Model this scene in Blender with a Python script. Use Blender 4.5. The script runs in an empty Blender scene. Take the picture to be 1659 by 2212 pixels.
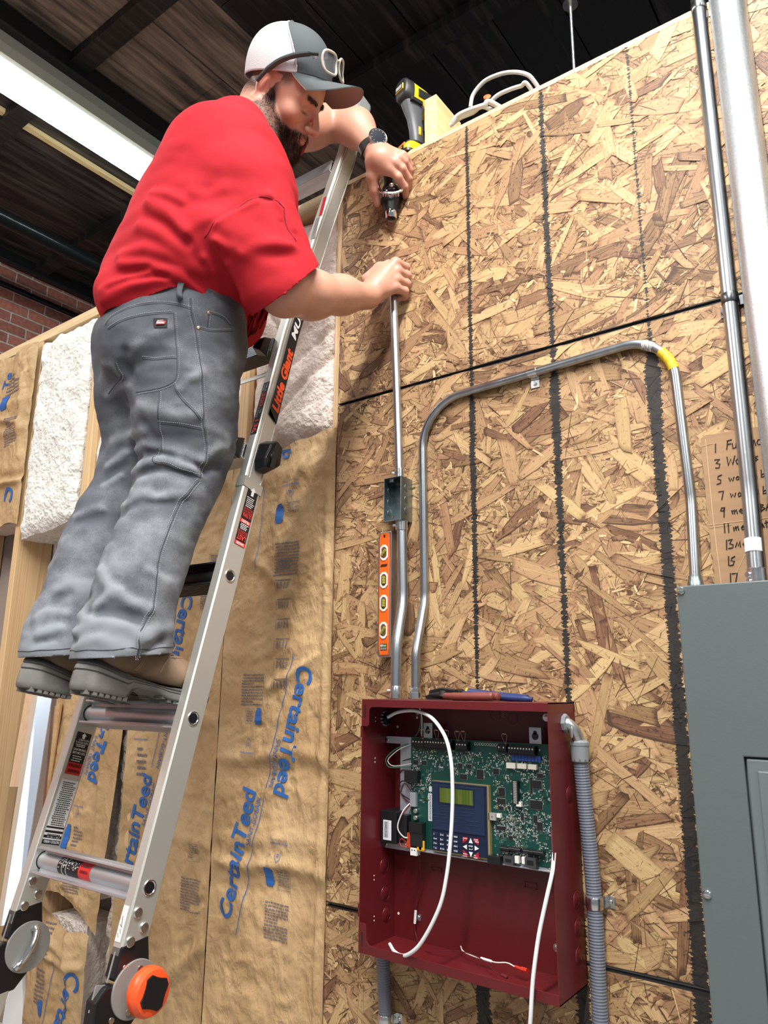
import bpy, math, random
import numpy as np
from mathutils import Vector, Matrix
from math import sin, cos, pi, radians

SC = bpy.context.scene
COL = SC.collection
rng = np.random.default_rng(7)

# ------------------------------------------------------------------ camera
cam_d = bpy.data.cameras.new('camera')
cam = bpy.data.objects.new('camera', cam_d)
COL.objects.link(cam)
cam_d.sensor_fit = 'HORIZONTAL'; cam_d.sensor_width = 36.0
cam_d.lens = 36.0 * 1602.0 / 1659.0
cam_d.clip_start = 0.02
RX, RY, RZ = (0.8057, -0.1294, -0.578), (0.5922, 0.1908, 0.7829), (0.0090, -0.9731, 0.2304)
cr = Vector((RX[0], RY[0], RZ[0])); cu = -Vector((RX[1], RY[1], RZ[1])); cb = -Vector((RX[2], RY[2], RZ[2]))
mw = Matrix((cr, cu, cb)).transposed().to_4x4()
mw.translation = Vector((1.215, -1.4312, 1.7047))
cam.matrix_world = mw
SC.camera = cam

# ------------------------------------------------------------------ world, lights, exposure
SC.view_settings.view_transform = 'Standard'
SC.view_settings.look = 'None'
SC.view_settings.gamma = 1.0
SC.view_settings.use_curve_mapping = False
SC.view_settings.exposure = 0.20
wd = bpy.data.worlds.new('world'); SC.world = wd; wd.use_nodes = True
bg = wd.node_tree.nodes['Background']
bg.inputs[0].default_value = (0.86, 0.93, 1.0, 1); bg.inputs[1].default_value = 0.22

def strip_lamp(name, loc, power, length=2.4, width=0.14, rot=(0, 0, 0), col=(1.0, 0.97, 0.92)):
    d = bpy.data.lights.new(name, 'AREA'); d.shape = 'RECTANGLE'; d.size = width; d.size_y = length
    d.energy = power; d.color = col
    o = bpy.data.objects.new(name, d); COL.objects.link(o); o.location = loc; o.rotation_euler = rot
    return o
# rows of ceiling strip lights behind and to the right of the camera (the one in view is built below)
strip_lamp('strip_lamp', (1.15, -1.7, 4.22), 190)
strip_lamp('strip_lamp', (4.0, -2.2, 4.22), 110)
strip_lamp('strip_lamp', (-1.75, -2.9, 4.22), 90)
strip_lamp('strip_lamp', (1.15, -5.2, 4.22), 55)

# ------------------------------------------------------------------ materials
MATS = {}
def nd(nt, t, **kw):
    n = nt.nodes.new(t)
    for k, v in kw.items(): setattr(n, k, v)
    return n
def M(name, col, rough=0.5, metal=0.0, var=None, bump=None, spec=None, emit=None, coords='Object', col2=None, sheen=0, aniso=None, trans=0, alpha=None, sss=0, coat=0):
    """principled material; var=(scale, amount, detail, stretch xyz) mixes towards col2, bump=(scale,strength,dist)"""
    if name in MATS: return MATS[name]
    m = bpy.data.materials.new(name); m.use_nodes = True; nt = m.node_tree
    p = nt.nodes['Principled BSDF']; L = nt.links.new
    p.inputs['Base Color'].default_value = (*col, 1); p.inputs['Roughness'].default_value = rough; p.inputs['Metallic'].default_value = metal
    if spec is not None: p.inputs['Specular IOR Level'].default_value = spec
    if coat: p.inputs['Coat Weight'].default_value = coat
    if sheen: p.inputs['Sheen Weight'].default_value = sheen
    if trans: p.inputs['Transmission Weight'].default_value = trans
    if sss:
        p.inputs['Subsurface Weight'].default_value = sss; p.inputs['Subsurface Radius'].default_value = (0.012, 0.004, 0.002); p.inputs['Subsurface Scale'].default_value = 0.4
    if emit: p.inputs['Emission Color'].default_value = (*emit[0], 1); p.inputs['Emission Strength'].default_value = emit[1]
    tc = nd(nt, 'ShaderNodeTexCoord')
    if var:
        sc, amt = var[0], var[1]; det = var[2] if len(var) > 2 else 4.0; st = var[3] if len(var) > 3 else (1, 1, 1)
        mp = nd(nt, 'ShaderNodeMapping'); mp.inputs['Scale'].default_value = st
        L(tc.outputs[coords], mp.inputs[0])
        n = nd(nt, 'ShaderNodeTexNoise'); n.inputs['Scale'].default_value = sc; n.inputs['Detail'].default_value = det
        L(mp.outputs[0], n.inputs['Vector'])
        mr = nd(nt, 'ShaderNodeMapRange'); mr.inputs[1].default_value = 0.35; mr.inputs[2].default_value = 0.65
        mr.inputs[4].default_value = amt; L(n.outputs[0], mr.inputs[0])
        mx = nd(nt, 'ShaderNodeMix', data_type='RGBA'); mx.inputs[6].default_value = (*col, 1)
        c2 = col2 if col2 else tuple(c * 0.55 for c in col)
        mx.inputs[7].default_value = (*c2, 1); L(mr.outputs[0], mx.inputs[0]); L(mx.outputs[2], p.inputs['Base Color'])
    if bump:
        st = bump[3] if len(bump) > 3 else (1, 1, 1)
        mp = nd(nt, 'ShaderNodeMapping'); mp.inputs['Scale'].default_value = st
        L(tc.outputs[coords], mp.inputs[0])
        n = nd(nt, 'ShaderNodeTexNoise'); n.inputs['Scale'].default_value = bump[0]; n.inputs['Detail'].default_value = 5
        L(mp.outputs[0], n.inputs['Vector'])
        b = nd(nt, 'ShaderNodeBump'); b.inputs['Strength'].default_value = bump[1]; b.inputs['Distance'].default_value = bump[2]
        L(n.outputs[0], b.inputs['Height']); L(b.outputs[0], p.inputs['Normal'])
    MATS[name] = m
    return m
def attr_mat(name, attr='col', rough=0.6, bump=None, sss=0, sheen=0):
    m = M(name, (0.5, 0.5, 0.5), rough, bump=bump, sss=sss, sheen=sheen)
    nt = m.node_tree; a = nd(nt, 'ShaderNodeAttribute'); a.attribute_name = attr
    nt.links.new(a.outputs['Color'], nt.nodes['Principled BSDF'].inputs['Base Color'])
    return m

# ------------------------------------------------------------------ mesh building
def unit(v):
    v = np.asarray(v, float); return v / np.linalg.norm(v)
def frame_of(d):
    d = unit(d); a = np.array([0, 0, 1.0]) if abs(d[2]) < 0.9 else np.array([1.0, 0, 0])
    u = unit(np.cross(a, d)); return u, np.cross(d, u), d
class MB:
    def __init__(s): s.v = []; s.f = []; s.m = []
    def add(s, V, F, mi=0):
        o = len(s.v); s.v.extend([tuple(map(float, p)) for p in V]); s.f.extend([tuple(i + o for i in f) for f in F]); s.m.extend([mi] * len(F)); return s
    def box(s, lo, hi, mi=0, T=None):
        (a, b, c), (d, e, f) = lo, hi
        V = [(a, b, c), (d, b, c), (d, e, c), (a, e, c), (a, b, f), (d, b, f), (d, e, f), (a, e, f)]
        if T is not None: V = [T(p) for p in V]
        return s.add(V, [(0, 3, 2, 1), (4, 5, 6, 7), (0, 1, 5, 4), (1, 2, 6, 5), (2, 3, 7, 6), (3, 0, 4, 7)], mi)
    def quad(s, a, b, c, d, mi=0): return s.add([a, b, c, d], [(0, 1, 2, 3)], mi)
    def prism(s, poly, y0, y1, mi=0, T=None):
        """poly: list of (x,z); extruded along y"""
        n = len(poly); V = [(x, y0, z) for x, z in poly] + [(x, y1, z) for x, z in poly]
        if T is not None: V = [T(p) for p in V]
        F = [tuple(range(n)), tuple(range(2 * n - 1, n - 1, -1))] + [(i, i + n, (i + 1) % n + n, (i + 1) % n) for i in range(n)]
        return s.add(V, F, mi)
    def tube(s, pts, r, seg=12, mi=0, caps=True, flat=None):
        pts = [np.asarray(p, float) for p in pts]; n = len(pts)
        R = r if hasattr(r, '__len__') else [r] * n
        T = [unit(pts[min(i + 1, n - 1)] - pts[max(i - 1, 0)]) for i in range(n)]
        u = frame_of(T[0])[0]; V = []
        for i in range(n):
            u = unit(u - T[i] * np.dot(u, T[i])); w = np.cross(T[i], u)
            for k in range(seg):
                a = 2 * pi * k / seg; V.append(pts[i] + R[i] * (cos(a) * u + sin(a) * w * (flat or 1)))
        F = [(i * seg + k, i * seg + (k + 1) % seg, (i + 1) * seg + (k + 1) % seg, (i + 1) * seg + k) for i in range(n - 1) for k in range(seg)]
        if caps: F += [tuple(range(seg - 1, -1, -1)), tuple((n - 1) * seg + k for k in range(seg))]
        return s.add(V, F, mi)
    def cyl(s, a, b, r, r2=None, seg=24, mi=0, caps=True): return s.tube([a, b], [r, r if r2 is None else r2], seg, mi, caps)
    def lathe(s, prof, o, d, seg=28, mi=0):
        """prof: list of (radius, height along d)"""
        u, w, d = frame_of(d); o = np.asarray(o, float); n = len(prof); V = []
        for r, h in prof:
            for k in range(seg):
                a = 2 * pi * k / seg; V.append(o + d * h + max(r, 1e-5) * (cos(a) * u + sin(a) * w))
        F = [(i * seg + k, i * seg + (k + 1) % seg, (i + 1) * seg + (k + 1) % seg, (i + 1) * seg + k) for i in range(n - 1) for k in range(seg)]
        F += [tuple(range(seg - 1, -1, -1)), tuple((n - 1) * seg + k for k in range(seg))]
        return s.add(V, F, mi)
    def sphere(s, c, r, seg=16, rings=10, mi=0, T=None):
        r = r if hasattr(r, '__len__') else (r, r, r); V = []
        for i in range(rings + 1):
            t = pi * i / rings
            for k in range(seg):
                a = 2 * pi * k / seg; V.append((c[0] + r[0] * sin(t) * cos(a), c[1] + r[1] * sin(t) * sin(a), c[2] + r[2] * cos(t)))
        if T is not None: V = [T(p) for p in V]
        F = [(i * seg + k, (i + 1) * seg + k, (i + 1) * seg + (k + 1) % seg, i * seg + (k + 1) % seg) for i in range(rings) for k in range(seg)]
        return s.add(V, F, mi)
    def torus(s, c, d, R, r, seg=28, sub=10, mi=0):
        u, w, d = frame_of(d); c = np.asarray(c, float); V = []
        for k in range(seg):
            a = 2 * pi * k / seg; e = cos(a) * u + sin(a) * w
            for j in range(sub):
                b = 2 * pi * j / sub; V.append(c + e * (R + r * cos(b)) + d * r * sin(b))
        F = [(k * sub + j, ((k + 1) % seg) * sub + j, ((k + 1) % seg) * sub + (j + 1) % sub, k * sub + (j + 1) % sub) for k in range(seg) for j in range(sub)]
        return s.add(V, F, mi)
    def grid(s, fn, nu, nv, mi=0):
        V = [fn(i / nu, j / nv) for j in range(nv + 1) for i in range(nu + 1)]
        F = [(j * (nu + 1) + i, j * (nu + 1) + i + 1, (j + 1) * (nu + 1) + i + 1, (j + 1) * (nu + 1) + i) for j in range(nv) for i in range(nu)]
        return s.add(V, F, mi)

def root_loc(o):
    while o.parent: o = o.parent
    return np.array(o.location)
def obj(name, mb, mats, parent=None, smooth=35, bevel=0, loc=None, segs=2):
    """one mesh object; coordinates in mb are world coordinates"""
    me = bpy.data.meshes.new(name)
    V = np.array(mb.v, float)
    if parent is not None: off = root_loc(parent)
    elif loc is not None: off = np.array(loc, float)
    else:
        off = (V.min(0) + V.max(0)) / 2; off[2] = V[:, 2].min()
    me.from_pydata((V - off).tolist(), [], mb.f)
    for m in (mats if isinstance(mats, (list, tuple)) else [mats]): me.materials.append(m)
    me.polygons.foreach_set('material_index', np.array(mb.m, dtype=np.int32))
    if smooth:
        me.polygons.foreach_set('use_smooth', np.ones(len(me.polygons), dtype=bool))
        if smooth < 180: me.set_sharp_from_angle(angle=radians(smooth))
    me.update()
    o = bpy.data.objects.new(name, me); COL.objects.link(o)
    if parent is not None: o.parent = parent
    else: o.location = off
    if bevel:
        b = o.modifiers.new('edge', 'BEVEL'); b.width = bevel; b.segments = segs; b.limit_method = 'ANGLE'; b.angle_limit = radians(40)
        b.harden_normals = False
    return o
def tag(o, label, cat, group=None):
    o['label'] = label; o['category'] = cat
    if group: o['group'] = group
    return o
def thing(name, label, cat, loc, group=None):
    o = bpy.data.objects.new(name, None); COL.objects.link(o); o.location = loc; o.empty_display_size = 0.05
    return tag(o, label, cat, group)
def structure(name, mb, mats, **kw):
    o = obj(name, mb, mats, **kw); o['kind'] = 'structure'; return o

def text2d(body, size=1.0, bold=0.0, shear=0.0, sx=1.0, align='LEFT'):
    """text outline filled as 2-D mesh (numpy verts Nx2, faces); lower left of the text near the origin"""
    cu_ = bpy.data.curves.new('t', 'FONT'); cu_.body = body; cu_.size = size; cu_.offset = bold * size; cu_.shear = shear
    cu_.align_x = align; cu_.resolution_u = 3; cu_.space_line = 1.0
    ob = bpy.data.objects.new('t', cu_); COL.objects.link(ob)
    bpy.context.view_layer.update()
    me = bpy.data.meshes.new_from_object(ob.evaluated_get(bpy.context.evaluated_depsgraph_get()))
    V = np.array([v.co[:2] for v in me.vertices]).reshape(-1, 2) * np.array([sx, 1.0]); F = [tuple(p.vertices) for p in me.polygons]
    bpy.data.objects.remove(ob); bpy.data.curves.remove(cu_); bpy.data.meshes.remove(me)
    return V, F
def put_text(mb, body, o, ex, ey, size, mi=0, bold=0.0, shear=0.0, sx=1.0, fit=None, lift=0.0, warp=None, align='LEFT'):
    """write text on a plane: o origin, ex reading direction, ey up direction"""
    V, F = text2d(body, size, bold, shear, sx, align)
    if not len(V): return mb
    if fit: V = V * np.array([fit / (V[:, 0].max() - V[:, 0].min()), 1.0])
    o = np.asarray(o, float); ex = unit(ex); ey = unit(ey); n = np.cross(ex, ey)
    P = o + V[:, :1] * ex + V[:, 1:] * ey + n * lift
    if warp: P = warp(P)
    return mb.add(P, F, mi)

# value noise
def vnoise(p, seed=0):
    """p (...,3) -> 0..1 smooth value noise"""
    p = np.asarray(p, float); i = np.floor(p).astype(np.int64); f = p - i; f = f * f * (3 - 2 * f)
    def h(a, b, c):
        n = (a * 374761393 + b * 668265263 + c * 2147483647 + seed * 974634777) & 0xFFFFFFFF
        n = ((n ^ (n >> 13)) * 1274126177) & 0xFFFFFFFF; n = n ^ (n >> 16)
        return (n & 0xFFFFFF) / float(0xFFFFFF)
    x, y, z = i[..., 0], i[..., 1], i[..., 2]; fx, fy, fz = f[..., 0], f[..., 1], f[..., 2]
    def lx(yy, zz): return h(x, yy, zz) * (1 - fx) + h(x + 1, yy, zz) * fx
    def ly(zz): return lx(y, zz) * (1 - fy) + lx(y + 1, zz) * fy
    return ly(z) * (1 - fz) + ly(z + 1) * fz
def fbm(p, oct=4, seed=0, gain=0.5):
    s = 0; a = 1; t = 0; p = np.asarray(p, float)
    for k in range(oct): s = s + a * vnoise(p * 2 ** k, seed + k); t += a; a *= gain
    return s / t
# ================================================================== the setting
WOOD = dict(rough=0.62)
m_floor = M('concrete floor', (0.28, 0.27, 0.25), 0.7, var=(3, 0.5), bump=(30, 0.2, 0.01))
b = MB().box((-3.45, -7, -0.1), (6.0, 7, 0.0)); structure('floor', b, m_floor, smooth=0)

# ceiling: painted planks running away from the wall, cross battens
def ceil_mat():
    m = M('old painted planks', (0.02, 0.02, 0.022), 0.5, bump=(60, 0.35, 0.006, (1, 0.08, 1)))
    nt = m.node_tree; L = nt.links.new; p = nt.nodes['Principled BSDF']
    tc = nd(nt, 'ShaderNodeTexCoord'); mp = nd(nt, 'ShaderNodeMapping'); mp.inputs['Scale'].default_value = (14, 1.1, 1)
    L(tc.outputs['Object'], mp.inputs[0])
    n = nd(nt, 'ShaderNodeTexNoise'); n.inputs['Scale'].default_value = 1.6; n.inputs['Detail'].default_value = 8; n.inputs['Roughness'].default_value = 0.65
    L(mp.outputs[0], n.inputs['Vector'])
    a = nd(nt, 'ShaderNodeAttribute'); a.attribute_name = 'wear_and_glow'  # per-plank tone: wear, plus painted glow near the strip light
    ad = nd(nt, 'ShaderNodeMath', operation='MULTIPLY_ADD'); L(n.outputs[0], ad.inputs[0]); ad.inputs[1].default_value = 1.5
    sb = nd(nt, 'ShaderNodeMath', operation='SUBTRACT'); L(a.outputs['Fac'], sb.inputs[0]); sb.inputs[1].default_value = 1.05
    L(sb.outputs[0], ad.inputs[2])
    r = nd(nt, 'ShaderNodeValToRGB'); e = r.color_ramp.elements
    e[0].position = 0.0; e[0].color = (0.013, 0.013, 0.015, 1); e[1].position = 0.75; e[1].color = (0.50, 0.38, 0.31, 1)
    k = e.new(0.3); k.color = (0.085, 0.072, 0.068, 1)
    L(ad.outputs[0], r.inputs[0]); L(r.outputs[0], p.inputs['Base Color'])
    return m
m_ceil = ceil_mat()
b = MB(); wear_and_glow = []
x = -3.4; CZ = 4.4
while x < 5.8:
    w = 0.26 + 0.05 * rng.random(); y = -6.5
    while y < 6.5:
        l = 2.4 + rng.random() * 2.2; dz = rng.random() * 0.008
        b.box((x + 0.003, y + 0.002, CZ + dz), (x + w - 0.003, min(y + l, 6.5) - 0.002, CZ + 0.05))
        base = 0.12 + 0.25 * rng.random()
        if -1.62 < x + w / 2 < -0.85 and y < 0.9: base = 0.68 + 0.12 * rng.random()  # glow of the strip light painted into the planks beside it
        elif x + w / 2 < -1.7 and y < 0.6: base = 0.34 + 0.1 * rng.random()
        wear_and_glow += [base] * 8
        y += l
    x += w
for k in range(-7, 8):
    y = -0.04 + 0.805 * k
    b.box((-3.4, y - 0.045, CZ - 0.045), (5.8, y + 0.045, CZ + 0.002)); wear_and_glow += [0.30] * 8
b.box((-3.4, -6.5, CZ + 0.05), (5.8, 6.5, CZ + 0.1)); wear_and_glow += [0.1] * 8
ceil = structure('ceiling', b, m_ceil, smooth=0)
at = ceil.data.attributes.new('wear_and_glow', 'FLOAT', 'POINT'); at.data.foreach_set('value', np.array(wear_and_glow, dtype=np.float32))
b = MB().box((-1.83, -6.5, 4.31), (-1.50, 6.5, 4.4)); structure('dark_band', b, M('black ceiling band', (0.012, 0.012, 0.013), 0.55), smooth=0, bevel=0.006)  # black band between lamp housing and ceiling planks

# brick wall far left
def brick_mat():
    m = M('old red brick', (0.3, 0.1, 0.07), 0.85); nt = m.node_tree; L = nt.links.new; p = nt.nodes['Principled BSDF']
    tc = nd(nt, 'ShaderNodeTexCoord'); sx = nd(nt, 'ShaderNodeSeparateXYZ'); cx = nd(nt, 'ShaderNodeCombineXYZ')
    L(tc.outputs['Object'], sx.inputs[0]); L(sx.outputs[1], cx.inputs[0]); L(sx.outputs[2], cx.inputs[1])
    br = nd(nt, 'ShaderNodeTexBrick'); br.inputs['Scale'].default_value = 1.0; br.inputs['Brick Width'].default_value = 0.215
    br.inputs['Row Height'].default_value = 0.072; br.inputs['Mortar Size'].default_value = 0.0065; br.inputs['Mortar Smooth'].default_value = 0.3
    br.inputs['Color1'].default_value = (0.50, 0.18, 0.13, 1); br.inputs['Color2'].default_value = (0.24, 0.095, 0.085, 1)
    br.inputs['Mortar'].default_value = (0.60, 0.50, 0.45, 1); br.inputs['Bias'].default_value = -0.1
    nz = nd(nt, 'ShaderNodeTexNoise'); nz.inputs['Scale'].default_value = 9; nz.inputs['Detail'].default_value = 6
    L(tc.outputs['Object'], nz.inputs['Vector'])
    va = nd(nt, 'ShaderNodeVectorMath', operation='MULTIPLY_ADD'); L(nz.outputs['Color'], va.inputs[0]); va.inputs[1].default_value = (0.02, 0.012, 0)
    L(cx.outputs[0], va.inputs[2]); L(va.outputs[0], br.inputs['Vector'])
    mx = nd(nt, 'ShaderNodeMix', data_type='RGBA', blend_type='OVERLAY'); mx.inputs[0].default_value = 0.6
    n2 = nd(nt, 'ShaderNodeTexNoise'); n2.inputs['Scale'].default_value = 40; n2.inputs['Detail'].default_value = 6
    L(tc.outputs['Object'], n2.inputs['Vector'])
    L(br.outputs[0], mx.inputs[6]); L(n2.outputs[0], mx.inputs[7]); L(mx.outputs[2], p.inputs['Base Color'])
    bp = nd(nt, 'ShaderNodeBump'); bp.inputs['Strength'].default_value = 0.9; bp.inputs['Distance'].default_value = 0.012
    iv = nd(nt, 'ShaderNodeMath', operation='SUBTRACT'); iv.inputs[0].default_value = 1; L(br.outputs['Fac'], iv.inputs[1]); L(iv.outputs[0], bp.inputs['Height'])
    L(bp.outputs[0], p.inputs['Normal']); return m
b = MB().box((-3.5, -6.5, 0), (-3.3, 6.5, 4.4)); structure('wall_left', b, brick_mat(), smooth=0)
m_black = M('black gloss paint', (0.012, 0.012, 0.013), 0.35)
b = MB().box((-3.3, -6.5, 4.33), (-3.24, 6.5, 4.4)).box((-3.3, -6.5, 4.17), (-3.27, 6.5, 4.2)); structure('trim_2', b, m_black, smooth=0, bevel=0.005)

# OSB sheathing ------------------------------------------------------
def osb_mat():
    m = M('oriented strand board', (0.5, 0.35, 0.2), 0.62); nt = m.node_tree; L = nt.links.new; p = nt.nodes['Principled BSDF']
    a = nd(nt, 'ShaderNodeAttribute'); a.attribute_name = 'flake'
    sp = nd(nt, 'ShaderNodeSeparateColor'); L(a.outputs['Color'], sp.inputs[0])
    r = nd(nt, 'ShaderNodeValToRGB'); e = r.color_ramp.elements
    e[0].position = 0.0; e[0].color = (0.075, 0.032, 0.014, 1); e[1].position = 1.0; e[1].color = (0.76, 0.575, 0.33, 1)
    for pos, c in ((0.16, (0.185, 0.088, 0.040)), (0.40, (0.335, 0.190, 0.088)), (0.66, (0.50, 0.320, 0.150)), (0.86, (0.635, 0.440, 0.222))):
        k = e.new(pos); k.color = (*c, 1)
    uv = nd(nt, 'ShaderNodeUVMap'); uv.uv_map = 'grain'
    mp = nd(nt, 'ShaderNodeMapping'); mp.inputs['Scale'].default_value = (16, 330, 1); L(uv.outputs[0], mp.inputs[0])
    n = nd(nt, 'ShaderNodeTexNoise'); n.inputs['Scale'].default_value = 1; n.inputs['Detail'].default_value = 6; n.inputs['Roughness'].default_value = 0.7; L(mp.outputs[0], n.inputs['Vector'])
    m1 = nd(nt, 'ShaderNodeMath', operation='MULTIPLY_ADD'); L(n.outputs[0], m1.inputs[0]); m1.inputs[1].default_value = 0.80
    s1 = nd(nt, 'ShaderNodeMath', operation='SUBTRACT'); L(sp.outputs[0], s1.inputs[0]); s1.inputs[1].default_value = 0.44; L(s1.outputs[0], m1.inputs[2])
    # resin specks
    tc = nd(nt, 'ShaderNodeTexCoord')
    n3 = nd(nt, 'ShaderNodeTexNoise'); n3.inputs['Scale'].default_value = 170; n3.inputs['Detail'].default_value = 3; L(tc.outputs['Object'], n3.inputs['Vector'])
    c3 = nd(nt, 'ShaderNodeMapRange'); c3.inputs[1].default_value = 0.60; c3.inputs[2].default_value = 0.74; c3.inputs[4].default_value = -0.4; L(n3.outputs[0], c3.inputs[0])
    a3 = nd(nt, 'ShaderNodeMath', operation='ADD'); L(m1.outputs[0], a3.inputs[0]); L(c3.outputs[0], a3.inputs[1])
    er = nd(nt, 'ShaderNodeMapRange'); er.inputs[1].default_value = 0.0; er.inputs[2].default_value = 0.17; er.inputs[3].default_value = -0.30; er.inputs[4].default_value = 0.0; L(sp.outputs[2], er.inputs[0])   # dark rim of each flake
    a4 = nd(nt, 'ShaderNodeMath', operation='ADD'); L(a3.outputs[0], a4.inputs[0]); L(er.outputs[0], a4.inputs[1])
    L(a4.outputs[0], r.inputs[0])
    hs = nd(nt, 'ShaderNodeHueSaturation'); L(r.outputs[0], hs.inputs['Color'])
    h1 = nd(nt, 'ShaderNodeMapRange'); h1.inputs[3].default_value = 0.493; h1.inputs[4].default_value = 0.510; L(sp.outputs[1], h1.inputs[0]); L(h1.outputs[0], hs.inputs['Hue'])
    hs.inputs['Saturation'].default_value = 0.97
    # black paint lines
    sx = nd(nt, 'ShaderNodeSeparateXYZ'); L(tc.outputs['Object'], sx.inputs[0])
    zn = nd(nt, 'ShaderNodeMath', operation='DIVIDE'); L(sx.outputs[2], zn.inputs[0]); zn.inputs[1].default_value = 3.2
    mj = nd(nt, 'ShaderNodeMapping'); mj.inputs['Scale'].default_value = (22, 1, 240); L(tc.outputs['Object'], mj.inputs[0])
    jn = nd(nt, 'ShaderNodeTexNoise'); jn.inputs['Scale'].default_value = 1; jn.inputs['Detail'].default_value = 3; L(mj.outputs[0], jn.inputs['Vector'])
    jw = nd(nt, 'ShaderNodeTexNoise'); jw.inputs['Scale'].default_value = 7; L(tc.outputs['Object'], jw.inputs['Vector'])
    tot = None
    # (x of the line, width by height)
    for xi, prof in ((0.4147, ((0, .030), (1.24, .030), (1.30, .006), (1.71, .006), (1.8, .010), (2.34, .016), (2.37, .010), (3.0, .009), (3.11, .007), (3.13, 0))),
                     (0.6195, ((0, .026), (1.26, .024), (1.5, .012), (1.9, .012), (2.2, .017), (2.36, .026), (2.385, .011), (2.8, .014), (3.08, .009), (3.12, .007), (3.13, 0))),
                     (0.8285, ((0, .034), (1.9, .022), (2.2, .022), (2.33, .033), (2.38, .010), (2.44, .003), (2.6, .005), (3.1, .004), (3.13, 0)))):
        rp = nd(nt, 'ShaderNodeValToRGB'); L(zn.outputs[0], rp.inputs[0]); el = rp.color_ramp.elements
        el[0].position = prof[0][0] / 3.2; w = prof[0][1] / 0.05; el[0].color = (w, w, w, 1)
        el[1].position = prof[-1][0] / 3.2; w = prof[-1][1] / 0.05; el[1].color = (w, w, w, 1)
        for zz, w in prof[1:-1]:
            k = el.new(zz / 3.2); w /= 0.05; k.color = (w, w, w, 1)
        d0 = nd(nt, 'ShaderNodeMath', operation='SUBTRACT'); L(sx.outputs[0], d0.inputs[0]); d0.inputs[1].default_value = xi
        jj = nd(nt, 'ShaderNodeMath', operation='MULTIPLY_ADD'); L(jw.outputs[0], jj.inputs[0]); jj.inputs[1].default_value = 0.006; L(d0.outputs[0], jj.inputs[2])
        ab = nd(nt, 'ShaderNodeMath', operation='ABSOLUTE'); L(jj.outputs[0], ab.inputs[0])
        ww = nd(nt, 'ShaderNodeMath', operation='MULTIPLY'); L(rp.outputs[0], ww.inputs[0]); ww.inputs[1].default_value = 0.025
        jm = nd(nt, 'ShaderNodeMath', operation='MULTIPLY_ADD'); L(jn.outputs[0], jm.inputs[0]); jm.inputs[1].default_value = 0.026; jm.inputs[2].default_value = -0.013
        wj = nd(nt, 'ShaderNodeMath', operation='ADD'); L(ww.outputs[0], wj.inputs[0]); L(jm.outputs[0], wj.inputs[1])
        lt = nd(nt, 'ShaderNodeMath', operation='LESS_THAN'); L(ab.outputs[0], lt.inputs[0]); L(wj.outputs[0], lt.inputs[1])
        gt = nd(nt, 'ShaderNodeMath', operation='GREATER_THAN'); L(ww.outputs[0], gt.inputs[0]); gt.inputs[1].default_value = 0.0005
        ml = nd(nt, 'ShaderNodeMath', operation='MULTIPLY'); L(lt.outputs[0], ml.inputs[0]); L(gt.outputs[0], ml.inputs[1])
        if tot is None: tot = ml.outputs[0]
        else:
            q = nd(nt, 'ShaderNodeMath', operation='MAXIMUM'); L(tot, q.inputs[0]); L(ml.outputs[0], q.inputs[1]); tot = q.outputs[0]
    for zi in (1.22, 2.44):     # painted sheet edges
        d0 = nd(nt, 'ShaderNodeMath', operation='SUBTRACT'); L(sx.outputs[2], d0.inputs[0]); d0.inputs[1].default_value = zi
        ab = nd(nt, 'ShaderNodeMath', operation='ABSOLUTE'); L(d0.outputs[0], ab.inputs[0])
        jm = nd(nt, 'ShaderNodeMath', operation='MULTIPLY_ADD'); L(jw.outputs[0], jm.inputs[0]); jm.inputs[1].default_value = 0.008; jm.inputs[2].default_value = 0.0005
        lt = nd(nt, 'ShaderNodeMath', operation='LESS_THAN'); L(ab.outputs[0], lt.inputs[0]); L(jm.outputs[0], lt.inputs[1])
        q = nd(nt, 'ShaderNodeMath', operation='MAXIMUM'); L(tot, q.inputs[0]); L(lt.outputs[0], q.inputs[1]); tot = q.outputs[0]
    pt = nd(nt, 'ShaderNodeMath', operation='MULTIPLY'); L(tot, pt.inputs[0]); pt.inputs[1].default_value = 0.97
    mx = nd(nt, 'ShaderNodeMix', data_type='RGBA'); L(pt.outputs[0], mx.inputs[0]); L(hs.outputs[0], mx.inputs[6]); mx.inputs[7].default_value = (0.008, 0.0085, 0.010, 1)
    L(mx.outputs[2], p.inputs['Base Color'])
    bp = nd(nt, 'ShaderNodeBump'); bp.inputs['Strength'].default_value = 0.35; bp.inputs['Distance'].default_value = 0.002; L(n.outputs[0], bp.inputs['Height']); L(bp.outputs[0], p.inputs['Normal'])
    return m

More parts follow.
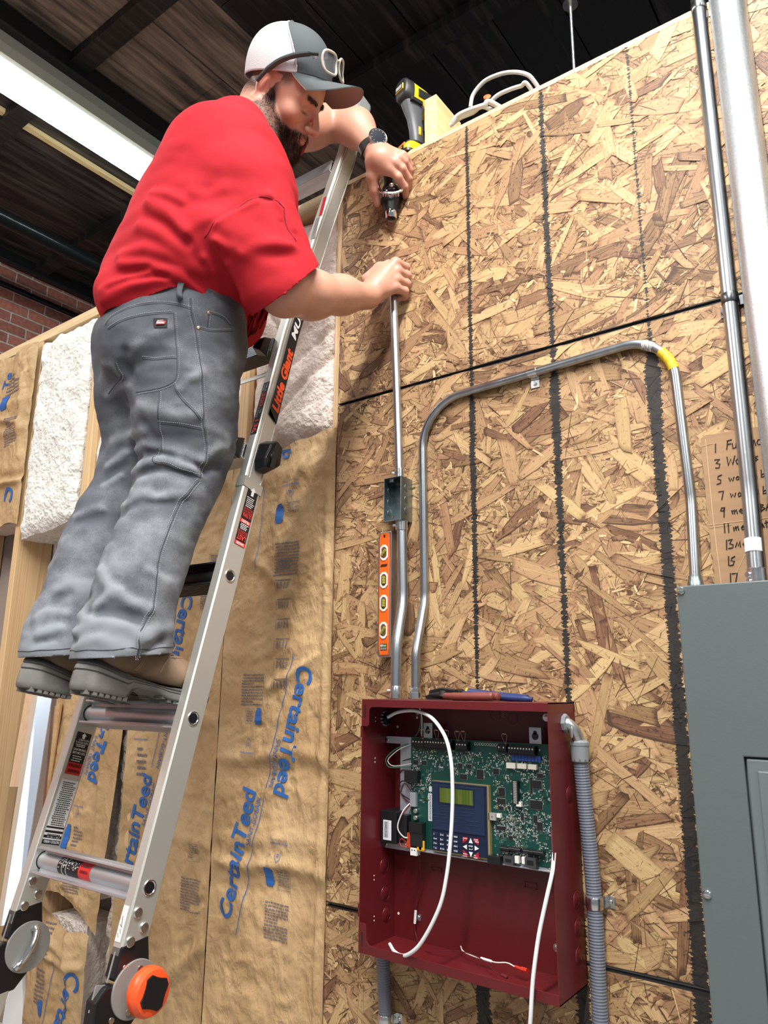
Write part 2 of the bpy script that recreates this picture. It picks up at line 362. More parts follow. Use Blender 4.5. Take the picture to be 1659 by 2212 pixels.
def build_osb():
    sheets = ((0.003, 0.0, 2.3, 1.217), (0.003, 1.223, 2.3, 2.437), (0.003, 2.443, 2.3, 3.112))
    V = []; F = []; UV = []; C = []
    def poly(P, uv, c, fan=False):
        o = len(V); n = len(P); V.extend(P); UV.extend(uv)
        if not fan: F.append(tuple(range(o, o + n))); C.extend([(c[0], c[1], 1, 1)] * n); return
        V.append(tuple(sum(p[k] for p in P) / n for k in range(3))); UV.append((sum(u[0] for u in uv) / n, sum(u[1] for u in uv) / n))
        C.extend([(c[0], c[1], 0, 1)] * n + [(c[0], c[1], 1, 1)]); F.extend((o + i, o + (i + 1) % n, o + n) for i in range(n))
    for (x0, z0, x1, z1) in sheets:     # the board behind the flakes
        bx = [(x0, 0.0, z0), (x1, 0.0, z0), (x1, 0.0, z1), (x0, 0.0, z1)]; bk = [(x, 0.0115, z) for x, _, z in bx]
        c = (0.30, 0.5, 0, 1); uv = [(a * 1.0, c2) for a, _, c2 in bx]
        poly(bx, uv, c); poly(bk[::-1], uv, c)
        for i in range(4):
            j = (i + 1) % 4; poly([bx[j], bx[i], bk[i], bk[j]], uv, c)
        area = (1.75 - x0) * (z1 - z0)
        for kind, dens, (lm, ls), (wm, wsd), (d0, d1) in (
                ('mid', 1700, (0.090, 0.42), (0.0195, 0.38), (0.0002, 0.0012)),
                ('crack', 2600, (0.030, 0.6), (0.0010, 0.4), (0.0006, 0.0021)),
                ('sliver', 2800, (0.026, 0.5), (0.0034, 0.5), (0.0006, 0.0016)),
                ('big', 560, (0.125, 0.35), (0.026, 0.35), (0.0008, 0.0020)),
                ('crumb', 2300, (0.012, 0.45), (0.0035, 0.5), (0.0010, 0.0022))):
            for _ in range(int(dens * area)):
                cx = x0 + (1.75 - x0) * rng.random(); cz = z0 + (z1 - z0) * rng.random()
                # crumbs and slivers gather in clusters
                if kind in ('sliver', 'crumb') and fbm(np.array([cx * 7, cz * 7, 3.0]), 2, 5) < 0.50: continue
                l = min(lm * math.exp(ls * rng.normal()), 0.19); w = min(wm * math.exp(wsd * rng.normal()), 0.045)
                th = rng.normal() * 0.75 if rng.random() < 0.75 else rng.random() * pi
                if kind in ('sliver', 'crumb'): th = rng.random() * pi
                nn = 3; top = []; bot = []
                sk0, sk1 = rng.normal() * 0.5 * w, rng.normal() * 0.5 * w
                ts = np.linspace(-0.5, 0.5, nn + 1)
                for t in ts:
                    tp = 1.0 - 0.25 * rng.random() - (0.35 if abs(t) > 0.45 and rng.random() < .5 else 0)
                    top.append((t * l + (sk0 if t < 0 else sk1) * 0.5, w * 0.5 * tp)); 
                    tp = 1.0 - 0.25 * rng.random() - (0.35 if abs(t) > 0.45 and rng.random() < .5 else 0)
                    bot.append((t * l - (sk0 if t < 0 else sk1) * 0.5, -w * 0.5 * tp))
                e1 = [(l * 0.5 + rng.normal() * 0.25 * w, w * (0.2 - 0.4 * rng.random()))]
                e0 = [(-l * 0.5 + rng.normal() * 0.25 * w, w * (0.2 - 0.4 * rng.random()))]
                pl = bot + e1 + top[::-1] + e0
                dep = d0 + (d1 - d0) * rng.random(); tx, tz = rng.normal() * 0.006, rng.normal() * 0.02
                ct, st = cos(th), sin(th); P = []; uv = []; ou, ov = rng.random() * 50, rng.random() * 50
                for (u, v) in pl:
                    X = min(max(cx + u * ct - v * st, x0), x1); Z = min(max(cz + u * st + v * ct, z0), z1)
                    P.append((X, -max(dep + tx * u + tz * v, 0.0001), Z)); uv.append((u + ou, v + ov))
                t = rng.random()
                tone = {'crack': 0.02 + 0.12 * t, 'mid': 0.30 + 0.42 * t, 'big': (0.40 + 0.38 * t if rng.random() < .82 else 0.16 + 0.15 * t), 'sliver': 0.05 + 0.95 * t, 'crumb': 0.02 + 0.98 * t}[kind]
                poly(P, uv, (tone, rng.random(), 0, 1), kind in ('mid', 'big', 'sliver'))
    me = bpy.data.meshes.new('wall_back'); me.from_pydata(V, [], F); me.materials.append(osb_mat())
    ul = me.uv_layers.new(name='grain'); li = np.empty(len(me.loops), dtype=np.int32); me.loops.foreach_get('vertex_index', li)
    ul.data.foreach_set('uv', np.array(UV, dtype=np.float32)[li].ravel())
    ca = me.color_attributes.new('flake', 'FLOAT_COLOR', 'POINT'); ca.data.foreach_set('color', np.array(C, dtype=np.float32).ravel())
    # flakes must face the room
    me.update(); o = bpy.data.objects.new('wall_back', me); COL.objects.link(o); o['kind'] = 'structure'
    return o
build_osb()

# lumber ---------------------------------------------------------------
def pine(name, axis='z', tint=(0.74, 0.54, 0.31), dark=(0.55, 0.33, 0.15)):
    m = M(name, tint, 0.6); nt = m.node_tree; L = nt.links.new; p = nt.nodes['Principled BSDF']
    tc = nd(nt, 'ShaderNodeTexCoord'); mp = nd(nt, 'ShaderNodeMapping')
    st = {'z': (1, 1, 0.045), 'x': (0.045, 1, 1), 'y': (1, 0.045, 1)}[axis]; mp.inputs['Scale'].default_value = st; L(tc.outputs['Object'], mp.inputs[0])
    n = nd(nt, 'ShaderNodeTexNoise'); n.inputs['Scale'].default_value = 9; n.inputs['Detail'].default_value = 1.5; n.inputs['Distortion'].default_value = 0.4; L(mp.outputs[0], n.inputs['Vector'])
    f = nd(nt, 'ShaderNodeMath', operation='MULTIPLY'); L(n.outputs[0], f.inputs[0]); f.inputs[1].default_value = 22
    s = nd(nt, 'ShaderNodeMath', operation='FRACT'); L(f.outputs[0], s.inputs[0])
    n2 = nd(nt, 'ShaderNodeTexNoise'); n2.inputs['Scale'].default_value = 130; n2.inputs['Detail'].default_value = 4; L(mp.outputs[0], n2.inputs['Vector'])
    ad = nd(nt, 'ShaderNodeMath', operation='MULTIPLY_ADD'); L(s.outputs[0], ad.inputs[0]); ad.inputs[1].default_value = 0.55; 
    h = nd(nt, 'ShaderNodeMath', operation='MULTIPLY'); L(n2.outputs[0], h.inputs[0]); h.inputs[1].default_value = 0.35; L(h.outputs[0], ad.inputs[2])
    r = nd(nt, 'ShaderNodeValToRGB'); e = r.color_ramp.elements; e[0].position = 0.15; e[0].color = (*tint, 1); e[1].position = 0.95; e[1].color = (*dark, 1)
    L(ad.outputs[0], r.inputs[0]); L(r.outputs[0], p.inputs['Base Color']); return m
m_pz = pine('pine stud'); m_px = pine('pine plate', 'x', (0.78, 0.60, 0.36), (0.62, 0.42, 0.22)); m_py = pine('pine block', 'y', (0.82, 0.66, 0.36), (0.62, 0.44, 0.2))
b = MB().box((-3.29, 0.012, 3.098), (2.3, 0.152, 3.138)); t = obj('top_plate', b, m_px, smooth=0, bevel=0.002); tag(t, 'long pale pine plank capping the whole partition wall', 'lumber')
studs = [(-0.026, 'pale pine stud at the left edge of the strand board', 0), (-0.400, 'pine stud behind the ladder between two brown paper batts', 1), (-0.812, 'pine stud hidden mostly behind the man\'s legs', 2),
         (-1.224, 'yellow pine stud right of the protruding white batt', 3), (-1.660, 'knotty pine stud with wide bare side below the white batt', 4), (-2.06, 'pine stud farthest left along the open framing', 5)]
for sx_, lab, k in studs:
    b = MB().box((sx_, 0.012, 0.0), (sx_ + 0.038, 0.152, 3.098)); tag(obj('wall_stud', b, m_pz, smooth=0, bevel=0.002), lab, 'stud', 'wall studs of the open framing')
m_sheath = M('grey sheathing', (0.33, 0.27, 0.25), 0.8, var=(2.0, 0.35))
b = MB().box((-3.29, 0.156, 0), (0.1, 0.17, 3.098)); structure('wall_behind', b, m_sheath, smooth=0)

# insulation -----------------------------------------------------------
def kraft_mat(name='kraft paper', c1=(0.56, 0.385, 0.205), c2=(0.36, 0.22, 0.10)):
    m = M(name, c1, 0.62, var=(5.5, 0.75, 6), col2=c2); nt = m.node_tree; L = nt.links.new; p = nt.nodes['Principled BSDF']
    tc = nd(nt, 'ShaderNodeTexCoord'); prev = None
    mp = nd(nt, 'ShaderNodeMapping'); mp.inputs['Scale'].default_value = (1, 1, 0.6); mp.inputs['Rotation'].default_value = (0, 0.5, 0); L(tc.outputs['Object'], mp.inputs[0])
    for sc, stg, ds in ((55, 0.65, 0.006), (16, 0.75, 0.018), (180, 0.35, 0.0018)):
        n = nd(nt, 'ShaderNodeTexNoise'); n.inputs['Scale'].default_value = sc; n.inputs['Detail'].default_value = 4; n.inputs['Distortion'].default_value = 0.6; L(mp.outputs[0], n.inputs['Vector'])
        bp = nd(nt, 'ShaderNodeBump'); bp.inputs['Strength'].default_value = stg; bp.inputs['Distance'].default_value = ds; L(n.outputs[0], bp.inputs['Height'])
        if prev: L(prev, bp.inputs['Normal'])
        prev = bp.outputs[0]
    L(prev, p.inputs['Normal']); return m
m_kraft = kraft_mat()
m_blue = M('blue print ink', (0.02, 0.125, 0.42), 0.55); m_grayink = M('grey print ink', (0.16, 0.14, 0.16), 0.6)
m_fluff = M('white glass wool', (0.90, 0.90, 0.86), 0.95, var=(22, 0.5, 6), col2=(0.74, 0.72, 0.68), bump=(55, 0.9, 0.02))
m_fluffp = M('pinkish glass wool', (0.88, 0.80, 0.74), 0.95, var=(16, 0.6, 6), col2=(0.74, 0.62, 0.55), bump=(60, 0.8, 0.016))
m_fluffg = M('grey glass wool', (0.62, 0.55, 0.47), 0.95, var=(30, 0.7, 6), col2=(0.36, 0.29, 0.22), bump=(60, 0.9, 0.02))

class Paper:
    def __init__(s, x0, x1, z0, z1, seed, y=0.004, amp=0.010, folds=(), lean=0.0, edge=0.014, diag=()):
        s.__dict__.update(locals()); s.s = None
    def y_at(s, x, z):
        x = np.asarray(x, float); z = np.asarray(z, float)
        q = np.stack([x * 7 + s.seed, z * 5, x * 0 + 1.3], -1); n = fbm(q, 3, s.seed)
        q2 = np.stack([x * 26 + z * 9, z * 30 - x * 8, x * 0], -1); r = 1 - np.abs(2 * fbm(q2, 2, s.seed + 9) - 1)
        y = s.y - s.amp * (n - 0.45) * 2 - 0.0060 * (r - 0.7) * (0.3 + 1.3 * n)
        for zf, d, w in s.folds: y = y - d * np.exp(-((z - zf - 0.01 * np.sin(x * 14 + s.seed)) / w) ** 2)
        for (xa, za, xb, zb, d, w) in s.diag:
            L2 = (xb - xa) ** 2 + (zb - za) ** 2; t = np.clip(((x - xa) * (xb - xa) + (z - za) * (zb - za)) / L2, 0, 1)
            dd = np.hypot(x - xa - t * (xb - xa), z - za - t * (zb - za)); y = y - d * np.exp(-(dd / w) ** 2)
        e = np.minimum(x - s.x0, s.x1 - x); y = y + (0.0 - y) * 0.75 * np.exp(-np.clip(e, 0, 1) / s.edge)
        return y - s.lean * (z - s.z0)
    def build(s, label, mats=None, top=None, bot=None, right=None, left=None):
        nu = int((s.x1 - s.x0) / 0.006) + 2; nv = int((s.z1 - s.z0) / 0.006) + 2
        U, W = np.meshgrid(np.linspace(0, 1, nu), np.linspace(0, 1, nv))
        zt = s.z1 + (top(U) if top else 0); zb = s.z0 + (bot(U) if bot else 0)
        Z = zb + (zt - zb) * W
        xl = s.x0 + (left(Z) if left else 0); xr = s.x1 + (right(Z) if right else 0)
        X = xl + (xr - xl) * U
        Y = s.y_at(X, Z); P = np.stack([X, Y, Z], -1).reshape(-1, 3)
        F = [(j * nu + i, j * nu + i + 1, (j + 1) * nu + i + 1, (j + 1) * nu + i) for j in range(nv - 1) for i in range(nu - 1)]
        mb = MB().add(P, F); o = thing('insulation_batt', label, 'insulation', ((s.x0 + s.x1) / 2, 0.02, s.z0), 'kraft faced batts')
        d = 0.02 + max(0.0, s.y)
        w = MB().box((s.x0 + 0.05, d + 0.006, s.z0 + 0.03), (s.x1 - 0.05, 0.15, s.z1 - 0.03)); obj('glass_wool', w, m_fluffp, o, smooth=0)
        s.o = o; s.sheet = mb; s.ink = {'b': MB(), 'g': MB()}; return s
    def warp(s, P):
        P = np.array(P); P[:, 1] = s.y_at(P[:, 0], P[:, 2]) - 0.0026; return P
    def dense(s, V, F):
        return V, F
    def text(s, body, x, z, ang, size=None, fit=None, ink='b', bold=0.0, sx=1.0, shear=0.0):
        """ang: reading direction in degrees from +x towards +z"""
        a = radians(ang); put_text(s.ink[ink], body, (x, 0, z), (cos(a), 0, sin(a)), (-sin(a), 0, cos(a)), size, 0, bold, shear, sx, fit, warp=s.warp)
    def bar(s, xa, za, xb, zb, w, ink='b'):
        n = max(2, int(math.hypot(xb - xa, zb - za) / 0.012)); d = unit((xb - xa, zb - za)); nx, nz = -d[1] * w / 2, d[0] * w / 2
        P = []
        for i in range(n + 1):
            t = i / n; x = xa + (xb - xa) * t; z = za + (zb - za) * t; P += [(x + nx, 0, z + nz), (x - nx, 0, z - nz)]
        s.ink[ink].add(s.warp(P), [(2 * i, 2 * i + 1, 2 * i + 3, 2 * i + 2) for i in range(n)])
    def para(s, x, z, w, h, rows, ink='g'):
        for r in range(rows):
            zz = z - h * r / rows; xx = x
            end = x + w * (1.0 if rng.random() < 0.8 else 0.55)
            while xx < end:
                l = 0.004 + 0.010 * rng.random(); s.bar(xx, zz, min(xx + l, end), zz, h / rows * 0.42, ink); xx += l + 0.0022
    def icon(s, x, z, w, h, ink='b'):
        for i in range(8):   # filled rounded plate made of strips
            zz = z + h * (i + 0.5) / 8; k = 0.0025 if i in (0, 7) else 0
            s.bar(x + k, zz, x + w - k, zz, h / 8 * 1.04, ink)
    def frame(s, x, z, w, h, ink='g', lw=0.0008):
        for a in ((x, z, x + w, z), (x + w, z, x + w, z + h), (x + w, z + h, x, z + h), (x, z + h, x, z)): s.bar(*a, lw, ink)
    def house(s, x, z, k=1, ink='b'):
        P = [(-.009, -.009), (-.009, .006), (0, .015), (.009, .006), (.009, -.009)]
        for (a, c), (d, e) in zip(P, P[1:]): s.bar(x + a, z + k * c, x + d, z + k * e, 0.0013, ink)
        for i in (-1, 1):
            for j in (-1, 1): s.bar(x + i * .0022 - .0014, z + j * .0022, x + i * .0022 + .0014, z + j * .0022, .0028, ink)
    def plus(s, x, z):
        s.bar(x - .006, z, x + .006, z, .0008, 'g'); s.bar(x, z - .006, x, z + .006, .0008, 'g')
    def done(s):
        for k, mi in (('b', 1), ('g', 2)): s.sheet.add(s.ink[k].v, s.ink[k].f, mi)     # the print belongs to the paper
        obj('paper_facing', s.sheet, (m_kraft, m_blue, m_grayink), s.o, smooth=180)
LOGO = 77.2    # the printed word marks run about 13 degrees off vertical
def logo_up(p, x, z, L):
    p.text('CertainTeed', x, z, LOGO, size=L * 0.215, fit=L, bold=0.022)
    c, s_ = cos(radians(LOGO)), sin(radians(LOGO))
    p.text('SAINT-GOBAIN', x + c * L * 0.60 + s_ * 0.022, z + s_ * L * 0.60 - c * 0.022, LOGO, size=0.022, fit=L * 0.37)
    p.bar(x - c * 0.02 + s_ * 0.030, z - s_ * 0.02 - c * 0.030, x + c * L + s_ * 0.030, z + s_ * L - c * 0.030, 0.0020)
def logo_down(p, x, z, L):
    p.text('CertainTeed', x, z, LOGO - 180, size=L * 0.215, fit=L, bold=0.022)
    c, s_ = -cos(radians(LOGO)), -sin(radians(LOGO))
    p.text('SAINT-GOBAIN', x + c * L * 0.60 + s_ * 0.022, z + s_ * L * 0.60 - c * 0.022, LOGO - 180, size=0.022, fit=L * 0.37)
    p.bar(x - c * 0.02 + s_ * 0.030, z - s_ * 0.02 - c * 0.030, x + c * L + s_ * 0.030, z + s_ * L - c * 0.030, 0.0020)

P1 = Paper(-0.398, -0.002, 0.0, 2.372, 3, y=0.010, amp=0.011, folds=((1.53, .008, .02), (1.49, -.006, .03), (1.33, .006, .02), (1.27, .010, .016), (1.22, -.006, .03), (2.28, .008, .025), (1.80, .004, .02)), edge=0.02,
           diag=((-.09, 2.33, -.20, 2.20, .008, .012), (-.05, 1.78, -.22, 1.70, .010, .014), (-.30, 2.05, -.16, 1.95, .007, .012), (-.028, 2.37, -.028, 0.1, .008, .009))).build(
    'tall brown paper faced batt beside the strand board, large blue word marks', top=lambda u: -0.012 * np.sin(u * 5) + 0.004 * np.sin(u * 23))
logo_up(P1, -0.318, 1.125, 0.322); logo_down(P1, -0.112, 1.762, 0.325)
P1.text('d', -0.175, 2.325, 90, size=0.062, bold=0.02)
P1.icon(-0.262, 1.607, 0.024, 0.042); P1.icon(-0.202, 1.226, 0.026, 0.044); P1.icon(-0.222, 2.145, 0.030, 0.052)
P1.frame(-0.300, 1.609, 0.033, 0.038); P1.para(-0.297, 1.64, 0.027, 0.03, 5); P1.frame(-0.166, 1.222, 0.044, 0.046); P1.para(-0.163, 1.262, 0.038, 0.036, 6); P1.frame(-0.184, 2.16, 0.050, 0.044); P1.para(-0.18, 2.198, 0.044, 0.034, 5)
P1.house(-0.283, 1.556); P1.text('Home Innovation', -0.308, 1.533, 0, size=0.0085, fit=0.050, bold=0.01); P1.text('NGBS GREEN CERTIFIED', -0.308, 1.525, 0, size=0.0055, fit=0.050, ink='g')
P1.house(-0.160, 1.300, -1); P1.text('Home Innovation', -0.128, 1.330, 180, size=0.0085, fit=0.056, bold=0.01); P1.text('NGBS GREEN CERTIFIED', -0.128, 1.338, 180, size=0.0055, fit=0.056, ink='g')
P1.house(-0.165, 2.228, -1); P1.text('Home Innovation', -0.135, 2.250, 180, size=0.0095, fit=0.062, bold=0.01); P1.text('NGBS GREEN CERTIFIED', -0.135, 2.26, 180, size=0.006, fit=0.062, ink='g')
P1.para(-0.318, 1.735, 0.080, 0.085, 11); P1.para(-0.200, 1.190, 0.078, 0.085, 12); P1.para(-0.215, 2.085, 0.088, 0.095, 11)
for zz in np.arange(1.70, 2.06, 0.052):    # column of large stencilled type
    w = 0.038 + 0.008 * rng.random()
    for k in range(4): P1.bar(-0.195 + w * k / 4, zz, -0.195 + w * k / 4 + 0.002, zz + 0.018, 0.004, 'g')
    P1.bar(-0.200, zz + 0.024, -0.200 + w + 0.006, zz + 0.024, 0.0025, 'g'); P1.bar(-0.204, zz - 0.004, -0.204, zz + 0.02, 0.0014, 'g')
P1.bar(-0.268, 2.28, -0.292, 2.02, 0.0018, 'b')
for a in ((-.15, 1.80), (-.27, 1.80), (-.14, 1.93), (-.10, 1.42), (-.08, 1.10), (-.17, 1.09), (-.19, 1.30), (-.27, 1.44), (-.22, 1.66)): P1.plus(*a)
P1.done()
P2 = Paper(-0.806, -0.402, 0.0, 2.44, 11, y=0.014, amp=0.012, folds=((2.05, .008, .02), (1.62, .007, .02), (1.3, .006, .02)), diag=((-.45, 2.3, -.62, 2.15, .01, .014), (-.42, 1.05, -.60, .9, .012, .02), (-.42, 1.45, -.5, 1.2, .008, .014), (-.43, 1.2, -.55, .95, .008, .014))).build(
    'brown paper faced batt behind the lower ladder rail, blue word mark tilted', top=lambda u: -0.01 * np.sin(u * 7))
logo_up(P2, -0.762, 1.12, 0.33); logo_down(P2, -0.60, 1.98, 0.34)
P2.text('SAINT-GOBAIN', -0.640, 1.60, LOGO - 180, size=0.022, fit=0.13); P2.bar(-0.648, 1.66, -0.69, 1.47, 0.002)
P2.house(-0.746, 1.575); P2.text('Home Innovation', -0.778, 1.545, 0, size=0.0085, fit=0.060, bold=0.01); P2.para(-0.76, 1.52, 0.04, 0.09, 5)
P2.frame(-0.50, 1.245, 0.046, 0.045); P2.para(-0.497, 1.285, 0.04, 0.036, 6); P2.para(-0.52, 1.20, 0.08, 0.085, 12); P2.frame(-0.49, 2.04, 0.046, 0.045); P2.para(-0.487, 2.08, 0.04, 0.036, 6); P2.para(-0.52, 1.99, 0.09, 0.07, 10)
P2.done()
P3 = Paper(-1.218, -0.865, 1.045, 2.25, 23, y=0.010, amp=0.013, folds=((1.2, .008, .02),), diag=((-1.19, 1.9, -1.1, 1.2, .012, .02), (-.93, 1.6, -.92, 1.1, .010, .012), (-1.12, 1.12, -.95, 1.05, .008, .02))).build(
    'brown paper faced batt left of the ladder with its lower edge torn', bot=lambda u: 0.045 * np.sin(u * 3.0 + 0.3) - 0.05 * u, right=lambda z: 0.035 * np.clip((z - 1.2) / 0.35, -1, 1))
logo_down(P3, -0.915, 1.735, 0.325); P3.house(-1.030, 1.31); P3.text('Home Innovation', -1.00, 1.335, 180, size=0.009, fit=0.06); P3.icon(-1.085, 1.20, 0.024, 0.075); P3.para(-1.045, 1.27, 0.05, 0.06, 6); P3.para(-1.07, 1.13, 0.085, 0.05, 7)
P3.done()
P4 = Paper(-1.205, -0.905, 0.15, 1.03, 31, y=-0.012, amp=0.020, folds=((0.905, .012, .012), (1.0, -.012, .02)), diag=((-1.18, .98, -1.0, .92, .012, .014), (-1.0, 1.0, -.95, .8, .012, .012))).build(
    'rumpled brown paper batt bulging at the bottom left, below the torn edge', top=lambda u: 0.012 * np.sin(u * 8) - 0.055 * u)
P4.text('CertainTeed', -0.960, 0.895, LOGO - 180 - 6, size=0.075, fit=0.36, bold=0.02); P4.bar(-1.04, 0.90, -1.07, 0.70, 0.002); P4.icon(-1.10, 0.74, 0.022, 0.045); P4.para(-1.12, 0.99, 0.05, 0.10, 9); P4.para(-1.13, 0.86, 0.05, 0.10, 9)
P4.done()
P5 = Paper(-2.06, -1.625, 2.305, 3.088, 41, y=-0.006, amp=0.022, folds=((2.50, .022, .012), (2.53, -.012, .02), (2.72, .010, .02), (2.85, .008, .02)), diag=((-1.7, 2.95, -1.66, 2.6, .012, .02), (-1.9, 2.8, -1.68, 2.74, .012, .014))).build(
    'crinkled brown paper batt at the far left under the top plank', bot=lambda u: 0.02 * np.sin(u * 9))
P5.icon(-1.86, 2.83, 0.06, 0.06); P5.para(-1.84, 2.98, 0.13, 0.10, 6); P5.para(-1.80, 2.78, 0.10, 0.13, 12); P5.text('C', -1.72, 2.48, LOGO - 180, size=0.09, bold=0.02); P5.text('Te', -1.84, 2.93, 80, size=0.07, bold=0.02)
P5.done()

def batt(label, x0, x1, z0, z1, y0, y1, mat, seed, amp=0.012, creases=(), bot=0.0):
    """bare glass wool batt: displaced slab with soft fibrous front"""
    nu, nv = int((x1 - x0) / 0.007), int((z1 - z0) / 0.007)
    U, W = np.meshgrid(np.linspace(0, 1, nu + 1), np.linspace(0, 1, nv + 1)); X = x0 + (x1 - x0) * U; Z = z0 + (z1 - z0) * W
    F3 = lambda a, b_, c, o, sd: fbm(np.stack([a, b_, c + 0 * a], -1), o, sd) - 0.5
    e = np.minimum(np.minimum(U, 1 - U), np.minimum(W, 1 - W))
    Y = y0 - amp * 2 * F3(X * 16, Z * 16, seed, 4, seed) + 0.022 * np.exp(-e / 0.028)
    for (xa, za, xb, zb, d, ww) in creases:
        L2 = (xb - xa) ** 2 + (zb - za) ** 2; t = np.clip(((X - xa) * (xb - xa) + (Z - za) * (zb - za)) / L2, 0, 1)
        Y = Y + d * np.exp(-(np.hypot(X - xa - t * (xb - xa), Z - za - t * (zb - za)) / ww) ** 2)
    X = X + 0.014 * F3(Z * 30, U * 3, seed + 2, 3, seed); Z = Z + 0.024 * F3(X * 25, W * 3, seed + 5, 3, seed) + bot * (U - 0.5) * (1 - W)
    P = np.stack([X, Y, Z], -1).reshape(-1, 3)
    mb = MB().add(P, [(j * (nu + 1) + i, j * (nu + 1) + i + 1, (j + 1) * (nu + 1) + i + 1, (j + 1) * (nu + 1) + i) for j in range(nv) for i in range(nu)])
    # sides back to the sheathing
    def rim(i, j): return mb.v[j * (nu + 1) + i]
    loop = [(i, 0) for i in range(nu)] + [(nu, j) for j in range(nv)] + [(i, nv) for i in range(nu, 0, -1)] + [(0, j) for j in range(nv, 0, -1)]
    A = [rim(*q) for q in loop]; V = A[:]; S = 4
    for k in range(1, S + 1):
        V += [(a[0] + 0.004 * (rng.random() - .5), a[1] + (y1 - a[1]) * k / S, a[2] + 0.006 * (rng.random() - .5)) for a in A]
    n = len(A); mb.add(V, [(k * n + i, (k + 1) * n + i, (k + 1) * n + (i + 1) % n, k * n + (i + 1) % n) for k in range(S) for i in range(n)])
    return tag(obj('insulation_batt', mb, mat, smooth=180), label, 'insulation', 'bare glass wool batts')
batt('thick white glass wool batt protruding at the far left', -1.598, -1.240, 2.270, 3.080, -0.012, 0.15, m_fluff, 5, 0.013, bot=0.03)
batt('narrow white glass wool batt just left of the man\'s thigh', -1.18, -0.818, 2.27, 3.082, 0.024, 0.15, m_fluff, 8, 0.010)
batt('white glass wool batt hidden behind the man\'s hips', -0.768, -0.405, 2.46, 3.082, 0.03, 0.15, m_fluffp, 13, 0.010)
batt('pinkish white glass wool batt above paper, between ladder and strand board', -0.358, -0.030, 2.390, 3.082, 0.020, 0.15, m_fluffp, 17, 0.010,
     creases=((-.33, 2.44, -.04, 2.62, 0.016, 0.012), (-.2, 2.62, -.04, 2.70, 0.012, 0.01), (-.33, 2.85, -.2, 2.66, .012, .012), (-.3, 2.95, -.05, 3.0, .01, .012)))
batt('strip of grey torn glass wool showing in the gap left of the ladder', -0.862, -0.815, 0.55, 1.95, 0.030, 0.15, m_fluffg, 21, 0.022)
# ================================================================== conduits and boxes on the strand board
m_emt = M('galvanised conduit', (0.54, 0.58, 0.62), 0.34, 1.0, var=(35, 0.7, 5, (1, 1, 0.2)), col2=(0.42, 0.45, 0.49))
m_emtd = M('dull galvanised conduit', (0.50, 0.53, 0.56), 0.30, 1.0, var=(30, 0.7, 5, (1, 1, 0.15)), col2=(0.30, 0.32, 0.35))
m_rigid = M('spangled zinc pipe', (0.62, 0.66, 0.69), 0.45, 1.0, var=(220, 0.8, 3), col2=(0.50, 0.54, 0.57), bump=(300, 0.3, 0.001))
m_zinc = M('bright zinc', (0.78, 0.80, 0.82), 0.22, 1.0, var=(60, 0.4), col2=(0.5, 0.5, 0.5))
m_steel = M('galvanised steel box', (0.36, 0.42, 0.44), 0.38, 1.0, var=(18, 0.6), col2=(0.22, 0.27, 0.29))
m_screw = M('screw steel', (0.62, 0.60, 0.56), 0.3, 1.0)
m_dark = M('dark plastic', (0.012, 0.012, 0.014), 0.35)
m_whitep = M('white plastic', (0.82, 0.82, 0.80), 0.4)

def smooth_path(P, n=14):
    """Catmull-Rom through points"""
    P = [np.array(p, float) for p in P]; Q = [2 * P[0] - P[1]] + P + [2 * P[-1] - P[-2]]; out = []
    for i in range(1, len(Q) - 2):
        for k in range(n):
            t = k / n; a, b_, c, d = Q[i - 1], Q[i], Q[i + 1], Q[i + 2]
            out.append(0.5 * ((2 * b_) + (-a + c) * t + (2 * a - 5 * b_ + 4 * c - d) * t * t + (-a + 3 * b_ - 3 * c + d) * t ** 3))
    out.append(P[-1]); return out
def bend_path(P, R, n=10):
    """polyline with circular-ish fillets of radius R at inner points"""
    P = [np.array(p, float) for p in P]; R = R if hasattr(R, '__len__') else [R] * len(P); out = [P[0]]
    for i in range(1, len(P) - 1):
        a = unit(P[i - 1] - P[i]); c = unit(P[i + 1] - P[i]); ang = math.acos(max(-1, min(1, float(np.dot(a, c)))))
        if ang > 3.12: out.append(P[i]); continue
        t = R[i] / math.tan(ang / 2); t = min(t, 0.49 * np.linalg.norm(P[i - 1] - P[i]) if i > 1 else t, 0.49 * np.linalg.norm(P[i + 1] - P[i]) if i < len(P) - 2 else t)
        r = t * math.tan(ang / 2); m = unit(a + c); C = P[i] + m * (r / math.sin(ang / 2)); s0 = P[i] + a * t - C; s1 = P[i] + c * t - C
        th = pi - ang
        for k in range(n + 1):
            q = k / n; out.append(C + (np.sin((1 - q) * th) * s0 + np.sin(q * th) * s1) / np.sin(th))
    out.append(P[-1]); return out
def screw_head(mb, c, n, r=0.004, mi=0):
    u, w, d = frame_of(n); c = np.asarray(c, float)
    mb.lathe([(r, 0), (r, r * 0.25), (r * 0.75, r * 0.55), (0.0, r * 0.6)], c, n, 14, mi)
    mb.tube([c + d * r * 0.62 - u * r * 0.6, c + d * r * 0.62 + u * r * 0.6], r * 0.12, 6, mi)

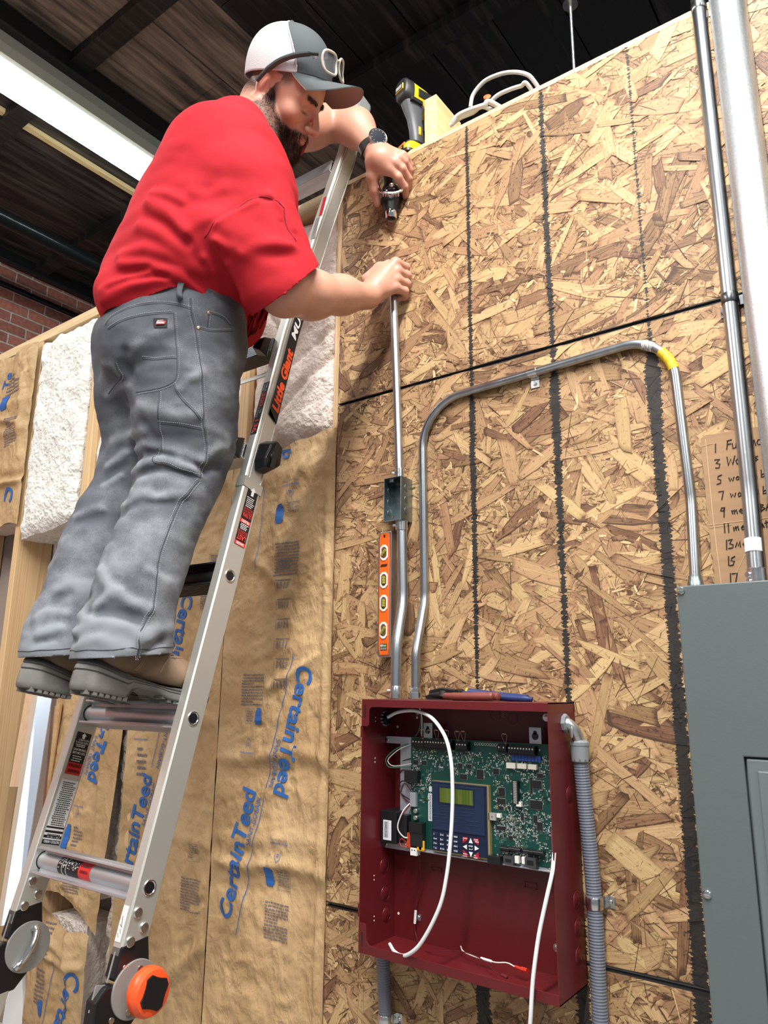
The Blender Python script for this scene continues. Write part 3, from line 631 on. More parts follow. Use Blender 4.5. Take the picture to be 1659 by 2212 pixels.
# conduit held in the fist: upper length, lower offset length
RA = 0.0098
up = thing('steel_conduit', 'upright galvanised conduit gripped in the fist, rising from the small steel box', 'conduit', (0.213, -0.030, 2.203))
b = MB().tube(bend_path([(0.2225, -0.0255, 2.198), (0.214, -0.026, 2.42), (0.2085, -0.033, 2.64), (0.2065, -0.038, 2.772)], 0.5), RA, 20)
b.tube([(0.2065, -0.038, 2.7718), (0.2065, -0.038, 2.7722)], RA * 0.8, 20); obj('tube', b, m_emt, up)
b = MB().lathe([(0.0118, 0), (0.0118, 0.022), (0.0125, 0.0225), (0.0125, 0.0255), (0.0105, 0.026)], (0.2225, -0.0255, 2.193), (0, 0, 1), 24)
b.lathe([(0.0035, 0), (0.0035, 0.006), (0.001, 0.0065)], (0.214, -0.036, 2.208), (-0.6, -0.8, 0), 12); obj('set_screw_connector', b, m_zinc, up)
lo = thing('steel_conduit', 'wider galvanised conduit with an offset bend between small box and red panel', 'conduit', (0.235, -0.05, 1.682))
b = MB().tube(bend_path([(0.2305, -0.0275, 2.085), (0.2355, -0.0275, 1.90), (0.2395, -0.058, 1.80), (0.2395, -0.060, 1.686)], [0, 0.16, 0.16, 0], 14), 0.0120, 22); obj('tube', b, m_emt, lo)
b = MB().lathe([(0.0135, 0), (0.0138, 0.024), (0.0128, 0.026)], (0.2395, -0.060, 1.6825), (0, 0, 1), 24); b.lathe([(0.004, 0), (0.004, 0.006), (0.001, 0.0065)], (0.2290, -0.0685, 1.698), (-0.7, -0.7, 0), 12)
obj('set_screw_connector', b, m_zinc, lo)
b = MB().lathe([(0.0145, 0), (0.0145, 0.022), (0.0128, 0.0235)], (0.2305, -0.0275, 2.066), (0, 0, 1), 24); b.lathe([(0.004, 0), (0.004, 0.007), (0.001, 0.0075)], (0.222, -0.039, 2.077), (-0.6, -0.8, 0), 12)
obj('set_screw_connector', b, m_zinc, lo)

# the long bent conduit
bc = thing('steel_conduit', 'long galvanised conduit bent in a wide arch from red panel to grey panel', 'conduit', (0.58, -0.012, 1.682))
b = MB().tube(bend_path([(0.2925, -0.060, 1.688), (0.2905, -0.057, 1.78), (0.2865, -0.0135, 1.90), (0.2790, -0.0115, 2.375), (0.868, -0.0115, 2.3945), (0.8795, -0.0115, 2.05), (0.8790, -0.030, 1.895)], [0, .1, .1, .115, .095, .2, 0], 18), 0.0098, 22)
obj('tube', b, m_emtd, bc)
b = MB().lathe([(0.0135, 0), (0.0135, 0.012), (0.0115, 0.0125), (0.0115, 0.022), (0.010, 0.0225)], (0.2925, -0.060, 1.6825), (0, 0, 1), 6)
obj('compression_connector', b, m_zinc, bc)
b = MB().lathe([(0.0135, 0), (0.0135, 0.014), (0.0115, 0.017), (0.0110, 0.026), (0.0100, 0.0265)], (0.8790, -0.0315, 1.880), (0, 0, 1), 24); obj('compression_connector', b, m_steel, bc)
b = MB()     # one hole strap
b.tube([(0.563, -0.0115, 2.3843), (0.583, -0.0115, 2.3850)], 0.0108, 22)
b.box((0.563, -0.0035, 2.352), (0.583, -0.001, 2.386)); screw_head(b, (0.573, -0.0035, 2.361), (0, -1, 0), 0.0045); s_ = obj('strap', b, m_zinc, bc, bevel=0.0012)
b = MB(); q = bend_path([(0.70, -0.0115, 2.3890), (0.868, -0.0115, 2.3945), (0.8795, -0.0115, 2.05)], .095, 18)
q = [p for p in q if 0.830 < p[0] and p[2] > 2.31]
b.tube(q[2:], 0.0102, 22, caps=False); obj('label_band', b, M('yellow label', (0.85, 0.58, 0.02), 0.45, var=(260, 0.5, 2, (1, 1, 1)), col2=(0.35, 0.22, 0.01)), bc)['label'] = 'yellow label band on the bend'
q2 = [p for p in bend_path([(0.70, -0.0115, 2.3890), (0.868, -0.0115, 2.3945), (0.8795, -0.0115, 2.05)], .095, 18) if 0.806 < p[0] < 0.838 and p[2] > 2.3]
b = MB().tube(q2, 0.01015, 22, caps=False); obj('barcode_band', b, M('barcode paper', (0.72, 0.72, 0.70), 0.5, var=(180, 0.9, 1, (3, 1, 0.2)), col2=(0.1, 0.1, 0.1)), bc)

# straight conduit and the big rigid pipe at the right
cc = thing('steel_conduit', 'straight galvanised conduit running down to the grey panel beside the fat pipe', 'conduit', (0.982, -0.02, 1.88))
b = MB().tube(bend_path([(0.9845, -0.021, 3.9), (0.9835, -0.021, 2.55), (0.9815, -0.021, 2.05), (0.9810, -0.038, 1.89)], [0, 1, .4, 0], 10), 0.0140, 24); obj('tube', b, m_emtd, cc)
b = MB().lathe([(0.0155, 0), (0.0155, 0.030), (0.0145, 0.031)], (0.9811, -0.0375, 1.879), (0, 0, 1), 24)
for z in (1.886, 1.898): b.lathe([(0.005, 0), (0.005, 0.006), (0.0015, 0.0065)], (0.972, -0.0485, z), (-0.6, -0.8, 0), 12)
obj('set_screw_connector', b, m_zinc, cc)
b = MB().lathe([(0.0145, 0), (0.0145, 0.024)], (0.9802, -0.0345, 1.938), (0, 0.11, 1), 24); obj('tape_band', b, M('white tape', (0.85, 0.85, 0.83), 0.5), cc)['label'] = 'white tape wrapped round the pipe'
b = MB().lathe([(0.0152, 0), (0.0158, 0.001), (0.0158, 0.019), (0.0152, 0.020)], (0.9833, -0.021, 2.416), (0, 0, 1), 24)
b.box((0.962, -0.004, 2.400), (0.976, -0.0015, 2.424)).box((0.990, -0.008, 2.416), (1.004, -0.001, 2.436)); screw_head(b, (0.966, -0.004, 2.410), (0, -1, 0), 0.0042); obj('strap', b, M('dark strap', (0.18, 0.19, 0.20), 0.3, 1.0), cc, bevel=0.001)
b = MB().lathe([(0.0150, 0), (0.0156, 0.001), (0.0156, 0.019), (0.0150, 0.020)], (0.9842, -0.021, 3.092), (0, 0, 1), 24).box((0.998, -0.004, 3.084), (1.02, -0.0015, 3.100)); obj('strap', b, m_zinc, cc, bevel=0.001)
b = MB().tube([(1.0385, -0.038, 4.0), (1.0425, -0.038, 2.3), (1.045, -0.038, 1.87)], 0.0335, 40); tag(obj('rigid_pipe', b, m_rigid), 'fat spangled zinc pipe at the right edge of the photo', 'pipe')

# handy box
hb = thing('junction_box', 'small open steel box with knockouts in the line of conduit', 'junction box', (0.222, 0.0, 2.086))
x0, x1, z0, z1, yf = 0.1935, 0.2440, 2.0870, 2.1935, -0.050; w = 0.0016
b = MB().box((x0, -0.002, z0), (x1, 0, z1)).box((x0, yf, z0), (x0 + w, 0, z1)).box((x1 - w, yf, z0), (x1, 0, z1)).box((x0, yf, z0), (x1, 0, z0 + w)).box((x0, yf, z1 - w), (x1, 0, z1)); obj('shell', b, m_steel, hb, smooth=0, bevel=0.0012)
for zc in (2.112, 2.140, 2.168):
    for xs, nx in ((x0 + w, 1), (x1, 1)):
        b = MB().lathe([(0.0095, 0), (0.0095, 0.0006), (0.0085, 0.0009), (0.0, 0.0004)], (xs, -0.025, zc), (nx, 0, 0), 22); obj('knockout', b, m_steel, hb)
for zc, s in ((2.0955, 1), (2.185, -1)):
    b = MB().box((0.211, yf, zc - 0.004), (0.223, yf + 0.0014, zc + 0.004)).lathe([(0.0028, 0), (0.0028, 0.0006)], (0.217, yf, zc), (0, -1, 0), 12, 0); obj('screw_ear', b, m_zinc, hb)
b = MB().lathe([(0.0105, 0), (0.0118, 0.004), (0.0105, 0.005), (0.0118, 0.009), (0.0105, 0.010), (0.010, 0.016)], (0.2225, -0.0255, 2.1915), (0, 0, -1), 22); obj('lock_nut', b, m_dark, hb)['label'] = 'black threaded nut inside the box'

# torpedo level ------------------------------------------------------------
m_lvo = M('orange enamel', (0.80, 0.13, 0.012), 0.38); m_alu = M('milled aluminium', (0.70, 0.71, 0.72), 0.33, 1.0, var=(40, 0.4, 3, (1, 1, .1)), col2=(0.5, 0.5, 0.52)); m_vial = M('yellow vial', (0.55, 0.50, 0.05), 0.12, trans=0.4); m_ink = M('black ink', (0.015, 0.015, 0.015), 0.5)
lv = thing('spirit_level', 'orange torpedo level with white vial frames, stuck to the conduit', 'spirit level', (0.184, -0.03, 1.772))
X0, X1, Z0, Z1, YF = 0.1650, 0.2035, 1.773, 2.0675, -0.0335
b = MB().prism([(X0, Z0 + 0.006), (X0 + 0.006, Z0), (X1, Z0), (X1, Z1), (X0 + 0.006, Z1), (X0, Z1 - 0.012)], YF + 0.003, -0.004); obj('rail', b, m_alu, lv, smooth=0, bevel=0.0008)
b = MB().prism([(X0 + .0055, Z0 + .022), (X0 + .009, Z0 + .0045), (X1 - .007, Z0 + .0045), (X1 - .0055, Z0 + .018), (X1 - .0055, Z1 - .018), (X1 - .007, Z1 - .0035), (X0 + .009, Z1 - .0035), (X0 + .0055, Z1 - .022)], YF, YF + 0.006); obj('body', b, m_lvo, lv, smooth=0, bevel=0.0010)
b = MB().prism([(0.1830, Z1 - .0075), (0.1875, Z1 - .0075), (0.1875, Z1 - .0145), (0.1830, Z1 - .0145)], YF - 0.0004, YF + 0.001); obj('hang_hole', b, m_dark, lv)
for zc, hh, ang in ((2.0165, .0185, 45), (1.9510, .0190, 90), (1.8970, .0190, 90), (1.8340, .0190, 52)):
    xa, xb = X0 + .0095, X1 - .0080; c = .0065
    o8 = [(xa + c, zc - hh), (xb - c, zc - hh), (xb, zc - hh + c), (xb, zc + hh - c), (xb - c, zc + hh), (xa + c, zc + hh), (xa, zc + hh - c), (xa, zc - hh + c)]
    k = 0.74; cx_ = (xa + xb) / 2; i8 = [(cx_ + (x - cx_) * k, zc + (z - zc) * k) for x, z in o8]
    V = [(x, YF - 0.0018, z) for x, z in o8] + [(x, YF - 0.0018, z) for x, z in i8] + [(x, YF + 0.001, z) for x, z in o8] + [(x, YF + 0.008, z) for x, z in i8]
    F = []
    for i in range(8):
        j = (i + 1) % 8; F += [(i, j, 8 + j, 8 + i), (i, 16 + i, 16 + j, j), (8 + i, 8 + j, 24 + j, 24 + i)]
    F.append(tuple(24 + i for i in range(8)))
    fr = obj('vial_frame', MB().add(V, F), m_whitep, lv, smooth=0)
    obj('recess', MB().prism([(cx_ + (x - cx_) * .70, zc + (z - zc) * .70) for x, z in o8], YF - 0.0012, YF - 0.0008), M('brown recess', (0.13, 0.07, 0.035), 0.6), fr, smooth=0)
    d = np.array([cos(radians(ang)), 0, sin(radians(ang))]); c0 = np.array([cx_, YF - 0.0015, zc])
    obj('vial', MB().tube([c0 - d * .0085, c0 + d * .0085], 0.0042, 14), m_vial, fr)
    mk = MB()
    for s in (-.003, .003): mk.tube([c0 + d * (s - .0003), c0 + d * (s + .0003)], 0.00435, 14)
    obj('vial_ring', mk, m_ink, fr)
b = MB()
for r in range(4): b.box((0.1735 + 0.0012 * r, YF - 0.0006, 1.9830 + 0.0016 * r), (0.1925 + 0.0008 * r, YF - 0.0003, 1.9840 + 0.0016 * r))
obj('maker_mark', b, m_ink, lv, smooth=0)
b = MB().box((0.1758, YF - 0.0006, 1.7885), (0.1945, YF - 0.0002, 1.8030)); sk = obj('sticker', b, m_ink, lv, smooth=0)
b = MB().box((0.1850, YF - 0.0010, 1.7965), (0.1930, YF - 0.0006, 1.8010)); obj('sticker_window', b, M('green window', (0.25, 0.5, 0.2), 0.4), sk, smooth=0)
b = MB()
for zz in (1.8003, 1.7978): b.box((0.1768, YF - 0.0010, zz - .0009), (0.1838, YF - 0.0006, zz + .0009))
for zz in (1.7935, 1.7908): b.box((0.1768, YF - 0.0010, zz - .0004), (0.1935, YF - 0.0006, zz + .0004))
obj('sticker_lines', b, m_whitep, sk, smooth=0)

# cardboard circuit list -------------------------------------------------------
m_card = M('corrugated cardboard', (0.36, 0.22, 0.12), 0.8, var=(6, 0.6, 5, (1, 1, 6)), col2=(0.27, 0.16, 0.085), bump=(70, 0.25, 0.003, (0.02, 1, 1)))
cd = thing('cardboard_sheet', 'torn brown cardboard sheet with a handwritten circuit list above the grey panel', 'cardboard', (0.99, 0, 1.87))
edge = [(0.9045 + 0.0012 * rng.normal(), z) for z in np.linspace(1.880, 2.168, 26)]
poly = [(1.10, 1.880)] + [(1.10, 2.166)] + [(x, 2.1715 + 0.0012 * rng.normal()) for x in np.linspace(1.06, 0.915, 16)] + edge[::-1]
b = MB().prism(poly[::-1], -0.0062, -0.0028); obj('sheet', b, m_card, cd, smooth=0)
b = MB()
for p in ([(0.9135, 2.165), (0.9135, 2.02), (0.9150, 1.95), (0.9165, 1.882)],): b.tube([(x, -0.0063, z) for x, z in p], 0.0009, 6)
for z, xe in ((2.152, .925), (2.0005, 1.09), (1.995, .945)): b.tube([(0.906, -0.0063, z), (xe, -0.0063, z + 0.002)], 0.0006, 6)
b.tube([(0.9420, -0.0063, 1.905), (0.985, -0.0063, 1.985)], 0.0006, 6); obj('crease', b, M('torn card', (0.50, 0.36, 0.22), 0.9), cd)
ink = MB()
def stroke(pts, r=0.0011): ink.tube([(x, -0.0066, z) for x, z in pts], r, 7, flat=1.0)
HW = {'1': [[(.4, 1), (.35, 0)]], '3': [[(.1, .95), (.7, 1), (.3, .6), (.7, .45), (.6, .05), (.1, .05)]], '5': [[(.8, 1), (.35, .85), (.2, .55), (.6, .45), (.5, .1), (.0, .0)]],
      '7': [[(.1, .95), (.75, 1), (.45, 0)]], '9': [[(.7, .9), (.3, .95), (.15, .65), (.5, .6), (.7, .95), (.5, .3), (.4, -.1)]],
      'F': [[(.2, 0), (.3, 1)], [(.25, 1), (.95, 1.05)], [(.25, .55), (.75, .6)]], 'u': [[(.1, .6), (.15, .05), (.5, .05), (.7, .6)], [(.7, .6), (.75, 0)]], 'r': [[(.1, .55), (.2, 0)], [(.2, .4), (.6, .6)]],
      'n': [[(.05, .55), (.15, 0)], [(.15, .35), (.5, .6), (.6, 0)]], 'a': [[(.6, .55), (.2, .5), (.1, .1), (.45, .05), (.62, .55), (.75, 0)]], 'c': [[(.65, .5), (.3, .55), (.1, .25), (.3, 0), (.65, .05)]], 'e': [[(.1, .3), (.6, .35), (.4, .6), (.1, .3), (.3, .0), (.7, .05)]],
      'W': [[(.1, 1), (.2, 0), (.5, .7), (.7, 0), (1.1, 1)]], 'w': [[(.05, .6), (.2, 0), (.45, .5), (.65, 0), (.95, .6)]], 'o': [[(.4, .6), (.1, .4), (.2, .05), (.55, .1), (.6, .5), (.35, .62)]], 'm': [[(.0, .5), (.1, 0)], [(.1, .3), (.35, .6), (.42, 0)], [(.42, .3), (.7, .6), (.78, 0)]],
      'M': [[(.0, .0), (.3, .7), (.4, .05), (.75, .8), (.8, 0)]], "'": [[(.2, 1), (.15, .8)]], 's': [[(.6, .55), (.2, .5), (.55, .2), (.1, 0)]], 'k': [[(.1, 1), (.15, 0)], [(.6, .6), (.2, .3), (.7, 0)]], 'b': [[(.15, 1), (.1, 0), (.55, .05), (.5, .45), (.15, .35)]], 't': [[(.3, .9), (.3, 0)], [(.05, .6), (.6, .65)]], 'h': [[(.1, 1), (.1, 0)], [(.1, .35), (.5, .55), (.55, 0)]],
      'B': [[(.1, 0), (.15, 1), (.6, .8), (.2, .55), (.7, .3), (.1, 0)]], 'A': [[(.0, 0), (.4, 1), (.7, 0)], [(.15, .4), (.6, .4)]], 'T': [[(.4, 1), (.35, 0)], [(.0, 1), (.85, 1)]], 'H': [[(.1, 1), (.1, 0)], [(.7, 1), (.65, 0)], [(.1, .5), (.7, .5)]], '(': [[(.5, 1.1), (.2, .5), (.5, -.1)]], ' ': []}
def hand(txt, x, z, h, adv=0.72):
    for ch in txt:
        for st in HW.get(ch, []): stroke([(x + h * .8 * a + 0.0004 * rng.normal(), z + h * c + 0.0004 * rng.normal()) for a, c in st])
        x += h * adv * (1.35 if ch in 'mwWM' else 0.55 if ch in " '1" else 1)
ztop = 2.136; rows = [('1', 'Furnace'), ('3', 'Works'), ('5', 'women bath'), ('7', 'women bath'), ('9', "men's BATH"), ('11', 'men bath'), ('13', 'Men'), ('15', ''), ('17', '')]
for i, (n_, t_) in enumerate(rows):
    z = ztop - 0.0305 * i; hand(n_, 0.924 + 0.0005 * i, z, 0.0165, 0.7); hand(t_, 0.9465, z + 0.002, 0.0165 if i < 2 else 0.0130, 0.62 if i < 2 else 0.66)
obj('handwriting', ink, m_ink, cd)['label'] = 'black marker handwriting'
# white paper beside the cardboard
b = MB().prism([(1.0145, 1.955), (1.10, 1.95), (1.10, 2.03), (1.0225, 2.03)], -0.018, -0.0175); tag(obj('paper_sheet', b, M('white paper', (0.85, 0.86, 0.88), 0.7), smooth=0), 'corner of a white paper sheet beside the cardboard list', 'paper')

# grey breaker panel -----------------------------------------------------------
m_gp = M('grey enamel', (0.098, 0.122, 0.127), 0.42, bump=(240, 0.12, 0.001)); m_gpd = M('grey enamel door', (0.122, 0.150, 0.158), 0.40, bump=(240, 0.12, 0.001))
gp = thing('breaker_panel', 'large grey steel breaker panel with a recessed door at the right edge', 'electrical panel', (1.05, 0, 1.0))
b = MB().box((0.872, -0.098, 0.95), (1.27, -0.002, 1.8745)); obj('can', b, m_gp, gp, smooth=0, bevel=0.002)
b = MB().prism([(0.8665, 0.945), (0.947, 0.945), (0.947, 1.604), (1.196, 1.604), (1.196, 0.945), (1.276, 0.945), (1.276, 1.8785), (0.8665, 1.8785)], -0.112, -0.098); obj('cover', b, m_gp, gp, smooth=0, bevel=0.002)
b = MB().box((0.9495, -0.1095, 0.96), (1.1935, -0.100, 1.6015)); dr = obj('door', b, m_gpd, gp, smooth=0, bevel=0.003)
b = MB(); b.box((0.965, -0.1135, 0.98), (1.178, -0.1094, 1.584)); obj('raised_field', b, m_gpd, dr, smooth=0, bevel=0.004)
for x, z in ((0.8735, 1.8705), (0.8752, 1.3950)):
    b = MB(); screw_head(b, (x, -0.112, z), (0, -1, 0), 0.0068); obj('cover_screw', b, m_zinc, gp)

# liquid-tight flex runs ------------------------------------------------------------
m_flex = M('grey pvc flex', (0.145, 0.16, 0.205), 0.28); m_fit = M('grey fitting', (0.21, 0.225, 0.24), 0.4, 0.0)
m_fitm = M('cast zinc fitting', (0.52, 0.55, 0.57), 0.35, 0.9)
def flex(path, r, pitch=0.0050):
    P = smooth_path(path, 30); L_ = 0; out = [P[0]]; R_ = [r]
    d = np.cumsum([0] + [np.linalg.norm(P[i + 1] - P[i]) for i in range(len(P) - 1)]); P = np.array(P)
    s = np.arange(0, d[-1], pitch / 6); Q = np.stack([np.interp(s, d, P[:, k]) for k in range(3)], -1)
    return MB().tube(list(Q), [r * (1 + 0.035 * sin(2 * pi * t / pitch)) for t in s], 22)
fx = thing('flexible_conduit', 'grey ribbed flexible conduit dropping from the elbow right of red panel', 'conduit', (0.655, -0.03, 0.8))
obj('tube', flex([(0.6475, -0.036, 1.592), (0.650, -0.030, 1.50), (0.6555, -0.024, 1.36), (0.6560, -0.024, 1.20), (0.6550, -0.024, 0.98), (0.655, -0.024, 0.80)], 0.0138), m_flex, fx)
b = MB().lathe([(0.0150, 0), (0.0165, 0.002), (0.0170, 0.030), (0.0178, 0.0305), (0.0178, 0.036), (0.016, 0.0365), (0.013, 0.040)], (0.6482, -0.036, 1.572), (0, 0, 1), 28)
for k in range(10):
    a = 2 * pi * k / 10; b.box((-.0018, -.0008, 0), (.0018, .0008, .004), T=lambda p, a=a: (0.6482 + 0.0168 * cos(a) + p[0] * -sin(a), -0.036 + 0.0168 * sin(a) + p[0] * cos(a), 1.574 + p[2]))
obj('compression_nut', b, m_fit, fx)
b = MB().tube(bend_path([(0.6280, -0.052, 1.6405), (0.6480, -0.050, 1.6380), (0.6482, -0.036, 1.606)], .016, 12), [0.0105] * 2 + [0.0108] * 11 + [0.0125], 22) if False else MB().tube(smooth_path([(0.6275, -0.055, 1.6420), (0.6350, -0.053, 1.6400), (0.6440, -0.046, 1.6280), (0.6482, -0.037, 1.6080)], 8), 0.0112, 22)
b.sphere((0.6425, -0.0595, 1.6275), (0.004, 0.0022, 0.012), 14, 10); obj('elbow', b, m_fitm, fx)
b = MB().lathe([(0.0172, 0), (0.0172, 0.005), (0.0150, 0.007)], (0.6275, -0.056, 1.6425), (1, 0, 0), 8); obj('lock_nut', b, m_fit, fx, smooth=20)
def flex_strap(parent, c, zc, side):
    b = MB().lathe([(0.0150, -0.010), (0.0156, -0.009), (0.0156, 0.009), (0.0150, 0.010)], (c[0], c[1], zc), (0, 0, 1), 26)
    b.box((c[0] + 0.012, -0.012, zc - 0.010), (c[0] + 0.016, -0.001, zc + 0.010)).box((c[0] + 0.0125, -0.0035, zc - 0.010), (c[0] + 0.030, -0.0015, zc + 0.010)); screw_head(b, (c[0] + 0.0225, -0.0035, zc), (0, -1, 0), 0.0042)
    obj('strap', b, m_zinc, parent, bevel=0.001)
flex_strap(fx, (0.6562, -0.024), 1.3305, 1)
fl = thing('flexible_conduit', 'short run of ribbed blue-grey flexible conduit below the red panel', 'conduit', (0.189, -0.03, 0.8))
obj('tube', flex([(0.1885, -0.030, 1.184), (0.1885, -0.028, 1.12), (0.1895, -0.022, 1.04), (0.190, -0.022, 0.92), (0.190, -0.022, 0.80)], 0.0138), m_flex, fl); flex_strap(fl, (0.1897, -0.022), 1.034, 1)
# ================================================================== red fire alarm cabinet
m_red = M('red enamel', (0.110, 0.009, 0.012), 0.36, bump=(260, 0.12, 0.001))
m_redin = m_red
m_pcb = M('green circuit board', (0.004, 0.060, 0.048), 0.35, var=(60, 0.35, 4), col2=(0.006, 0.035, 0.03))
m_tin = M('tin plate', (0.50, 0.54, 0.60), 0.42, 0.6); m_chip = M('black chip', (0.014, 0.015, 0.018), 0.38); m_pad = M('solder and pads', (0.66, 0.70, 0.68), 0.35, 0.5)
m_conn = M('black connector', (0.010, 0.011, 0.013), 0.32); m_bluec = M('blue component', (0.02, 0.06, 0.28), 0.4); m_cream = M('cream relay', (0.78, 0.75, 0.66), 0.45)
m_navy = M('navy keypad', (0.006, 0.015, 0.045), 0.34); m_navy2 = M('navy keypad face', (0.009, 0.023, 0.062), 0.38); m_brass = M('gold edge', (0.52, 0.40, 0.20), 0.4, 0.5)
m_lcd = M('green lcd', (0.062, 0.105, 0.012), 0.16, var=(14, 0.6, 1, (12, 1, 0.3)), col2=(0.16, 0.21, 0.05)); m_redkey = M('red key', (0.42, 0.012, 0.03), 0.4); m_key = M('white print', (0.80, 0.82, 0.85), 0.5)
m_orange = M('orange terminal', (0.50, 0.055, 0.018), 0.4); m_yel = M('yellow capacitor', (0.80, 0.42, 0.01), 0.4)
fp = thing('alarm_cabinet', 'open dark red fire alarm cabinet with green circuit board and keypad', 'alarm panel', (0.412, 0, 1.186))
X0, X1, Z0, Z1, YF, TH = 0.197, 0.627, 1.186, 1.680, -0.125, 0.002
b = MB().box((X0, -0.003, Z0), (X1, -0.0005, Z1)).box((X0, YF, Z0), (X0 + TH, -0.0005, Z1)).box((X1 - TH, YF, Z0), (X1, -0.0005, Z1)).box((X0, YF, Z0), (X1, -0.0005, Z0 + TH)).box((X0, YF, Z1 - TH), (X1, -0.0005, Z1))
obj('back_box', b, m_red, fp, smooth=0)
def rounded(cx, cz, r, a0, a1, n=6): return [(cx + r * cos(radians(a0 + (a1 - a0) * i / n)), cz + r * sin(radians(a0 + (a1 - a0) * i / n))) for i in range(n + 1)]
# front lips with the corner tabs on the hinge side
top = [(X0, Z1), (X0, 1.630)] + rounded(X0 + .006, 1.630, .006, 180, 270, 4) + [(0.2105, 1.624)] + rounded(0.2105, 1.630, .006, 270, 360, 4) + [(0.2165, 1.652)] + rounded(0.2265, 1.654, .010, 180, 90, 5) + [(X1, 1.664), (X1, Z1)]
bot = [(X0, Z0), (X1, Z0), (X1, 1.2035), (0.235, 1.2035)] + rounded(0.2295, 1.216, .0125, 270, 180, 6) + [(0.2165, 1.234)] + rounded(0.2105, 1.236, .006, 0, 90, 4) + rounded(X0 + .006, 1.236, .006, 90, 180, 4)
for nm, pl in (('top_lip', top[::-1]), ('bottom_lip', bot)):
    o = obj(nm, MB().prism(pl, YF - 0.0012, YF + 0.001), m_red, fp, smooth=0, bevel=0.0006)
    zc = 1.655 if nm == 'top_lip' else 1.2125
    obj('slot', MB().box((0.2045, YF - 0.0016, zc - .0125), (0.2075, YF - 0.001, zc + .0125)), m_dark, o, smooth=0)
for z in (1.612, 1.262):
    h = obj('hinge_barrel', MB().cyl((X0 - 0.0035, YF + 0.006, z - 0.012), (X0 - 0.0035, YF + 0.006, z + 0.012), 0.0036, seg=14), m_red, fp)
    obj('hinge_pin', MB().cyl((X0 - 0.0035, YF + 0.006, z + 0.012), (X0 - 0.0035, YF + 0.006, z + 0.030), 0.0018, seg=10), m_zinc, h)
def knock(x, y, z, nx, r=0.0135):
    b = MB().torus((x, y, z), (nx, 0, 0), r, 0.0007, 26, 6); b.lathe([(r - .0006, 0), (r - .002, 0.0009), (0, 0.0010)], (x, y, z), (nx, 0, 0), 26); obj('knockout', b, m_red, fp)
for p in ((0.6270, -0.0453, 1.5143), (0.6270, -0.0357, 1.3327), (0.6270, -0.0353, 1.2868), (0.6270, -0.0370, 1.2415)): knock(0.627, p[1], p[2], 1, 0.0135)
for p in ((0.1990, -0.0423, 1.3335), (0.1990, -0.0382, 1.2781), (0.1990, -0.0326, 1.2365)): knock(0.1992, p[1], p[2], 1, 0.0145)
for p in ((0.4539, -0.0030, 1.6508), (0.4942, -0.0030, 1.6455)): b = MB().torus((p[0], -0.0032, p[2]), (0, 1, 0), 0.011, 0.0005, 26, 6); obj('knockout', b, m_red, fp)
for (x0_, z0_, x1_, z1_) in ((*(0.2949, -0.0030, 1.3380)[::2], *(0.3201, -0.0030, 1.3307)[::2]), (*(0.5085, -0.0030, 1.3404)[::2], *(0.5344, -0.0030, 1.3294)[::2])):
    xa, xb, za, zb = min(x0_, x1_), max(x0_, x1_), min(z0_, z1_), max(z0_, z1_)
    b = MB()
    for q in ((xa, za, xb, za + .0015), (xa, zb - .0015, xb, zb), (xa, za, xa + .0015, zb), (xb - .0015, za, xb, zb)): b.box((q[0], -0.0045, q[1]), (q[2], -0.003, q[3]))
    obj('lance_tab', b, m_red, fp, smooth=0)
for p in ((0.2607, -0.0030, 1.2344), (0.2591, -0.0030, 1.6523), (0.5677, -0.0030, 1.6495), (0.5706, -0.0030, 1.2352)):
    b = MB().lathe([(0.0075, 0), (0.0075, 0.0012), (0.0045, 0.0014), (0.0040, 0.004), (0, 0.0045)], (p[0], -0.003, p[2]), (0, -1, 0), 20); obj('mounting_screw', b, m_zinc, fp)
for p in ((0.2094, -0.0030, 1.2338), (0.2047, -0.0030, 1.6185), (0.2578, -0.0030, 1.6403)):
    obj('bare_hole', MB().cyl((p[0], -0.0034, p[2]), (p[0], -0.0028, p[2]), 0.0028, seg=14), m_cream, fp)
b = MB()
for p in ((0.1990, -0.0796, 1.6366), (0.1990, -0.0796, 1.5513), (0.1990, -0.0782, 1.3162), (0.1990, -0.0766, 1.2380)):
    for dz in (-.004, .004): b.cyl((0.1989, p[1], p[2] + dz), (0.1994, p[1], p[2] + dz), 0.0016, seg=10)
obj('sheet_holes', b, m_cream, fp)
for p in ((0.4718, -0.0400, 1.6640),): pass
b = MB()
for k in range(5): b.tube([(p[0] - .004, -0.0035, p[2] - .016 + .0035 * k), (p[0] - .001, -0.0035, p[2] - .014 + .0035 * k), (p[0] + .001, -0.0035, p[2] - .017 + .0035 * k), (p[0] + .004, -0.0035, p[2] - .0145 + .0035 * k)], 0.0004, 5)
obj('pencil_mark', b, M('pencil', (0.30, 0.24, 0.18), 0.6), fp)

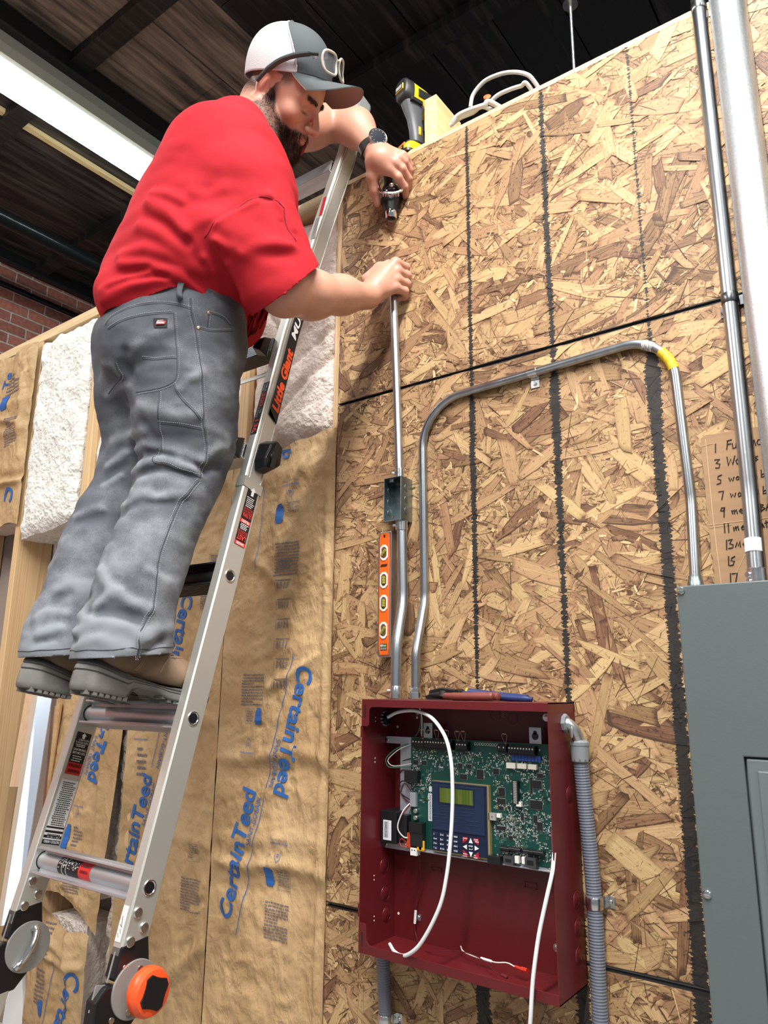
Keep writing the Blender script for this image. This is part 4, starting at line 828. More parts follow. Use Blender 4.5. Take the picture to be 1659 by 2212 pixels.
# chassis and board
YB = -0.042
ch = obj('chassis', MB().box((0.200, -0.0395, 1.585), (0.275, -0.037, 1.600)).box((0.198, -0.0395, 1.369), (0.275, -0.037, 1.384)).box((0.236, -0.037, 1.37), (0.275, -0.0345, 1.60)).box((0.26, -0.0395, 1.372), (0.607, -0.037, 1.380)).box((0.26, -0.0395, 1.3735), (0.607, -0.0445, 1.3760)), m_tin, fp, smooth=0, bevel=0.0006)
for xa, zb in ((0.2035, 1.592), (0.2015, 1.3765)): b = MB(); screw_head(b, (xa, -0.0395, zb), (0, -1, 0), 0.003); obj('screw', b, m_zinc, ch)
for r in (((0.2981, 1.6021, 0.3211, 1.6318)), ((0.5464, 1.6017, 0.5722, 1.6317))):
    b = MB().box((r[0], -0.0395, r[1] - .006), (r[2], -0.037, r[3])); kt = obj('key_tab', b, m_tin, ch, smooth=0, bevel=0.0006)
    cx_, cz_ = (r[0] + r[2]) / 2, (r[1] + r[3]) / 2 - .002
    obj('key_slot', MB().cyl((cx_, -0.0400, cz_), (cx_, -0.0392, cz_), (r[2] - r[0]) * .27, seg=20).cyl((cx_, -0.0400, cz_ + .007), (cx_, -0.0392, cz_ + .007), (r[2] - r[0]) * .15, seg=16), m_conn, ch)
cb_ = obj('circuit_board', MB().box((0.268, YB, 1.381), (0.607, -0.0396, 1.6010)), m_pcb, fp, smooth=0)
def comp(nm, r, h, m, bev=0.0004, y=YB):
    return obj(nm, MB().box((r[0], y - h, r[1]), (r[2], y, r[3])), m, cb_, smooth=0, bevel=bev)
for r, n in ((((0.2804, 1.5796, 0.3105, 1.6015)), 4), (((0.3118, 1.5796, 0.3780, 1.6022)), 10), (((0.3894, 1.5789, 0.4156, 1.6009)), 4), (((0.4844, 1.5814, 0.5043, 1.6003)), 2), (((0.5087, 1.5790, 0.5643, 1.6001)), 9)):
    b = MB().box((r[0], YB - .011, r[1]), (r[2], YB, r[3] - .003)).box((r[0], YB - .016, r[1] + .004), (r[2], YB, r[3] - .006))
    mi = 1
    for k in range(n):
        xx = r[0] + (r[2] - r[0]) * (k + .5) / n; b.cyl((xx, YB - .0165, r[3] - .0085), (xx, YB - .0158, r[3] - .0085), 0.0016, seg=10, mi=1)
        b.box((xx - .0016, YB - .0164, r[1] + .006), (xx + .0016, YB - .0158, r[1] + .010), 0)
    obj('terminal_block', b, (m_conn, m_pad), cb_, smooth=0)
for k in range(10):
    a = (0.4247, 1.5871, 0.4820, 1.5990); w_ = (a[2] - a[0]) / 10; xx = a[0] + w_ * (k + .5)
    obj('indicator_led', MB().torus((xx, YB - .0008, (a[1] + a[3]) / 2 + .0015), (0, 1, 0), w_ * .42, 0.0004, 14, 5), m_pad, cb_)
a = (0.5110, 1.5679, 0.5730, 1.5788)
for k in range(9): w_ = (a[2] - a[0]) / 9; comp('blue_jumper', (a[0] + w_ * k + .0003, a[1], a[0] + w_ * (k + 1) - .0003, a[3]), .005, m_bluec)
for r in (((0.4998, 1.5526, 0.5194, 1.5630)), ((0.5235, 1.5535, 0.5428, 1.5630)), ((0.5468, 1.5536, 0.5643, 1.5628))): comp('relay', r, .008, m_cream)
comp('plug_connector', ((0.2597, 1.5087, 0.2929, 1.5326)), .014, m_conn); comp('heat_sink', ((0.2705, 1.4604, 0.2849, 1.4886)), .008, m_tin); comp('choke', ((0.2731, 1.4110, 0.3061, 1.4311)), .016, m_conn); comp('power_relay', ((0.2764, 1.3849, 0.3060, 1.4111)), .014, m_chip)
for r in (((0.2797, 1.4484, 0.2911, 1.4573)), ((0.2796, 1.4349, 0.2910, 1.4438))):
    c_ = ((r[0] + r[2]) / 2, YB, (r[1] + r[3]) / 2); obj('electrolytic_capacitor', MB().lathe([(.0048, 0), (.0048, .010), (.0042, .0107), (0, .0107)], c_, (0, -1, 0), 18), m_zinc, cb_)
b = MB(); r = (0.2584, 1.3786, 0.2738, 1.4083); b.box((r[0], YB - .012, r[1]), (r[2], YB, r[3]))
for k in range(6): zz = r[1] + (r[3] - r[1]) * (k + .5) / 6; b.box((r[0] + .003, YB - .0128, zz - .0014), (r[0] + .007, YB - .012, zz + .0014), 1)
obj('orange_terminal', b, (m_orange, m_pad), cb_, smooth=0)
for r, t in ((((0.2909, 1.3770, 0.3037, 1.3954)), .2), (((0.2957, 1.3781, 0.3091, 1.3969)), -.1)):
    b = MB().box((r[0], YB - .013, r[1]), (r[2], YB - .009, r[3])); obj('yellow_capacitor', b, m_yel, cb_, smooth=0, bevel=.001)
r = (0.2757, 1.3663, 0.2912, 1.3807); b = MB().box((r[0], YB - .014, r[1]), (r[2], YB, r[3])).box((r[0] + .003, YB - .0144, r[3] - .005), (r[0] + .006, YB - .014, r[3] - .003), 1).box((r[2] - .006, YB - .0144, r[3] - .005), (r[2] - .003, YB - .014, r[3] - .003), 1); obj('battery_plug', b, (m_whitep, m_conn), cb_, smooth=0, bevel=.0004)
comp('white_label', ((0.3120, 1.4353, 0.3251, 1.4895)), .0006, M('label paper', (0.72, 0.75, 0.80), .5), 0); comp('small_label', ((0.3138, 1.4931, 0.3238, 1.5035)), .0006, M('label paper', (0.72, 0.75, 0.80), .5), 0)
b = MB(); r = (0.3120, 1.4353, 0.3251, 1.4895)
for c_ in range(2):
    zz = r[1] + .003
    while zz < r[3] - .003:
        l = .001 + .002 * rng.random(); xx = r[0] + .0028 + c_ * .0028; b.box((xx, YB - .0008, zz), (xx + .0013, YB - .0005, zz + l)); zz += l + .0008
obj('label_print', b, m_chip, cb_, smooth=0)
for r in (((0.4785, 1.4984, 0.4920, 1.5144)), ((0.5454, 1.4816, 0.5702, 1.4971)), ((0.5523, 1.5189, 0.5704, 1.5334)), ((0.4676, 1.5383, 0.4796, 1.5497)), ((0.3866, 1.5450, 0.3967, 1.5541)), ((0.4079, 1.5449, 0.4178, 1.5534)), ((0.3908, 1.5230, 0.4066, 1.5335)), ((0.4751, 1.4840, 0.4926, 1.4940)), ((0.5585, 1.4450, 0.5696, 1.4587)), ((0.5623, 1.5385, 0.5743, 1.5467)), ((0.2764, 1.5447, 0.2870, 1.5539)), ((0.2979, 1.5453, 0.3083, 1.5539)), ((0.4300, 1.5264, 0.4447, 1.5449)), ((0.5468, 1.5090, 0.5514, 1.5383)), ((0.5256, 1.4584, 0.5311, 1.4723)), ((0.5511, 1.4566, 0.5590, 1.4704)), ((0.4722, 1.4360, 0.4919, 1.4430)), ((0.4776, 1.4721, 0.4883, 1.4797)), ((0.4983, 1.4209, 0.5065, 1.4278))):
    b = MB().box((r[0], YB - .0022, r[1]), (r[2], YB, r[3])); W_ = r[2] - r[0]; H_ = r[3] - r[1]
    nx, nz = max(2, int(W_ / .0013)), max(2, int(H_ / .0013))
    for k in range(nx):
        xx = r[0] + W_ * (k + .5) / nx; b.box((xx - .0003, YB - .0006, r[1] - .0012), (xx + .0003, YB, r[1]), 1).box((xx - .0003, YB - .0006, r[3]), (xx + .0003, YB, r[3] + .0012), 1)
    for k in range(nz):
        zz = r[1] + H_ * (k + .5) / nz; b.box((r[0] - .0012, YB - .0006, zz - .0003), (r[0], YB, zz + .0003), 1).box((r[2], YB - .0006, zz - .0003), (r[2] + .0012, YB, zz + .0003), 1)
    obj('chip', b, (m_chip, m_pad), cb_, smooth=0)
r = (0.5116, 1.4887, 0.5248, 1.5301); b = MB().box((r[0], YB - .009, r[1]), (r[2], YB, r[3]))
for k in range(14): zz = r[1] + (r[3] - r[1]) * (k + .5) / 14; b.box((r[0] + .003, YB - .0096, zz - .0008), (r[2] - .003, YB - .009, zz + .0008), 1)
obj('slot_connector', b, (m_conn, m_pad), cb_, smooth=0)
r = (0.4586, 1.4531, 0.4743, 1.4662); b = MB().box((r[0], YB - .009, r[1]), (r[2], YB, r[3])).cyl(((r[0] + r[2]) / 2, YB - .0094, (r[1] + r[3]) / 2), ((r[0] + r[2]) / 2, YB - .009, (r[1] + r[3]) / 2), .0011, seg=10, mi=1); obj('buzzer', b, (M('grey plastic', (.34, .33, .32), .5), m_conn), cb_, smooth=0, bevel=.0008)
comp('white_connector', ((0.4758, 1.4590, 0.4845, 1.4664)), .008, m_whitep); comp('white_connector', ((0.5191, 1.4835, 0.5300, 1.4924)), .008, m_whitep)
for r in (((0.4829, 1.3989, 0.5023, 1.4091)), ((0.5028, 1.4003, 0.5254, 1.4099)), ((0.5306, 1.4005, 0.5519, 1.4096)), ((0.5523, 1.4005, 0.5728, 1.4100))): b = MB().cyl((r[0], YB - .006, (r[1] + r[3]) / 2), (r[2], YB - .006, (r[1] + r[3]) / 2), (r[3] - r[1]) / 2, seg=14); obj('fuse_cap', b, m_conn, cb_)
comp('jack', ((0.4565, 1.3745, 0.4848, 1.3893)), .014, m_conn); comp('white_connector', ((0.5134, 1.3821, 0.5220, 1.3944)), .010, m_whitep); comp('white_connector', ((0.5279, 1.3826, 0.5365, 1.3949)), .010, m_whitep)
for r in (((0.4915, 1.3786, 0.5123, 1.3924)), ((0.5363, 1.3793, 0.5590, 1.3956))):
    w_ = r[2] - r[0]; b = MB().box((r[0], YB - .014, r[1]), (r[2], YB, r[3])); xc = (r[0] + r[2]) / 2
    b.box((xc - w_ * .3, YB - .0143, r[1] + .004), (xc + w_ * .3, YB - .0139, r[3] - .004), 1); obj('phone_jack', b, (M('jack plastic', (.05, .05, .055), .4), m_conn), cb_, smooth=0)
for p in ((0.5761, 1.3750, 0.5817, 1.3799), (0.3909, 1.3730, 0.3974, 1.3783), (0.5654, 1.5874, 0.5713, 1.5926)): b = MB(); screw_head(b, ((p[0] + p[2]) / 2, YB, (p[1] + p[3]) / 2), (0, -1, 0), .0035); obj('screw', b, m_zinc, cb_)
b = MB(); put_text(b, 'ANN-BUS', (*(0.4408, 1.3756, 0.4550, 1.3789)[:1], YB - .0003, (0.4408, 1.3756, 0.4550, 1.3789)[1]), (1, 0, 0), (0, 0, 1), .004, fit=.011)
r = (0.3382, 1.5411, 0.3514, 1.5488); b.tube([(r[0], YB - .0003, r[1] + .004), (r[0] + .002, YB - .0003, r[1] + .001), (r[0] + .0035, YB - .0003, r[3])], .0004, 5); put_text(b, 'RoHS', (r[0] + .0035, YB - .0003, r[1] + .001), (1, 0, 0), (0, 0, 1), .004, fit=.0075, bold=.03)
obj('silk_print', b, m_key, cb_, smooth=0)
# the countless surface mounted parts
b = MB(); taken = [(0.318, 1.376, 0.466, 1.530), (0.262, 1.36, 0.322, 1.47)]
prof = [(0.27, 1.50, 0.600, 1.578, 1150), (0.27, 1.39, 0.33, 1.50, 90), (0.462, 1.39, 0.604, 1.50, 900), (0.27, 1.47, 0.33, 1.55, 110), (0.455, 1.385, 0.53, 1.46, 420)]
for (xa, za, xb, zb, n) in prof:
    for _ in range(n):
        x = round((xa + (xb - xa) * rng.random()) / .0017) * .0017; z = round((za + (zb - za) * rng.random()) / .0017) * .0017
        if vnoise(np.array([x * 60, z * 60, 4.0]), 3) < .40: continue
        if any(t[0] < x < t[2] and t[1] < z < t[3] for t in taken): continue
        l = .0009 + .0011 * rng.random(); s_ = .0005 + .0004 * rng.random(); mi = 0 if rng.random() < .72 else (1 if rng.random() < .7 else 2)
        if rng.random() < .5: l, s_ = s_, l
        b.box((x - l, YB - .0009, z - s_), (x + l, YB, z + s_), mi)
    for _ in range(n // 8):   # printed outlines
        x = xa + (xb - xa) * rng.random(); z = za + (zb - za) * rng.random()
        if any(t[0] < x < t[2] and t[1] < z < t[3] for t in taken): continue
        l = .002 + .003 * rng.random(); h = .002 + .003 * rng.random(); k = .0002
        for q in ((x, z, x + l, z + k), (x, z + h, x + l, z + h + k), (x, z, x + k, z + h), (x + l, z, x + l + k, z + h)): b.box((q[0], YB - .00025, q[1]), (q[2], YB, q[3]), 0)
o = obj('surface_parts', b, (m_pad, m_chip, m_brass), cb_, smooth=0); o['kind'] = 'stuff'
# resistor loops above the terminals
for p in ((425,203),(478,205),(530,205),(545,218),(610,207),(695,215),(740,218),(1060,235)):
    pass
RES = [(0.3047, 1.6019, 0.3050, 1.6183), (0.3220, 1.6027, 0.3223, 1.6177), (0.3404, 1.6027, 0.3407, 1.6184), (0.3642, 1.6030, 0.3645, 1.6188), (0.3907, 1.6024, 0.3910, 1.6178), (0.4051, 1.6031, 0.4054, 1.6183), (0.4993, 1.6037, 0.4996, 1.6172)]
m_wireb = M('bare copper lead', (.55, .42, .30), .35, .8)
for i, r in enumerate(RES):
    x, zt, zb = r[0], r[3], r[1]; w_ = .0055
    b = MB().tube(smooth_path([(x + .001, -.052, zb - .006), (x - w_, -.053, zt - .004), (x - w_ * .7, -.053, zt), (x + w_ * .7, -.053, zt - .0005), (x + w_, -.053, zt - .004), (x + .002, -.052, zb - .006)], 6), .00035, 6)
    o = obj('resistor', b, m_wireb, cb_); obj('resistor_body', MB().lathe([(.0009, -.0032), (.0014, -.0026), (.0011, 0), (.0014, .0026), (.0009, .0032)], (x, -.053, zt), (1, 0, -.08), 10), M('tan resistor', (.48, .30, .18), .5), cb_)

# keypad
KX0, KX1, KZ0, KZ1, KY = 0.3290, 0.4590, 1.3830, 1.5170, -0.055
kp = obj('keypad', MB().box((KX0 - .0012, KY + .004, KZ0 - .003), (KX1 + .0015, YB, KZ1)), m_brass, fp, smooth=0)
obj('keypad_face', MB().box((KX0, KY, KZ0), (KX1 - .0025, KY + .004, KZ1 - .001)), m_navy, kp, smooth=0, bevel=.0008)
b = MB().box((KX0 + .002, KY - .0012, 1.4245), (KX1 - .006, KY, KZ1 - .006)); b.box((KX0 + .002, KY - .0022, 1.4235), (KX1 - .006, KY - .001, 1.4275))
for (xa, xb, zz) in ((.349, .366, 1.470), (.349, .366, 1.464), (.352, .370, 1.458), (.395, .425, 1.468), (.395, .428, 1.461), (.397, .424, 1.455), (.333, .364, 1.452), (.333, .366, 1.446), (.378, .40, 1.449), (.378, .402, 1.441), (.408, .443, 1.446), (.410, .44, 1.438), (.335, .366, 1.438)): b.box((xa, KY - .0017, zz), (xb, KY - .001, zz + .0018))
obj('upper_panel', b, m_navy2, kp, smooth=0, bevel=.0003)
b = MB().prism([(.3455, 1.4735), (.4300, 1.4735), (.4310, 1.5075), (.3465, 1.5075)], KY - .0018, KY - .0010); obj('display_bezel', b, m_navy, kp, smooth=0)
b = MB().box((.3500, KY - .0024, 1.4770), (.4280, KY - .0017, 1.5050)); obj('display', b, m_lcd, kp, smooth=0)
KEYS = ['1', '2', '3', 'FIRE', '4', '5', '6', 'CLEAR', '7', '8', '9', 'ESC', '*', '0', '#', 'MODE']; SUB = ['', 'ABC', 'DEF', '', 'GHI', 'JKL', 'MNO', '', 'PRS', 'TUV', 'WXY', '', 'QZ', 'OPER', '', '']
for i, kx in enumerate(KEYS):
    c_, r_ = i % 4, i // 4; x = .3332 + .0158 * c_ + (.0010 if c_ == 3 else 0); z = 1.4130 - .0088 * r_
    k = obj('key', MB().box((x - .001, KY - .0012, z - .0018), (x + .0105, KY, z + .0052)), m_navy2, kp, smooth=0, bevel=.0004)
    b = MB()
    if c_ < 3:
        put_text(b, kx, (x + .0005, KY - .0014, z), (1, 0, 0), (0, 0, 1), .0046, bold=.03)
        if SUB[i]: put_text(b, SUB[i], (x + .0036, KY - .0014, z + .0004), (1, 0, 0), (0, 0, 1), .0028, bold=.03)
    else: put_text(b, kx, (x, KY - .0014, z + .0003), (1, 0, 0), (0, 0, 1), .0034, bold=.03, fit=.0085)
    obj('key_print', b, m_key, kp, smooth=0)
def tri(c, d, r, m, nm):
    b = MB(); P = [(c[0] + r * cos(a), c[1] + r * sin(a)) for a in (d, d + 2.25, d - 2.25)]; b.prism(P, KY - .0016, KY - .0004); obj(nm, b, m, kp, smooth=0, bevel=.0003)
CX, CZ = .4205, 1.3985
for d, ox, oz in ((pi / 2, 0, .0118), (-pi / 2, 0, -.0118), (pi, -.0125, 0), (0, .0125, 0)): tri((CX + ox, CZ + oz), d, .0058, m_key, 'arrow_key')
b = MB(); put_text(b, 'ENTER', (CX - .0048, KY - .0014, CZ + .0015), (1, 0, 0), (0, 0, 1), .0036, bold=.03, fit=.0096); b.box((CX - .003, KY - .0012, CZ - .0035), (CX + .004, KY - .0008, CZ - .0028)).box((CX + .0034, KY - .0012, CZ - .0035), (CX + .004, KY - .0008, CZ - .0015)); b.prism([(CX - .0048, CZ - .0031), (CX - .003, CZ - .0042), (CX - .003, CZ - .0020)], KY - .0012, KY - .0008); obj('enter_print', b, m_key, kp, smooth=0)
for sx_, sz_, t1, t2 in ((-1, 1, 'ACKNOWLEDGE', 'X'), (1, 1, 'ALARM', 'SILENCE'), (-1, -1, 'DRILL', 'HOLD 2 SEC'), (1, -1, 'Cn', 'RESET')):
    cx_, cz_ = CX + sx_ * .0122, CZ + sz_ * .0122; s = .0058
    P = [(cx_ + sx_ * s, cz_ + sz_ * s), (cx_ - sx_ * s, cz_ + sz_ * s), (cx_ - sx_ * s * .9, cz_ + sz_ * s * .2), (cx_ + sx_ * s * .6, cz_ - sz_ * s * .9), (cx_ + sx_ * s, cz_ - sz_ * s)]
    if sx_ * sz_ > 0: P = P[::-1]
    k = obj('red_key', MB().prism(P, KY - .0014, KY - .0004), m_redkey, kp, smooth=0)
    b = MB(); put_text(b, t1, (cx_ - s * .9, KY - .0016, cz_ + (s * .45 if sz_ > 0 else -s * .3)), (1, 0, 0), (0, 0, 1), .003, bold=.03, fit=.0095 if len(t1) > 3 else .0045); put_text(b, t2, (cx_ - s * .9 + (.003 if sx_ > 0 and sz_ > 0 else 0), KY - .0016, cz_ + (s * .0 if sz_ > 0 else -s * .85) - .001), (1, 0, 0), (0, 0, 1), .003, bold=.03, fit=.0085 if len(t2) > 1 else None); obj('red_key_print', b, m_key, kp, smooth=0)

# transformer, fitting and small wires
r = (0.2019, 1.3841, 0.2698, 1.4565)
tf = obj('transformer', MB().box((r[0], -.062, r[1]), (r[0] + .042, -.004, r[3] - .008)).box((r[0] + .042, -.056, r[1] + .006), (r[2] - .004, -.02, r[3] - .014)), m_conn, fp, smooth=0, bevel=.0015)
r2 = (0.2062, 1.3900, 0.2272, 1.4294); o = obj('transformer_label', MB().box((r2[0] + .004, -.0626, r2[1]), (r2[2] + .004, -.0618, r2[3])), M('label paper', (0.72, 0.75, 0.80), .5), tf, smooth=0)
b = MB()
for c_, w_ in ((.0035, .0016), (.0065, .0022), (.0100, .0008), (.0122, .0008)):
    zz = r2[1] + .005
    while zz < r2[3] - .003: l = .0012 + .0022 * rng.random(); b.box((r2[0] + .004 + c_, -.0629, zz), (r2[0] + .004 + c_ + w_, -.0625, zz + l)); zz += l + .0008
obj('transformer_print', b, m_chip, tf, smooth=0)
p = (0.1990, -0.0434, 1.6376)
b = MB().lathe([(.0140, 0), (.0140, .005), (.0125, .005), (.0125, .012), (.0105, .012), (.0105, .013)], (0.199, p[1], p[2]), (1, 0, 0), 22)
for k in range(12): a = 2 * pi * k / 12; b.box((0, -.0018, -.0015), (.004, .0018, .0015), 1, T=lambda q, a=a: (0.199 + q[0], p[1] + .0150 * cos(a) + q[1], p[2] + .0150 * sin(a) + q[2]))
obj('cable_fitting', b, (m_conn, m_tin), fp)
m_wg = M('green wire', (.03, .17, .10), .4); m_wk = M('black wire', (.012, .012, .013), .4); m_wr = M('red wire', (.32, .02, .015), .4); m_ww = M('white wire', (.66, .66, .62), .4); m_wm = M('maroon wire', (.10, .015, .02), .4)
def wire(pts, r, m, nm='wire'): return obj(nm, MB().tube(smooth_path(pts, 8), r, 8), m, fp)
wire([(0.2653, -0.0360, 1.5889), (0.2358, -0.0500, 1.5756), (0.2134, -0.0550, 1.5573), (0.2110, -0.0550, 1.5446), (0.2212, -0.0500, 1.5353), (0.2701, -0.0430, 1.5399)], .0011, m_wg)
wire([(0.2653, -0.0360, 1.5860), (0.2420, -0.0500, 1.5740), (0.2196, -0.0550, 1.5557), (0.2172, -0.0550, 1.5460), (0.2298, -0.0500, 1.5388), (0.2701, -0.0430, 1.5456)], .0011, m_ww)
wire([(0.2680, -0.0400, 1.5567), (0.2352, -0.0350, 1.5476), (0.2155, -0.0300, 1.5441)], .001, m_wk)
wire([(0.3008, -0.0600, 1.6651), (0.2989, -0.0500, 1.6475), (0.2919, -0.0450, 1.6183), (0.2809, -0.0430, 1.6034)], .0011, m_wg); wire([(0.3020, -0.0600, 1.6651), (0.3013, -0.0500, 1.6428), (0.2965, -0.0430, 1.6041)], .0013, m_ww)
wire([(0.2599, -0.0440, 1.5308), (0.2425, -0.0400, 1.5302), (0.2317, -0.0350, 1.5138), (0.2318, -0.0350, 1.4947), (0.2525, -0.0400, 1.4706), (0.2701, -0.0430, 1.4660)], .001, m_wm)
wire([(0.2701, -0.0430, 1.5041), (0.2485, -0.0450, 1.5092), (0.2353, -0.0400, 1.4974), (0.2427, -0.0400, 1.4819), (0.2665, -0.0430, 1.4721)], .0012, m_wk); wire([(0.2701, -0.0430, 1.4892), (0.2499, -0.0400, 1.5042), (0.2403, -0.0400, 1.4845), (0.2549, -0.0400, 1.4670)], .0009, m_wm)
wire([(0.2703, -0.0450, 1.4681), (0.2616, -0.0600, 1.4533), (0.2516, -0.0660, 1.4274), (0.2529, -0.0660, 1.4121), (0.2618, -0.0600, 1.4005), (0.2678, -0.0550, 1.3986)], .0014, m_ww); wire([(0.2715, -0.0450, 1.4654), (0.2618, -0.0500, 1.4540), (0.2499, -0.0500, 1.4371), (0.2476, -0.0500, 1.4047), (0.2596, -0.0500, 1.4015)], .0011, m_wr)
wire([(0.2697, -0.0560, 1.3837), (0.2585, -0.0620, 1.3824), (0.2526, -0.0620, 1.3906), (0.2585, -0.0620, 1.3968), (0.2661, -0.0560, 1.3896)], .0011, m_wr)
wire([(0.2923, -0.0500, 1.3695), (0.2836, -0.0300, 1.3339), (0.2780, -0.0200, 1.3090), (0.2656, -0.0120, 1.2788), (0.2585, -0.0120, 1.2483), (0.2573, -0.0120, 1.2199), (0.2628, -0.0150, 1.2023), (0.2910, -0.0350, 1.1882), (0.3263, -0.0500, 1.1927), (0.3534, -0.0500, 1.2004), (0.3957, -0.0500, 1.2069), (0.4420, -0.0600, 1.2056), (0.4845, -0.0850, 1.1990), (0.5039, -0.0950, 1.1996)], .0008, m_wm)
obj('wire_sleeve', MB().tube([(0.2604, -0.0130, 1.2497), (0.2580, -0.0130, 1.2246)], .0028, 10), m_key, fp); obj('wire_plug', MB().tube([(0.5031, -0.0950, 1.2009), (0.5157, -0.0980, 1.1999)], .0028, 8), m_wm, fp)
wire([(0.3727, -0.0200, 1.2051), (0.3859, -0.0300, 1.2001), (0.4285, -0.0450, 1.2008), (0.4687, -0.0550, 1.2042), (0.4930, -0.0550, 1.2082), (0.5144, -0.0600, 1.2061)], .0012, m_ww)
obj('wire_sleeve', MB().tube([(0.4337, -0.0470, 1.2023), (0.4598, -0.0530, 1.2034)], .0024, 10), m_key, fp); obj('spade_terminal', MB().tube([(0.5125, -0.0600, 1.2073), (0.5256, -0.0620, 1.2066)], .0028, 8).tube([(0.5256, -0.0620, 1.2066), (0.5386, -0.0640, 1.2068)], .0042, 8), M('red crimp', (.5, .03, .015), .35), fp)
obj('wire_sleeve', MB().box((0.6117, -0.1000, 1.4149), tuple(np.array((0.6117, -0.1000, 1.4149)) + (.006, .012, .045))), M('pink sleeve', (.22, .07, .11), .5), fp, smooth=0, bevel=.001)

# loose white cables
m_cab = M('white cable jacket', (0.80, 0.82, 0.84), 0.35)
b = MB().tube(smooth_path([(0.2201, -0.0620, 1.6417), (0.2493, -0.0680, 1.6524), (0.2903, -0.0850, 1.6576), (0.3275, -0.1000, 1.6569), (0.3676, -0.1180, 1.6474), (0.3982, -0.1300, 1.6273), (0.4177, -0.1360, 1.6013), (0.4278, -0.1380, 1.5624), (0.4297, -0.1380, 1.5119), (0.4275, -0.1380, 1.4618), (0.4216, -0.1380, 1.4039), (0.4149, -0.1380, 1.3627), (0.4032, -0.1380, 1.3170), (0.3833, -0.1380, 1.2764), (0.3558, -0.1360, 1.2362), (0.3319, -0.1320, 1.2141), (0.3021, -0.1200, 1.1989), (0.2680, -0.1000, 1.1947), (0.2277, -0.0600, 1.1908)], 8), .0037, 12)
ca1 = obj('white_cable', b, m_cab); tag(ca1, 'white cable looping out of the cabinet side and under its lower left corner', 'cable', 'white cables of the red cabinet')
b = MB().tube(smooth_path([(0.6245, -0.1180, 1.4247), (0.6245, -0.1240, 1.4062), (0.6243, -0.1310, 1.3910), (0.6175, -0.1360, 1.3615), (0.6084, -0.1380, 1.3276), (0.6001, -0.1400, 1.2941), (0.5925, -0.1420, 1.2539), (0.5858, -0.1420, 1.2137), (0.5794, -0.1400, 1.1629), (0.5668, -0.1300, 1.0946)], 8), .0036, 12)
ca2 = obj('white_cable', b, m_cab); tag(ca2, 'white cable hanging straight down over the right part of the cabinet', 'cable', 'white cables of the red cabinet')

# pliers lying on the cabinet --------------------------------------------------------
m_toolk = M('blackened tool steel', (.030, .030, .032), .38, .7); m_rubr = M('dull red rubber', (.20, .045, .035), .5); m_rubb = M('navy rubber', (.015, .032, .13), .45)
ZT = 1.680
p1 = thing('pliers', 'pliers with dull red grips lying front-most on top of the red cabinet', 'pliers', (.42, -.09, ZT), 'pliers on the red cabinet')
obj('jaws', MB().tube([(.338, -.079, ZT + .010), (.352, -.080, ZT + .010), (.380, -.082, ZT + .010)], [.0022, .0055, .0085], 10).lathe([(.0095, -.006), (.0095, .006)], (.376, -.082, ZT + .0115), (0, .3, 1), 16), m_toolk, p1)
obj('grip', MB().tube(smooth_path([(.381, -.084, ZT + .0090), (.42, -.096, ZT + .0085), (.46, -.103, ZT + .0090), (.492, -.101, ZT + .0095), (.503, -.099, ZT + .0095)], 6), [.0068] * 4 + [.0080] * 9 + [.0085] * 8 + [.0082, .0078, .006, .004], 14), m_rubr, p1)
obj('grip', MB().tube(smooth_path([(.381, -.079, ZT + .0090), (.42, -.070, ZT + .0085), (.46, -.066, ZT + .0090), (.492, -.071, ZT + .0095), (.500, -.073, ZT + .0095)], 6), [.0068] * 4 + [.0078] * 9 + [.0082] * 8 + [.0080, .0076, .006, .004], 14), m_rubr, p1)
p2 = thing('pliers', 'black headed pliers with navy blue grips at the back of the red cabinet top', 'pliers', (.45, -.04, ZT), 'pliers on the red cabinet')
obj('head', MB().prism([(.318, ZT + .004), (.40, ZT + .010), (.404, ZT + .020), (.350, ZT + .026), (.320, ZT + .020)], -.050, -.036).lathe([(.008, -.012), (.008, .012)], (.392, -.043, ZT + .0155), (0, 1, 0), 16), m_toolk, p2, smooth=0, bevel=.002)
obj('collar', MB().tube([(.408, -.041, ZT + .0175), (.412, -.0405, ZT + .0172)], .0085, 12), m_yel, p2)
obj('grip', MB().tube(smooth_path([(.412, -.040, ZT + .0170), (.45, -.033, ZT + .0130), (.50, -.028, ZT + .0090), (.535, -.029, ZT + .0068), (.541, -.030, ZT + .0064)], 6), [.0080] * 10 + [.0074] * 8 + [.0066] * 6 + [.003], 14), m_rubb, p2)
obj('grip', MB().tube(smooth_path([(.405, -.046, ZT + .0120), (.45, -.054, ZT + .0095), (.50, -.050, ZT + .0075), (.552, -.047, ZT + .0052), (.560, -.0465, ZT + .0045)], 6), [.0078] * 10 + [.0070] * 8 + [.0050] * 6 + [.002], 14), m_rubb, p2)
p3 = thing('wire_stripper', 'thin black stripper lying between the red and blue gripped pliers', 'wire stripper', (.37, -.06, ZT), 'pliers on the red cabinet')
obj('blade', MB().prism([(.322, ZT + .001), (.372, ZT + .001), (.372, ZT + .010), (.335, ZT + .013), (.318, ZT + .008)], -.0625, -.0585), m_toolk, p3, smooth=0)
obj('grip', MB().tube(smooth_path([(.372, -.060, ZT + .0060), (.40, -.0575, ZT + .0062), (.440, -.0555, ZT + .0060)], 6), .0052, 12), m_dark, p3)
